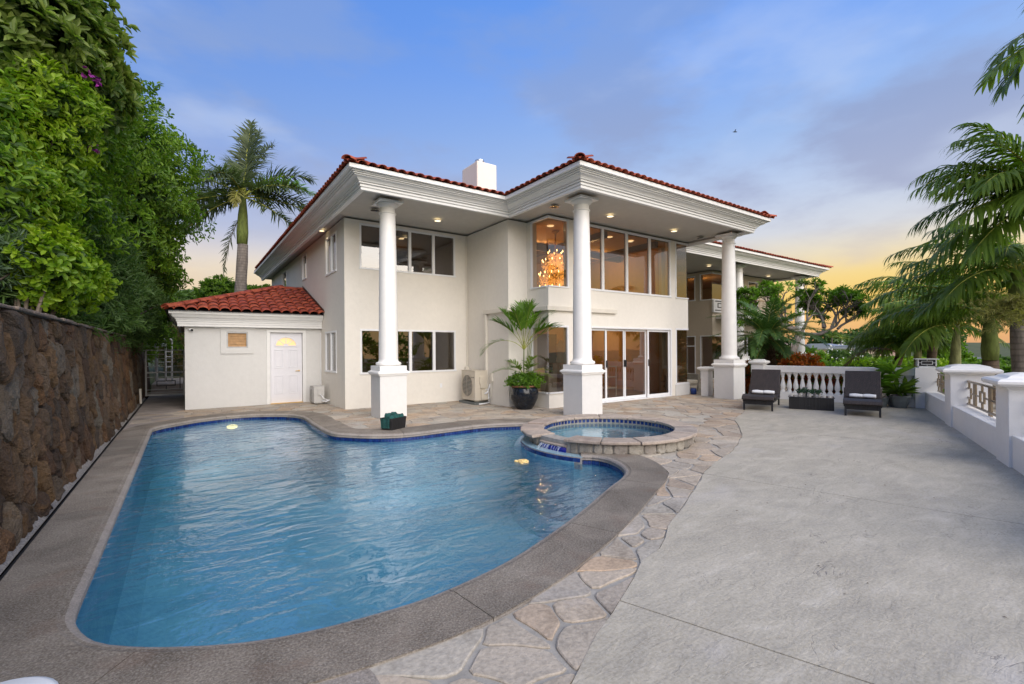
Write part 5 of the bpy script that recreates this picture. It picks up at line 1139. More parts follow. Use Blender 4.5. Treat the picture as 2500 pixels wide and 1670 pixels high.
# ---- palms beyond the parapet on the right
def ring(n, el0, L0, dr, **k): return [(i*360/n+random.uniform(-14, 14), el0+random.uniform(-12, 12), L0*random.uniform(.85, 1.1), dict(droop=dr+random.uniform(-12, 12), **k)) for i in range(n)]
kw = dict(ll=.85, n=46, w=.052, hang=1.25, vee=.12, rr=.03, mat='palm_leaf')
palm('palm', 'small pale-trunked palm just right of the lantern post', (24.6, 6.3, -2.8), at(2243, 800, 19), ring(8, 25, 2.9, 75)+ring(7, 62, 2.8, 95), .16, .12, 1.4, 'crownshaft_pale', 'crownshaft_pale', 'palms beyond the white parapet', **kw)
palm('palm', 'palm with a yellow-green crownshaft behind the first parapet pillar', (20.4, 4.3, -2.8), at(2336, 795, 15), [(175, 35, 3.1, dict(droop=70)), (165, 58, 3.0, dict(droop=85)), (200, 12, 2.8, dict(droop=60))]+ring(6, 35, 2.8, 65)+ring(5, 65, 2.5, 90), .17, .14, 1.9, 'palm_brown', 'crownshaft_pale', 'palms beyond the white parapet', **kw)
palm('palm', 'palm with a fat green crownshaft between the first two parapet pillars', (17.9, 2.9, -2.8), at(2415, 765, 12.5), [(178, 45, 3.4, dict(droop=80)), (172, 25, 3.0, dict(droop=60)), (185, 66, 3.3, dict(droop=100)), (165, 78, 3.0, dict(droop=90))]+ring(6, 42, 2.6, 65), .20, .165, 1.25, 'palm_brown', 'crownshaft', 'palms beyond the white parapet', **kw)
sp = [(180, 30, 2.6, dict(droop=55)), (172, 48, 2.8, dict(droop=80)), (186, 10, 2.4, dict(droop=50)), (165, 62, 2.8, dict(droop=95)), (182, 76, 2.7, dict(droop=95)), (160, 84, 2.4, dict(droop=60)), (200, 45, 2.5, dict(droop=90)), (150, 25, 2.4, dict(droop=70)), (215, 20, 2.2, dict(droop=70)), (188, -14, 2.3, dict(droop=40)), (240, 60, 2.2, dict(droop=90)), (300, 50, 2.2, dict(droop=80)), (30, 60, 2.3, dict(droop=70)), (100, 55, 2.4, dict(droop=70)), (168, -6, 2.4, dict(droop=45)), (140, 70, 2.3, dict(droop=90))]
dpalm = palm('palm', 'thick grey-trunked palm at the right edge with a drooping flower brush', (13.3, 1.35, -2.8), at(2545, 480, 9), [(a_, b_, c_*.86, d_) for a_, b_, c_, d_ in sp], .24, .20, 1.0, 'palm_trunk', 'crownshaft', 'palms beyond the white parapet', ll=.8, n=46, w=.05, hang=1.3, vee=.1, rr=.028, mat='palm_leaf')
c_ = at(2520, 735, 9); cc = []; aa = []
for i in range(90):
    d = Vector((-R.x+random.uniform(-.5, .5), -R.y+random.uniform(-.6, .6), random.uniform(-.5, .3))).normalized(); l_ = random.uniform(.2, 1.15)
    for k in range(9): p = c_+d*l_*(k/9)+Vector((0, 0, -.25*(k/9)**2+random.uniform(-.03, .03))); cc.append(p); aa.append((d+Vector((random.uniform(-.7, .7), random.uniform(-.7, .7), random.uniform(-.7, .7)))).normalized())
V, f = clumps(np.array(cc), np.array(aa), 8, 60, .10, .012, spray=.03); mesh_obj('flower_brush', V, f, 'seed_brush', dpalm)
palm('palm', 'palm whose crown hangs into the top right corner', (11.0, .35, -2.8), at(2700, 60, 7.5), [(182, -2, 2.1, dict(droop=42)), (178, 30, 2.0, dict(droop=95)), (188, -28, 2.0, dict(droop=40)), (184, -55, 1.9, dict(droop=25)), (170, 8, 1.8, dict(droop=80)), (200, 40, 2.1, dict(droop=80)), (90, 40, 2.1, dict(droop=70)), (0, 40, 2.1, dict(droop=70)), (270, 40, 2.1, dict(droop=70))], .2, .16, 1.0, 'palm_trunk', 'crownshaft', 'palms beyond the white parapet', ll=.70, n=24, w=.07, hang=.8, vee=.1, rr=.025, mat='palm_leaf')
palm('palm', 'low bushy palm filling the gap left of the lantern post', (27, 8.6, -2.8), at(2205, 845, 20), ring(10, 35, 2.0, 80)+ring(7, 68, 2.0, 90), .18, .15, .5, 'palm_brown', 'crownshaft', 'palms beyond the white parapet', **kw)
palm('palm', 'tall palm whose fronds fill the gap behind the flower brush', (16.2, 2.0, -2.8), at(2480, 655, 11), [(178, 30, 2.7, dict(droop=60)), (165, 50, 2.8, dict(droop=80)), (195, 10, 2.5, dict(droop=55)), (185, 68, 2.6, dict(droop=95)), (172, -8, 2.4, dict(droop=40))]+ring(7, 35, 2.5, 70)+ring(4, 65, 2.4, 90), .2, .16, 1.2, 'palm_trunk', 'crownshaft', 'palms beyond the white parapet', **kw)
palm('palm', 'leaning palm filling the skyline gap above the lantern post', (23, 5.6, -2.8), at(2285, 735, 17), ring(9, 35, 2.9, 75)+ring(6, 65, 2.7, 95)+ring(4, 5, 2.6, 50), .17, .13, 1.2, 'palm_brown', 'crownshaft', 'palms beyond the white parapet', **kw)
t = thing('fallen_frond', 'brown dead palm frond arching down left of the lantern post', 'palm frond', tuple(at(2185, 860, 17))); frond(t, at(2190, 862, 17), 178, 28, 2.0, droop=85, ll=.7, n=40, w=.03, mat='dead_frond', hang=1.2, rib='dead_frond')
# ---- date palm behind the balustrade
db = Vector((15.95, 7.65, -.6)); dc = Vector((15.8, 7.85, 1.85))
dp = palm('date_palm', 'pygmy date palm with a shaggy brown trunk behind the balustrade', db, dc, ring(12, 20, 2.0, 55)+ring(11, 45, 2.0, 75)+ring(9, 70, 1.8, 70)+ring(10, -10, 1.8, 40), .15, .21, 0, 'date_trunk', ll=.38, n=84, w=.022, hang=.5, vee=.3, rr=.014, mat='date_leaf', lean=40)
c_, a_ = [], []
for i in range(500):
    z_ = random.uniform(-.1, 1.05)-.0; an = random.uniform(0, 2*PI); r_ = .19+.05*(z_ > .7); c_.append((15.92+r_*math.cos(an), 7.72+r_*math.sin(an), .35+z_)); a_.append((math.cos(an)*.7, math.sin(an)*.7, .7))
V, f = clumps(np.array(c_), np.array(a_), 2, 30, .12, .035, spray=.01); mesh_obj('boots', V, f, 'dead_frond', dp)
# ---- plumeria
pl_ = thing('plumeria_tree', 'gnarled grey-branched plumeria with bright leaf tufts right of the date palm', 'tree', (18.9, 9.2, -1.0)); mb = MB(); tips = []
def branch(p, d, l, r_, lev):
    q = p+d*l*.5+Vector((random.uniform(-.05, .05), random.uniform(-.05, .05), random.uniform(-.03, .05)))*l; e_ = p+d*l; mb.tube([p, q, e_], [r_, r_*.85, r_*.72], 7 if lev < 3 else 5, cap=False)
    if lev >= 6 or r_ < .007: tips.append((e_, d)); return
    for k in range(2 if random.random() < .55 else 3):
        nd = (d+Vector(unit(1)[0])*.75+Vector((0, 0, .22))).normalized(); branch(e_, nd, l*random.uniform(.62, .88), r_*.68, lev+1)
b0 = Vector((18.9, 9.2, -1.0)); k0 = at(1955, 815, 18.5); mb.tube([b0, b0.lerp(k0, .5)+Vector((0, 0, .3)), k0], [.15, .12, .10], 9)
branch(k0, (R*1.0+Z*-.02).normalized(), .8, .085, 0); branch(k0, (R*.4+Z*.8).normalized(), .6, .065, 1); branch(k0, (R*-.8+Z*.6).normalized(), .75, .065, 1); branch(at(2030, 800, 18.5), (R*.3+Z*.8).normalized(), .5, .06, 1); branch(at(2045, 803, 18.4), (R*.7+Z*.5).normalized(), .42, .055, 1); branch(at(2010, 800, 18.5), (R*.1+Z*.9+F*.4).normalized(), .55, .06, 1); branch(k0-R*.6+Z*.3, (R*-.9+Z*.5).normalized(), .6, .055, 1); branch(k0-R*1.2+Z*.6, (R*-.9+Z*.35).normalized(), .55, .05, 1)
mb.tube([k0, k0.lerp(k0-R*.6+Z*.3, .5), k0-R*.6+Z*.3, k0-R*1.2+Z*.6], [.11, .1, .09, .08], 7)
mb.build('trunk', 'bark_pale', pl_, True); tp = [q for q in tips if random.random() < .86]
V, f = clumps(np.array([q[0] for q in tp]), np.array([((q[1]+Vector((0, 0, .5))).normalized()) for q in tp]), 9, 78, .19, .055, spray=.06); mesh_obj('foliage', V, f, 'palm_bright', pl_)
# ---- trees over the stone wall on the left
cullL = lambda p: (p[:, 2] > 1.6) | (p[:, 0] < -1.7)
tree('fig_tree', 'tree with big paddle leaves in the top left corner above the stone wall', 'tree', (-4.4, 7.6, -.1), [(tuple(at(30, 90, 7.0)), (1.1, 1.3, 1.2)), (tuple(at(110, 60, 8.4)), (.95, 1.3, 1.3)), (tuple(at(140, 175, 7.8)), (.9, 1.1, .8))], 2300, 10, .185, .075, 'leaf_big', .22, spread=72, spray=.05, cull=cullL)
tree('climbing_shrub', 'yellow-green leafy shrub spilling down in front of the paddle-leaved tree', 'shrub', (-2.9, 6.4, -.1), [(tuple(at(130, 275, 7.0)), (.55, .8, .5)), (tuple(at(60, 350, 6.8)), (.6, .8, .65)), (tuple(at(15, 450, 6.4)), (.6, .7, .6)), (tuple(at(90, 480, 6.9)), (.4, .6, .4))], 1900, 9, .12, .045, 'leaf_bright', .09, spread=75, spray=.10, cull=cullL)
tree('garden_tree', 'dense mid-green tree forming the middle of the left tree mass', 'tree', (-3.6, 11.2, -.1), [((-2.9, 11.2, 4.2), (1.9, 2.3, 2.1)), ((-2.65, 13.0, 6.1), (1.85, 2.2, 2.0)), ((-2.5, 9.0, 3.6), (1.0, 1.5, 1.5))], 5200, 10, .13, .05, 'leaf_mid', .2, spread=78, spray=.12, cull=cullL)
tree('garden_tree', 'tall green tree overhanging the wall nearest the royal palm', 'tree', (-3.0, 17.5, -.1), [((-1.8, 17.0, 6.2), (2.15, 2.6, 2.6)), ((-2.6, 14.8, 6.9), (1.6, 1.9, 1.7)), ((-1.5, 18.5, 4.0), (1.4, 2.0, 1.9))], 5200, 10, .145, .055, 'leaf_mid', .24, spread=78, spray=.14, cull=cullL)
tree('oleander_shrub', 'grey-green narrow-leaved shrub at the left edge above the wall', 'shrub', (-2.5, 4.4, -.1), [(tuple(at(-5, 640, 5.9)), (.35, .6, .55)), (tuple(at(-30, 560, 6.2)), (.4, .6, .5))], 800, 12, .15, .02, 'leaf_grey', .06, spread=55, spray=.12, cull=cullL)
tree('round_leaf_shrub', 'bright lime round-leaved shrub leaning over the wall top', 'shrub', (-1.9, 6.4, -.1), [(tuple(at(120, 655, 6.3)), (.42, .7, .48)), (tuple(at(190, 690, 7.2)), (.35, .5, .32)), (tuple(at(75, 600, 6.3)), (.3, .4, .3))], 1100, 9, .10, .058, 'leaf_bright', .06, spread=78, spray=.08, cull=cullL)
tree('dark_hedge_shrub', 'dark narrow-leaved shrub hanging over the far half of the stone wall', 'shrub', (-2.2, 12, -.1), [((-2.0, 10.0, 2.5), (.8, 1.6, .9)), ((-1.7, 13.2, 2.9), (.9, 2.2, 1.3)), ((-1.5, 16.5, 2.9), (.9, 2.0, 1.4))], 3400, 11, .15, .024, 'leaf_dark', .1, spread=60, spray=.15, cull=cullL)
tree('garden_tree', 'small dark tree standing past the end of the stone wall', 'tree', (-1.6, 23, 0), [((-1.7, 23, 3.2), (1.4, 2.0, 2.0)), ((-2.2, 26, 3.5), (1.6, 2, 2.2))], 1800, 9, .2, .06, 'leaf_mid', .14, spread=75, spray=.14)
tree('dry_bush', 'olive and straw-coloured bush seen through the side gate', 'bush', (.6, 26, 0), [((.4, 27, 1.6), (1.5, 1.3, 1.2)), ((-.6, 29, 2.0), (1.3, 1.2, 1.3))], 1000, 9, .16, .03, 'dry_bush', .08, spread=70, spray=.14)
V, f = clumps(np.array([tuple(at(u_, v_, d_)+Vector((random.uniform(-.08, .08), random.uniform(-.08, .08), random.uniform(-.08, .08)))) for u_, v_, d_ in ((223, 188, 7), (222, 355, 7.3), (286, 310, 9)) for k in range(9)]), unit(27), 6, 80, .05, .04); tag(mesh_obj('bougainvillea_spray', V, f, 'purple_flower'), 'sprigs of purple blossom scattered in the left tree mass', 'flowers', kind='stuff')
def bush(name, label, cat, c_, r_, n, nl, ln, wd, mat, group=None, **k):
    gz = c_[2]-r_[2]*1.0; return tree(name, label, cat, (c_[0], c_[1], gz), [(tuple(c_), r_)], n, nl, ln, wd, mat, .06, group=group, **k)
bush('shrub', 'leafy green shrub poking up left of the royal palm trunk', 'shrub', at(540, 718, 28), (1.2, 1.2, .9), 420, 8, .22, .08, 'leaf_mid'); bush('shrub', 'leafy shrub tips right of the royal palm trunk above the annex roof', 'shrub', at(632, 722, 28), (1.2, 1.2, .5), 320, 8, .22, .08, 'leaf_mid')
bush('hillside_trees', 'distant dark trees on the hill left of the royal palm', 'trees', at(450, 745, 80), (6, 5, 2.2), 420, 7, .7, .35, 'leaf_dark'); bush('hillside_trees', 'distant trees on the hill behind the annex roof', 'trees', at(505, 752, 90), (7, 5, 2.2), 380, 7, .7, .35, 'leaf_dark')
# ---- greenery beyond the balustrade and parapet
bush('croton', 'orange and red croton shrub right behind the balustrade post', 'shrub', (15.3, 6.6, .82), (.45, .55, .38), 300, 8, .15, .04, 'croton', spread=65); bush('croton', 'dark red croton shrub seen between the balusters', 'shrub', (15.3, 6.1, .25), (.4, .7, .45), 300, 8, .16, .045, 'croton_red', spread=65); bush('croton', 'yellow and red croton between the right column and the left lounger', 'shrub', (14.9, 7.9, .5), (.35, .35, .45), 220, 8, .15, .045, 'croton', spread=65)
bush('shrub', 'lime green shrub behind the middle balusters', 'shrub', (15.6, 5.0, .15), (.5, .8, .55), 380, 8, .2, .05, 'leaf_bright', spread=65)
bush('shrub', 'olive green shrub behind the right-hand balusters', 'shrub', (16.0, 4.2, .2), (.6, .6, .6), 380, 8, .2, .05, 'leaf_mid', spread=65)
bush('frangipani_bush', 'dark bush dotted with white blossom beyond the balustrade', 'bush', at(2055, 878, 30), (1.5, 1.5, .5), 550, 8, .2, .07, 'leaf_dark'); cb = at(2055, 876, 29.2); V, f = clumps(np.array([tuple(cb+Vector(unit(1)[0])*random.uniform(.7, 1.0)*1.1) for k in range(110)]), unit(110), 4, 80, .07, .06); tag(mesh_obj('blossom', V, f, 'blossom'), 'white blossoms on the dark bush beyond the balustrade', 'flowers', kind='stuff')
bush('shrub', 'broad green bush left of the white-blossomed bush', 'bush', at(1995, 888, 32), (1.8, 1.8, .5), 500, 8, .2, .07, 'leaf_mid')
for lab, u_, v_, d_, r_, mt in (('leafy lime bush below the drooping dead frond', 2125, 900, 26, (1.8, 1.8, .45), 'leaf_bright'), ('green bush filling the background under the date palm', 1925, 892, 26, (1.8, 2, .95), 'leaf_mid'), ('green bush behind the date palm trunk', 1850, 880, 24, (1.8, 1.8, 1.5), 'leaf_dark'), ('bright green bush right of the lantern post', 2210, 900, 26, (1.8, 2, .55), 'leaf_bright'), ('rounded green tree left of the far grey-roofed house', 2300, 872, 55, (2.2, 2.2, 1.8), 'leaf_mid'), ('dark treetop in front of the far grey-roofed house', 2385, 905, 45, (2.2, 2.2, .9), 'leaf_mid'), ('small round treetop right of the far grey-roofed house', 2445, 897, 47, (1.0, 1.0, .8), 'leaf_dark'), ('low dark trees at the far right edge', 2490, 910, 50, (3, 3, .9), 'leaf_dark')):
    bush('bush', lab, 'bush', at(u_, v_, d_), r_, 650, 8, .22 if d_ < 40 else .4, .08 if d_ < 40 else .16, mt)
V, f = clumps(np.array([(x, y, -1.25+random.uniform(-.3, .3)) for x, y in zip(rs.uniform(17, 48, 3800), rs.uniform(-6, 24, 3800))]), np.tile(np.array([[0, 0, 1.]]), (3800, 1))+rs.normal(size=(3800, 3))*.2, 7, 75, .45, .10); V2 = V.copy(); tag(mesh_obj('ground_cover', V, f, 'grass'), 'green undergrowth on the slope below the terrace', 'undergrowth', kind='stuff')
lt = [(at(u_, 842-random.uniform(0, 12)-(6 if u_ > 2100 else 0), 110), random.uniform(2.5, 4)) for u_ in range(2010, 2320, 9)]
C_ = np.concatenate([np.array(c_)+unit(70)*r_*rs.uniform(.7, 1, (70, 1))*np.array([1, 1, .7]) for c_, r_ in lt]); V, f = clumps(C_, unit(len(C_)), 6, 80, .9, .45); tag(mesh_obj('treeline', V, f, 'leaf_dark'), 'dark line of distant trees on the horizon', 'trees', kind='stuff')
for lab, u_, v_, d_, h_ in (('left one of the two tiny coconut palms on the skyline', 2031, 822, 90, 4.5), ('right one of the two tiny coconut palms on the skyline', 2054, 826, 90, 4)):
    c_ = at(u_, v_, d_); palm('coconut_palm', lab, (c_.x, c_.y, c_.z-h_), c_, [(i*51+random.uniform(-9, 9), 30+random.uniform(-25, 30), 2.4, dict(droop=60)) for i in range(7)], .14, .1, .2, 'palm_trunk', 'crownshaft', 'coconut palms on the skyline', ll=.8, n=18, w=.09, hang=.6, rr=.05)
# ------------------------------------------------------------ balustrade, corner post, parapet
bA, bB = Vector((14.25, 7.15, 0)), Vector((14.86, 3.78, 0)); bd = (bB-bA).normalized(); bn = Vector((-bd.y, bd.x, 0)); bL = (bB-bA).length
bl = thing('balustrade', 'white balustrade with vase-shaped balusters behind the loungers', 'balustrade', (14.5, 5.5, 0))
def lobox(mb, s0, s1, t0, t1, z0, z1, O=bA, dd=bd, nn=bn): mb.obox(O+dd*(s0+s1)/2+nn*(t0+t1)/2+Z*(z0+z1)/2, s1-s0, t1-t0, z1-z0, dd, nn, Z); return mb
lobox(MB(), 0, bL, 0, .25, -.05, .20).build('plinth', 'parapet', bl, bevel=.01); lobox(MB(), 0, bL, .02, .23, .78, .975).build('rail', 'parapet', bl, bevel=.015)
bp_ = [(.055, .20), (.055, .26), (.042, .27), (.040, .285), (.055, .31), (.068, .36), (.066, .42), (.045, .52), (.030, .60), (.028, .63), (.040, .64), (.040, .655), (.032, .665), (.045, .69), (.060, .72), (.062, .78)]
mb = MB(); mb.lathe(bp_, 14, cap=False); mb.box(-.062, -.062, .195, .062, .062, .235); mb.box(-.066, -.066, .735, .066, .066, .785); BM = mesh_only('baluster', mb, 'parapet', True)
for i in range(20): p = bA+bd*(.13+i*.1675)+bn*.125; inst('baluster', BM, bl, Matrix.Translation((p.x, p.y, 0)) @ Matrix.Rotation(math.atan2(bd.y, bd.x), 4, 'Z'))
def capprof(h0, h1, a_, ov): return [(a_, h0), (a_+.02, h0+.01), (a_+.02, h0+.03), (a_+ov*.8, h0+.045), (a_+ov, h0+.07), (a_+ov, h0+.10), (a_+ov*.75, h0+.125), (a_+.01, h0+.14), (a_-.03, h0+.17), (a_-.14, h1)]
def sqcap(mb, O, dd, nn, prof_):
    V = []
    for a_, z_ in prof_: V += [tuple(O+dd*sx*a_+nn*sy*a_+Z*z_) for sx, sy in ((-1, -1), (1, -1), (1, 1), (-1, 1))]
    k = len(prof_); return mb.add(V, [(j*4+i, j*4+(i+1) % 4, (j+1)*4+(i+1) % 4, (j+1)*4+i) for j in range(k-1) for i in range(4)]+[(4*k-4, 4*k-3, 4*k-2, 4*k-1), (3, 2, 1, 0)])
t = thing('balustrade_post', 'white post with a rounded cap at the left end of the balustrade', 'post', (14.2, 7.33, 0)); O = bA-bd*.18+bn*.12
lobox(MB(), -.35, -.003, -.06, .29, -.05, .99).build('shaft', 'parapet', t); sqcap(MB(), O, bd, bn, [(a_*.9-.04+.0, z_) for a_, z_ in capprof(.99, 1.15, .21, .10)]).build('cap', 'parapet', t, bevel=.008)
t = thing('corner_post', 'white corner post carrying a square glass lantern', 'post', (15.0, 3.62, 0)); Oc = Vector((15.03, 3.60, 0)); dp_, dn_ = dirp, -nin
mb = MB(); mb.obox(Oc+Z*.47, .46, .46, 1.04, dp_, dn_); mb.build('shaft', 'parapet', t)
t = thing('lantern', 'square white lantern with a fret pattern on the corner post', 'lantern', tuple(Oc+Z*.99)); mb = MB(); mb.obox(Oc+Z*1.01, .30, .30, .04, dp_, dn_); mb.obox(Oc+Z*1.205, .44, .44, .018, dp_, dn_)
for sx in (-1, 1):
    for sy in (-1, 1): mb.obox(Oc+dp_*.165*sx+dn_*.165*sy+Z*1.113, .022, .022, .166, dp_, dn_)
mb.build('frame', 'lantern_white', t)
mb = MB(); mb.obox(Oc+Z*1.115, .315, .315, .155, dp_, dn_); mb.build('glass_box', 'glass_far', t)
mb = MB()
for s_, ax, ay in ((1, dp_, dn_), (1, dn_, dp_), (-1, dp_, dn_), (-1, dn_, dp_)):
    c_ = Oc+ay*.163*s_*1.0; 
    for cx_, cz_, w_, h_ in ((0, 1.155, .2, .01), (0, 1.075, .2, .01), (-.1, 1.115, .01, .09), (.1, 1.115, .01, .09), (0, 1.18, .01, .05), (0, 1.05, .01, .05), (-.13, 1.115, .06, .01), (.13, 1.115, .06, .01)): mb.obox(c_+ax*cx_+Z*cz_, w_, .006, h_, ax, ay)
mb.build('fret', 'lantern_white', t)
P0 = Vector((14.79, 3.6, 0)); pL = lambda mb, s0, s1, t0, t1, z0, z1: lobox(mb, s0, s1, t0, t1, z0, z1, P0, dirp, -nin)
par = thing('parapet_wall', 'low white parapet wall along the right side of the terrace', 'parapet', tuple(P0+dirp*8)); pL(MB(), -.0, 14, .03, .42, -.05, .405).build('wall', 'parapet', par, bevel=.01)
for s0, lab in ((2.72, 'first white parapet pillar past the lantern post'), (6.26, 'second white parapet pillar, with a small grey box on its side'), (9.8, 'third white parapet pillar nearest the camera')):
    t = thing('parapet_pillar', lab, 'pillar', tuple(P0+dirp*(s0+.3)), 'pillars of the terrace parapet'); w_ = .56; pL(MB(), s0, s0+w_, -.0, w_, -.05, .995).build('shaft', 'parapet', t, bevel=.006)
    sqcap(MB(), P0+dirp*(s0+w_/2)-nin*(w_/2), dirp, -nin, [(a_, z_) for a_, z_ in capprof(.975, 1.175, w_/2+.005, .115)]).build('cap', 'column_paint', t, bevel=.006)
    if s0 == 6.26: pL(MB(), s0-.04, s0-.002, .06, .15, .50, .62).build('outlet_box', 'gate_metal', t, bevel=.006)
for s0, s1, lab in ((.25, 2.72, 'bronze fretwork railing panel next to the lantern post'), (3.28, 6.26, 'bronze fretwork railing panel between the first and second pillars'), (6.82, 9.8, 'bronze fretwork railing panel cut off by the right edge')):
    t = thing('railing_panel', lab, 'railing', tuple(P0+dirp*(s0+s1)/2-nin*.2+Z*.4), 'bronze railing panels of the parapet'); l = s1-s0; y0, y1 = .225, .255
    for z_ in (.46, .87): pL(MB(), s0, s1, y0-.004, y1+.004, z_-.017, z_+.017).build('rail', 'bronze', t, bevel=.006)
    post = lambda s_, za, zb, w_=.016, nm='bar': pL(MB(), s_-w_, s_+w_, y0, y1, za, zb).build(nm, 'bronze', t, bevel=.004)
    for c_ in (.17, .5, .83):
        cs = s0+l*c_
        for e in (-.05, .05): post(cs+e, .38 if c_ == .5 else .477, .853, .02)
    for c_ in (.03, .335, .665, .97):
        cs = s0+l*c_; w_ = .13
        post(cs, .745, .853, .014); post(cs, .477, .575, .014); post(cs-w_, .575, .745, .014); post(cs+w_, .575, .745, .014)
        for z_ in (.745, .575): pL(MB(), cs-w_-.02, cs+w_+.02, y0+.002, y1-.002, z_-.014, z_+.014).build('cross_bar', 'bronze', t, bevel=.003)
        for sd_ in (-1, 1): pL(MB(), min(cs+sd_*w_, cs+sd_*(l*.165-.05)), max(cs+sd_*w_, cs+sd_*(l*.165-.05)), y0+.004, y1-.004, .648, .672).build('cross_bar', 'bronze', t)
t = thing('lanai_post', 'short white capped post behind the right column', 'post', (13.55, 8.62, 0)); mb = MB(); mb.box(13.47, 8.5, -.02, 13.72, 8.75, .84); mb.build('shaft', 'parapet', t); sqcap(MB(), Vector((13.595, 8.625, 0)), Vector((1, 0, 0)), Vector((0, 1, 0)), capprof(.78, .93, .13, .08)[:8]).build('cap', 'parapet', t)
t = thing('garden_pillar', 'white garden pillar half hidden below the date palm', 'pillar', (20.5, 8.3, -2.8)); c_ = at(1960, 880, 19); mb = MB(); mb.box(c_.x-.3, c_.y-.3, -2.8, c_.x+.3, c_.y+.3, 1.25); mb.box(c_.x-.42, c_.y-.42, .86, c_.x+.42, c_.y+.42, .96); mb.build('shaft', 'parapet', t)

# ------------------------------------------------------------ loungers
def place(t, x, y, a_): t.location = (x, y, 0); t.rotation_euler = (0, 0, rad(a_)); WO[t.name] = Vector((0, 0, 0))
def lounger():
    t = thing('sun_lounger', 'x', 'sun lounger', (0, 0, 0)); hw = .345
    sp = [(-.04, .265), (-.03, .30), (.0, .335), (.08, .365), (.2, .375), (.4, .345), (.65, .305), (.9, .30), (1.15, .325)]
    def ribbon(sp, th_): 
        n = len(sp); V = []; 
        for i, (x, z_) in enumerate(sp):
            a_ = sp[max(i-1, 0)]; b_ = sp[min(i+1, n-1)]; d = Vector((b_[0]-a_[0], b_[1]-a_[1])).normalized(); nn = Vector((-d.y, d.x))
            V += [(x, -hw, z_), (x, hw, z_), (x-nn.x*th_, hw, z_-nn.y*th_), (x-nn.x*th_, -hw, z_-nn.y*th_)]
        return MB().add(V, [(i*4+j, i*4+(j+1) % 4, (i+1)*4+(j+1) % 4, (i+1)*4+j) for i in range(n-1) for j in range(4)]+[(3, 2, 1, 0), (4*n-4, 4*n-3, 4*n-2, 4*n-1)])
    ribbon(sp, .075).build('seat', 'wicker', t, bevel=.012)
    ribbon([(1.15, .33), (1.25, .45), (1.40, .66), (1.53, .84), (1.60, .93)], .045).build('backrest', 'wicker', t, bevel=.012)
    for y in (-.30, .30): mb = MB(); mb.box(.04, y-.02, .0, .075, y+.02, .31); mb.build('leg', 'dark', t); mb = MB(); mb.box(1.50, y-.02, .0, 1.535, y+.02, .30); mb.build('leg', 'dark', t)
    mb = MB(); mb.box(.045, -.28, .14, .07, .28, .30); mb.build('apron', 'wicker_black', t)
    for y in (-.335, .305): mb = MB(); mb.box(.08, y, .20, 1.5, y+.03, .255); mb.build('side_rail', 'dark', t)
    for y in (-.36, .33): mb = MB(); mb.tube([(1.0, y+.015, .27), (1.2, y+.015, .33), (1.35, y+.015, .52)], .02, 6); mb.build('arm', 'wicker', t)
    return t
l1_ = lounger(); l1_['label'] = 'brown wicker sun lounger next to the right column, left of the chest'; l1_['group'] = 'wicker sun loungers on the terrace'; l2_ = copy_tree(l1_); l2_['label'] = 'brown wicker sun lounger nearer the potted plants, right of the chest'
l1_.location = (11.23, 5.80, .004); l1_.rotation_euler = (0, 0, rad(20)); l2_.location = (11.98, 3.93, .004); l2_.rotation_euler = (0, 0, rad(18))
def towel(lab, O, a_):
    t = thing('folded_towel', lab, 'towel', (0, 0, 0), 'white towels on the loungers'); mb = MB()
    for y0, y1 in ((-.25, .0), (.0, .25)):
        V = []; n = 14
        for k in range(7):
            y = y0+(y1-y0)*k/6; e_ = 1-.14*abs(k-3)/3
            for i in range(n): an = 2*PI*i/n; V.append((.09*math.cos(an)*e_*1.25, y, .048*math.sin(an)*e_*(1+.1*math.sin(an*3+k))))
        mb.add(V, [(k*n+i, k*n+(i+1) % n, (k+1)*n+(i+1) % n, (k+1)*n+i) for k in range(6) for i in range(n)]+[tuple(range(n))[::-1], tuple(6*n+i for i in range(n))])
    mb.build('roll', 'towel_white', t, True); t.location = O; t.rotation_euler = (0, 0, rad(a_))
for (x, y), a_, lab in (((11.23, 5.80), 20, 'rolled white towel on the left lounger'), ((11.98, 3.93), 18, 'rolled white towel on the right lounger')):
    c_ = math.cos(rad(a_)); s_ = math.sin(rad(a_)); towel(lab, (x+c_*1.02, y+s_*1.02, .372), a_)
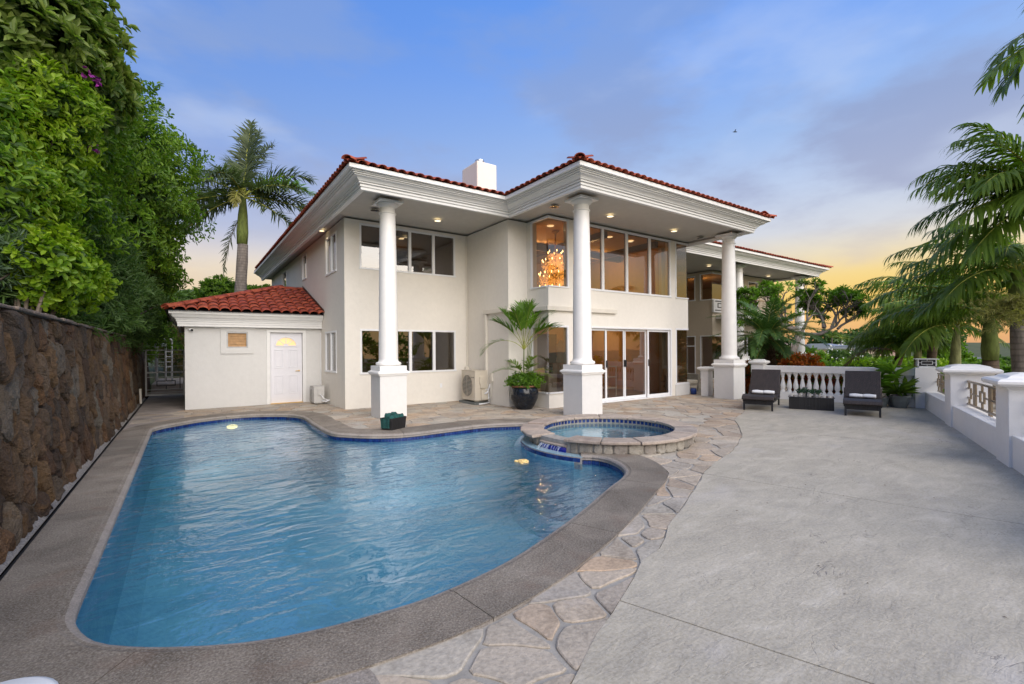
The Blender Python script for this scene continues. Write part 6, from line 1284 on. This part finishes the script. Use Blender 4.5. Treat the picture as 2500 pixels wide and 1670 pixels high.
# wicker chest with glass top
ct = thing('wicker_chest', 'black wicker chest with a glass top between the two loungers', 'chest', (0, 0, 0)); mb = MB(); mb.box(0, -.46, 0, .46, .46, .29); mb.build('body', 'wicker_black', ct, bevel=.008)
mb = MB(); mb.box(-.015, -.475, .292, .475, .475, .305); mb.build('glass_top', 'glass_far', ct, bevel=.003); mb = MB(); mb.box(-.012, -.02, .07, -.002, .10, .095); mb.build('latch', 'dark', ct)
cd = Vector((12.53-12.17, 4.68-5.51, 0)).normalized(); ca = math.degrees(math.atan2(cd.y, cd.x))+90; ctr = Vector((12.35, 5.095, .004)); ct.location = ctr; ct.rotation_euler = (0, 0, rad(ca))
def onchest(x, y): M = Matrix.Rotation(rad(ca), 3, 'Z'); return ctr+M @ Vector((x, y, 0))
for i, (y, x, s_, lab) in enumerate(((.24, .2, 1, 'small potted succulent at the left end of the chest top'), (.14, .26, 1.2, 'small potted succulent second from the left on the chest'), (.03, .18, .9, 'small potted succulent in the middle of the chest'), (-.08, .26, 1.15, 'small potted succulent second from the right on the chest'), (-.17, .18, 1.0, 'small potted succulent right of centre on the chest'))):
    p = onchest(x, y); t = thing('potted_succulent', lab, 'potted plant', (p.x, p.y, .31), 'succulents on the wicker chest'); mb = MB(); mb.lathe([(.028, .31), (.036, .385), (.033, .39), (.02, .385)], 12, (p.x, p.y)); mb.build('pot', 'pot_small', t)
    c_, a_ = shell([((p.x, p.y, .43*1.0), (.055*s_, .055*s_, .05*s_))], 40); V, f = clumps(c_, a_, 6, 70, .032, .016, spray=.01); mesh_obj('foliage', V, f, 'succulent', t)
for x, y, lab in ((.12, -.27, 'small candle glass right of the succulents'), (.12, -.38, 'small candle glass at the right end of the chest'), (.2, .40, 'small candle glass at the left end of the chest')):
    p = onchest(x, y); mb = MB(); mb.lathe([(.03, .31), (.032, .35), (.027, .35), (.026, .32)], 12, (p.x, p.y)); tag(mb.build('candle_glass', 'marble'), lab, 'candle')
p = onchest(.3, .12); mb = MB(); mb.obox((p.x, p.y, .42), .01, .1, .22, (math.cos(rad(ca)), math.sin(rad(ca)), 0), (-math.sin(rad(ca)), math.cos(rad(ca)), 0)); tag(mb.build('menu_stand', 'roof_grey'), 'dark upright card stand among the succulents', 'stand')

# ------------------------------------------------------------ pots
def bigpot(name, lab, x, y, prof_, mat, rimm=None):
    t = thing(name, lab, 'potted plant', (x, y, 0)); mb = MB(); mb.lathe(prof_, 32, (x, y), cap=False); mb.build('pot', mat, t, True)
    rz = prof_[-1][1]; mb = MB(); mb.lathe([(0, rz-.05), (prof_[-1][0]+.005, rz-.05)], 20, (x, y), cap=False); mb.build('soil', 'soil', t); return t
px, py = 7.06, 9.55
t = bigpot('potted_palm', 'big black glazed pot with a young palm and leafy ground plants', px, py, [(.19, 0), (.20, .01), (.27, .12), (.345, .28), (.36, .40), (.335, .52), (.30, .575), (.27, .56)], 'pot_glaze')
mb = MB(); mb.lathe([(.285, .56), (.315, .565), (.325, .585), (.31, .605), (.28, .60), (.265, .57)], 32, (px, py)); mb.build('rim', 'pot_rust', t, True)
c_, a_ = shell([((px-.05, py, .70), (.38, .38, .17)), ((px+.15, py-.1, .72), (.28, .28, .17))], 420, .7, 1.0); V, f = clumps(c_, a_, 7, 75, .075, .035, spray=.05); mesh_obj('ground_leaves', V, f, 'palm_bright', t)
pc = Vector((px, py, 1.55)); mb = MB(); mb.tube([(px, py, .5), (px-.01, py, 1.1), (px, py, 1.72)], [.022, .016, .012], 7)
for dx in (.07, .13, .10): mb.tube([(px+dx, py, .5), (px+dx*1.2, py, 1.2), (px+dx*2.2, py, 1.85)], [.009, .008, .006], 5)
mb.build('stem', 'crownshaft', t, True)
kw2 = dict(ll=.46, n=22, w=.038, hang=.5, vee=.35, rr=.01, mat='palm_bright', lean=58, start=.45)
for s_ in ((95, 80, 1.25, dict(droop=22)), (150, 72, 1.2, dict(droop=30)), (40, 74, 1.25, dict(droop=30)), (15, 64, 1.25, dict(droop=30)), (178, 50, 1.25, dict(droop=115, ll=.42)), (250, 74, 1.15, dict(droop=45)), (320, 62, 1.15, dict(droop=65)), (200, 66, 1.1, dict(droop=50)), (340, 50, 1.1, dict(droop=40, n=8)), (285, 78, 1.2, dict(droop=30))):
    k_ = dict(kw2); k_.update(s_[3]); frond(t, (px, py, 1.50), s_[0], s_[1], s_[2], **k_)
for s_ in ((180, 38, .85, 70), (10, 35, .75, 60), (140, 60, .7, 60), (300, 55, .6, 60), (60, 60, .7, 40), (230, 50, .6, 60), (350, 20, .7, 50)): frond(t, (px, py, .85), s_[0], s_[1], s_[2], droop=s_[3], ll=.28, n=14, w=.03, hang=.4, rr=.007, mat='palm_leaf', start=.35)
pp = [(.11, 0), (.15, .12), (.165, .22), (.175, .235), (.175, .25), (.155, .25)]
x, y = 14.33, 4.32; t = bigpot('potted_plant', 'broad-leaved plant in a grey pot topped with stones, left of the corner pair', x, y, pp, 'pot_grey')
mb = MB(); mb.tube([(x, y, .2), (x+.02, y+.02, .5), (x, y, .62)], [.025, .02, .018], 7); mb.build('stem', 'bark_pale', t, True)
V, f = clumps(np.array([(x, y, .55), (x, y, .64), (x+.03, y, .72), (x, y+.08, .5)]), np.array([[0, 0, 1.]]*4), 11, 75, .42, .075, spray=.03, curl=.35); mesh_obj('foliage', V, f, 'palm_bright', t)
for dx, dy in ((.05, -.08), (-.08, .02), (-.02, -.11)): mb = MB(); mb.lathe([(.0, .21), (.035, .22), (.045, .245), (.03, .27), (.0, .275)], 9, (x+dx, y+dy), cap=False); mb.build('pebble', 'rock', t, True)
x, y = 14.5, 3.98; t = bigpot('potted_plant', 'dark grey pot with spiky strap leaves beside the corner post', x, y, [(a_*1.22, z_*1.2) for a_, z_ in pp], 'pot_grey')
V, f = clumps(np.array([(x, y, .34), (x-.03, y+.02, .4)]), np.array([[0, 0, 1.]]*2), 22, 75, .48, .05, spray=.03, curl=.3); mesh_obj('foliage', V, f, 'palm_leaf', t)
mb = MB(); mb.lathe([(.0, .25), (.05, .27), (.06, .3), (.04, .335), (0, .34)], 9, (x-.1, y+.05), cap=False); mb.build('pebble', 'rock', t, True)
x, y = 14.62, 4.12; t = bigpot('potted_plant', 'tall banana-like plant with upright paddle leaves in the corner', x, y, pp, 'pot_grey')
mb = MB(); mb.tube([(x, y, .2), (x, y, .85)], [.02, .015], 7); mb.build('stem', 'crownshaft', t, True)
V, f = clumps(np.array([(x, y, .80), (x, y, .88)]), np.array([[0, 0, 1.]]*2), 6, 80, .46, .13, spray=.03, curl=.3); mesh_obj('foliage', V, f, 'palm_bright', t); V, f = clumps(np.array([(x, y, .9)]), np.array([[0, 0, 1.]]), 2, 12, .36, .11); mesh_obj('young_leaf', V, f, 'palm_bright', t)

# ------------------------------------------------------------ towel basket
bk = thing('towel_basket', 'small black basket standing on the coping below the left column', 'basket', (0, 0, 0)); V = []; 
for z_, e_ in ((0, 0), (.22, .03)): V += [(-.02+.02-e_*.6, -e_*.6, z_), (.38+e_*.6, -e_*.6, z_), (.38+e_*.6, .25+e_*.6, z_), (-e_*.6, .25+e_*.6, z_)]
MB().add(V, [(0, 3, 2, 1), (0, 1, 5, 4), (1, 2, 6, 5), (2, 3, 7, 6), (3, 0, 4, 7)]).build('body', 'wicker_black', bk); bk.location = (3.16, 8.46, .014); bk.rotation_euler = (0, 0, rad(27))
Mb = Matrix.Translation((3.16, 8.46, .014)) @ Matrix.Rotation(rad(27), 4, 'Z')
for i, (x, y, z_, lab) in enumerate(((.06, .06, .25, 'dark teal rolled towel at the front left of the basket'), (.19, .06, .26, 'dark teal rolled towel in the front middle of the basket'), (.32, .06, .25, 'dark teal rolled towel at the front right of the basket'), (.10, .18, .28, 'dark teal rolled towel at the back left of the basket'), (.26, .18, .28, 'dark teal rolled towel at the back right of the basket'))):
    mb = MB(); n = 14; V = []; k_ = 6
    for k in range(k_+1):
        zz = .0+.11*k/k_; e_ = 1-.35*max(0, (k-3)/3)**2
        for j in range(n): an = 2*PI*j/n; V.append((.068*math.cos(an)*e_*(1+.08*math.sin(an*4+i)), .062*math.sin(an)*e_, zz+.008*math.sin(an*2+i)))
    V = [Mb @ Vector((a_+x, b_+y, c_+z_-.09)) for a_, b_, c_ in V]; mb.add(V, [(k*n+j, k*n+(j+1) % n, (k+1)*n+(j+1) % n, (k+1)*n+j) for k in range(k_) for j in range(n)]+[tuple(range(n))[::-1], tuple(k_*n+j for j in range(n))]); tag(mb.build('rolled_towel', 'towel_teal', None, True), lab, 'towel', 'dark teal towels in the basket')
mb = MB(); V = [];
for k in range(7):
    for j in range(6): V.append(Mb @ Vector((-.03+.002*math.sin(j*2), .02+.035*k, .22-.037*j+.004*math.sin(k))))
for k in range(7):
    for j in range(6): V.append(Mb @ Vector((-.042+.002*math.sin(j*2)-.006*math.sin(k*2), .02+.035*k, .22-.037*j+.004*math.sin(k))))
f = [(k*6+j, k*6+j+1, (k+1)*6+j+1, (k+1)*6+j) for k in range(6) for j in range(5)]; f += [tuple(a_+42 for a_ in q) for q in f]
mb.add(V, f); tag(mb.build('hanging_towel', 'towel_teal'), 'dark teal towel hanging over the left side of the basket', 'towel')
# turtle
tt = thing('floating_turtle', 'small golden turtle ornament in the pool left of the hot tub', 'ornament', (0, 0, 0)); mb = MB(); V = []; n = 14
for k, (r_, z_) in enumerate(((.0, .045), (.05, .04), (.085, .02), (.09, 0))):
    for j in range(n): an = 2*PI*j/n; V.append((r_*1.15*math.cos(an), r_*math.sin(an), z_+(.006 if (j+k) % 2 else 0)))
mb.add(V, [(k*n+j, k*n+(j+1) % n, (k+1)*n+(j+1) % n, (k+1)*n+j) for k in range(3) for j in range(n)]); mb.build('carapace', 'gold', tt)
for sx, sy, nm, l in ((1, 1, 'flipper', .11), (1, -1, 'flipper', .11), (-1, 1, 'hind_flipper', .05), (-1, -1, 'hind_flipper', .05)):
    mb = MB(); mb.tube([(.05*sx, .06*sy, .01), (.07*sx, .06*sy+l*.5*sy, .01), (.02*sx, .06*sy+l*sy, .008)], [.02, .017, .006], 6); mb.build(nm, 'gold', tt, True)
mb = MB(); mb.tube([(.09, 0, .015), (.14, 0, .02), (.165, 0, .015)], [.018, .024, .012], 8); mb.build('head', 'gold', tt, True); tt.location = (4.03, 5.49, WZ-.004); tt.rotation_euler = (0, 0, rad(150)); tt.scale = (.8, .8, .8)
# table rim at the near left corner
t = thing('round_stool', 'white round stool top cut off by the lower left corner', 'stool', (-.47, 2.0, 0)); mb = MB(); mb.lathe([(.0, .42), (.15, .425), (.17, .44), (.17, .455), (.15, .465), (0, .465)], 32, (-.50, 2.02), cap=False); mb.build('top', 'vinyl', t, True); mb = MB(); mb.lathe([(.09, 0), (.03, .03), (.03, .42)], 16, (-.50, 2.02)); mb.build('stand', 'vinyl', t, True)

# ------------------------------------------------------------ lanai chair
def chair(lab, x, y, a_, w_=.72):
    t = thing('lanai_armchair', lab, 'armchair', (0, 0, 0)); h = w_/2
    for sx in (-1, 1):
        for yy in (.03, .62): mb = MB(); mb.box(sx*h-.03, yy-.03, 0, sx*h+.03, yy+.03, .56); mb.build('leg', 'grey_wood', t)
        mb = MB(); mb.box(sx*h-.035, 0, .56, sx*h+.035, .68, .60); mb.build('arm', 'grey_wood', t); mb = MB(); mb.box(sx*h-.01, .06, .24, sx*h+.01, .59, .56); mb.build('side_panel', 'grey_wood', t)
    mb = MB(); mb.box(-h+.03, .02, .20, h-.03, .64, .26); mb.build('seat_frame', 'grey_wood', t); mb = MB(); mb.box(-h+.04, .0, .265, h-.04, .55, .40); mb.build('seat_cushion', 'cushion', t, bevel=.03)
    mb = MB(); mb.obox((0, .60, .60), w_-.1, .12, .46, (1, 0, 0), (0, .97, .25), (0, -.25, .97)); mb.build('back_cushion', 'cushion', t, bevel=.04)
    mb = MB(); mb.obox((.12, .46, .58), .36, .10, .34, (.95, .1, .25), (0, .95, .3), (-.25, -.25, .93)); mb.build('throw_pillow', 'sage', t, bevel=.04); t.location = (x, y, 0); t.rotation_euler = (0, 0, rad(a_)); return t
chair('grey wooden armchair with cream cushions on the far lanai', 14.45, 9.75, -8); chair('second cushioned armchair half hidden by the house corner', 13.95, 9.9, 60)
mb = MB(); mb.lathe([(.09, 0), (.1, .15), (.09, .2), (.02, .2)], 14, (13.62, 9.12)); tag(mb.build('ceramic_jar', 'blue_tile', None, True), 'small blue jar on the paving by the house corner', 'jar')

# ------------------------------------------------------------ inside the rooms
chd = thing('chandelier', 'tiered crystal chandelier glowing behind the upper corner window', 'chandelier', (8.72, 10.25, 4.9)); cxh, cyh = 8.72, 10.25
mb = MB(); mb.tube([(cxh, cyh, 4.9), (cxh, cyh, 2.95)], .02, 8); mb.lathe([(.0, 4.9), (.11, 4.88), (.03, 4.8)], 14, (cxh, cyh), cap=False); mb.build('stem', 'brass', chd, True)
mb = MB(); n = 0; cc = []
for r_, z_, k in ((.22, 4.25, 6), (.38, 4.0, 11), (.48, 3.62, 15), (.58, 3.22, 18)):
    for i in range(k):
        a_ = 2*PI*(i+.3*(k % 3))/k; x, y = cxh+r_*math.cos(a_), cyh+r_*math.sin(a_); mb.tube([(cxh, cyh, z_-.05), (cxh+r_*.5*math.cos(a_), cyh+r_*.5*math.sin(a_), z_-.14), (x, y, z_-.03), (x, y, z_+.02)], .006, 5)
        b_ = MB(); b_.lathe([(.006, z_+.02), (.009, z_+.03), (.011, z_+.045), (.003, z_+.08)], 8, (x, y)); b_.build('bulb', 'bulb', chd, True)
        for j in range(7): cc.append((x+random.uniform(-.05, .05), y+random.uniform(-.05, .05), z_-random.uniform(.02, .22)))
    for i in range(int(1300*r_)+100): a_ = random.uniform(0, 2*PI); q = r_*random.uniform(.3, .95); cc.append((cxh+q*math.cos(a_), cyh+q*math.sin(a_), z_-random.uniform(.0, .33)))
mb.build('arm', 'brass', chd, True); mb = MB()
for x, y, z_ in cc: s_ = random.uniform(.009, .018); mb.add([(x, y, z_+s_*1.5), (x+s_, y, z_), (x, y+s_, z_), (x-s_, y, z_), (x, y-s_, z_), (x, y, z_-s_*1.8)], [(0, 1, 2), (0, 2, 3), (0, 3, 4), (0, 4, 1), (5, 2, 1), (5, 3, 2), (5, 4, 3), (5, 1, 4)])
mb.build('crystal_drops', 'crystal', chd, kind='stuff'); lamp(cxh, cyh, 3.9, 22, (1, .6, .25), .3)
def pedestal(x, y, h_, lab): mb = MB(); mb.box(x-.16, y-.16, .012, x+.16, y+.16, h_); tag(mb.build('pedestal', 'marble', None, bevel=.004), lab, 'pedestal')
pedestal(8.05, 9.78, .85, 'low pale marble pedestal inside the lower corner window'); pedestal(8.55, 9.85, 1.12, 'taller pale pedestal carrying the dress form')
mb = MB(); mb.tube([(8.05+.11*math.cos(a_)*(1+.3*math.sin(3*a_)), 9.78+.05*math.sin(2*a_), .98+.10*math.sin(a_)) for a_ in [2*PI*i/24 for i in range(25)]], .025, 8); tag(mb.build('knot_sculpture', 'dark', None, True), 'black knotted sculpture on the low pedestal', 'sculpture')
t = thing('dress_form', 'cream dress form on the taller pedestal behind the lower corner window', 'mannequin', (8.55, 9.85, 1.12)); mb = MB(); V = []; n = 16
pr = [(.13, .10, 0), (.15, .11, .08), (.105, .08, .26), (.14, .10, .42), (.15, .09, .50), (.06, .05, .56), (.045, .045, .63)]
for a_, b_, z_ in pr:
    for j in range(n): an = 2*PI*j/n; V.append((8.55+a_*math.cos(an), 9.85+b_*math.sin(an), 1.13+z_))
mb.add(V, [(k*n+j, k*n+(j+1) % n, (k+1)*n+(j+1) % n, (k+1)*n+j) for k in range(len(pr)-1) for j in range(n)]+[tuple((len(pr)-1)*n+j for j in range(n))]); mb.build('torso', 'cushion', t, True)
t = thing('indoor_plant', 'leafy indoor plant behind the lower corner window glass', 'potted plant', (8.0, 11.2, 0)); mb = MB(); mb.lathe([(.16, .012), (.2, .4)], 16, (8.15, 11.3)); mb.build('pot', 'pot_small', t); V, f = clumps(*shell([((8.15, 11.3, 1.2), (.35, .35, .6))], 160), 7, 70, .2, .05, spray=.06); mesh_obj('foliage', V, f, 'leaf_mid', t)
t = thing('bar_trolley', 'white side table with shelves seen through the sliding doors', 'table', (10.9, 10.4, 0)); mb = MB()
for x in (10.75, 11.25):
    for y in (10.3, 10.65): mb.box(x, y, .012, x+.03, y+.03, .95)
mb.build('frame', 'white_trim', t)
for z_ in (.25, .6, .93): mb = MB(); mb.box(10.74, 10.29, z_, 11.29, 10.69, z_+.03); mb.build('shelf', 'white_trim', t)
t = thing('sofa', 'tan sofa in the lit ground-floor room behind the sliding doors', 'sofa', (9.3, 12, 0)); mb = MB(); mb.box(8.6, 11.8, .1, 10.2, 12.7, .42); mb.build('seat', 'cushion', t, bevel=.04); mb = MB(); mb.box(8.6, 12.55, .43, 10.2, 12.8, .85); mb.build('backrest', 'cushion', t, bevel=.04)
mb = MB(); mb.box(10.4, 14.52, 1.1, 10.95, 14.56, 1.9); tag(mb.build('framed_picture', 'blind_lit'), 'amber framed picture on the back wall of the ground-floor room', 'picture')

# ------------------------------------------------------------ garden behind the viewer, mirrored in the windows
tree('garden_hedge', 'tall green garden hedge below the terrace behind the viewer, mirrored in the ground-floor windows', 'hedge', (6, -7.5, -2.8), [((x, -7.0-.25*abs(x-6), .2), (1.9, 1.3, 2.6)) for x in (-2, 1, 4, 7, 10, 13)], 2600, 7, .26, .10, 'leaf_mid', .1, inner=False)
palm('palm', 'tall palm standing behind the viewer, mirrored in the sliding doors', (15.5, -5, -2.8), (15.3, -5, 3.4), ring(7, 35, 2.6, 75)+ring(5, 65, 2.5, 90), .2, .16, 1.1, 'palm_trunk', 'crownshaft', **kw)
# ------------------------------------------------------------ houses beyond
def far_house(lab, cu, v_eave, v_top, dep, wid, dpt, wallm, roofm, wins, zb=-2.8, solar=False):
    c_ = at(cu, v_eave, dep); t = thing('hillside_house', lab, 'house', (c_.x, c_.y, zb)); ze = c_.z; zt = at(cu, v_top, dep).z; hw = wid/2; ax = R; ay = F
    O = Vector((c_.x, c_.y, 0))+ay*dpt/2; mb = MB(); mb.obox(O+Z*(zb+ze)/2, wid, dpt, ze-zb, ax, ay); mb.build('wall', wallm, t)
    e_ = .6; q = [O+ax*sx*(hw+e_)+ay*sy*(dpt/2+e_)+Z*(ze+.0) for sx, sy in ((-1, -1), (1, -1), (1, 1), (-1, 1))]; rdg = [O+ax*(-hw*.4)+Z*zt, O+ax*(hw*.4)+Z*zt]; q2 = [p-Z*.18 for p in q]
    rf = MB().add(q+rdg+q2, [(0, 1, 5, 4), (1, 2, 5), (2, 3, 4, 5), (3, 0, 4), (0, 3, 9, 6), (1, 0, 6, 7), (2, 1, 7, 8), (3, 2, 8, 9), (6, 9, 8, 7)]).build('roof', roofm, t)
    if solar: a_, b_ = q[0].lerp(q[1], .55), q[0].lerp(q[1], .85); c2, d2 = rdg[0].lerp(rdg[1], .9), rdg[0].lerp(rdg[1], .5); MB().add([a_.lerp(d2, .35)+Z*.05, b_.lerp(c2, .35)+Z*.05, b_.lerp(c2, .9)+Z*.05, a_.lerp(d2, .9)+Z*.05], [(0, 1, 2, 3)]).build('solar_panel', 'solar', rf)
    for s_, z_, w_, h_ in wins:
        mb = MB(); c3 = O+ax*hw*s_-ay*(dpt/2+.02)+Z*(ze+z_); mb.obox(c3, w_, .06, h_, ax, ay); wn = mb.build('window', 'white_trim', t); mb = MB(); mb.obox(c3-ay*.035, w_*.86, .02, h_*.86, ax, ay); mb.build('pane', 'glass_far', wn)
    return t
far_house('distant cream house with a green-grey hip roof and solar panels', 2045, 850, 838, 70, 7.6, 8, 'house_cream', 'roof_grey', ((-.65, -.9, .7, .6), (-.35, -.9, .7, .6), (.3, -.9, .7, .9), (.7, -.9, .7, .9)), solar=True)
far_house('distant tan apartment house with balconies right of the solar-panel house', 2108, 851, 843, 72, 4.5, 8, 'house_cream', 'roof_grey', ((-.5, -1.1, .8, 1.2), (.2, -1.1, .8, .9), (-.4, -3.2, .9, 1.2), (.4, -3.2, .9, 1.2)))
far_house('distant pink-brown house with a grey roof behind the arching palms', 2155, 852, 840, 78, 5, 8, 'house_pink', 'roof_grey', ((-.5, -.9, .8, .7), (.3, -.9, .8, .7)))
far_house('distant two-storey brown house with a grey hip roof between the right palm trunks', 2400, 881, 870, 60, 4.0, 5, 'house_pink', 'roof_grey', ((-.7, -.75, .5, .7), (0, -.8, .9, 1.2), (.6, -.7, .6, .7)))
far_house('low white house with a pale roof behind the second railing panel', 2425, 925, 910, 32, 3.2, 4, 'stucco_white', 'roof_grey', ((-.4, -.4, .5, .4), (.3, -.4, .5, .4)))
far_house('pink-roofed neighbour house behind the date palm fronds', 1908, 845, 822, 45, 2.6, 5, 'stucco_white', 'house_pink', ((0, -.8, .9, 1.0),))
far_house('grey-walled neighbour house seen below the date palm', 1838, 858, 835, 34, 2.6, 4, 'house_cream', 'roof_grey', ((-.3, -.9, .6, 1.0), (.4, -.9, .6, 1.0)))
far_house('distant house on the hill left of the royal palm', 415, 745, 738, 95, 6, 6, 'house_cream', 'house_pink', ((-.3, -.9, .9, .7), (.4, -.9, .9, .7)), zb=3)
mb = MB(); bc = at(1793, 322, 40); t = thing('bird', 'tiny dark bird flying high above the right wing', 'bird', tuple(bc)); mb.tube([bc-R*.16, bc, bc+R*.16, bc+R*.24], [.01, .045, .04, .01], 8); mb.build('body', 'bird', t, True)
MB().add([bc+F*.0, bc+R*.07, bc+R*.02-F*.28+Z*.12, bc-R*.05-F*.2+Z*.08], [(0, 1, 2, 3)]).build('wing', 'bird', t); MB().add([bc, bc+R*.07, bc+R*.02+F*.28+Z*.12, bc-R*.05+F*.2+Z*.08], [(0, 1, 2, 3)]).build('wing', 'bird', t)
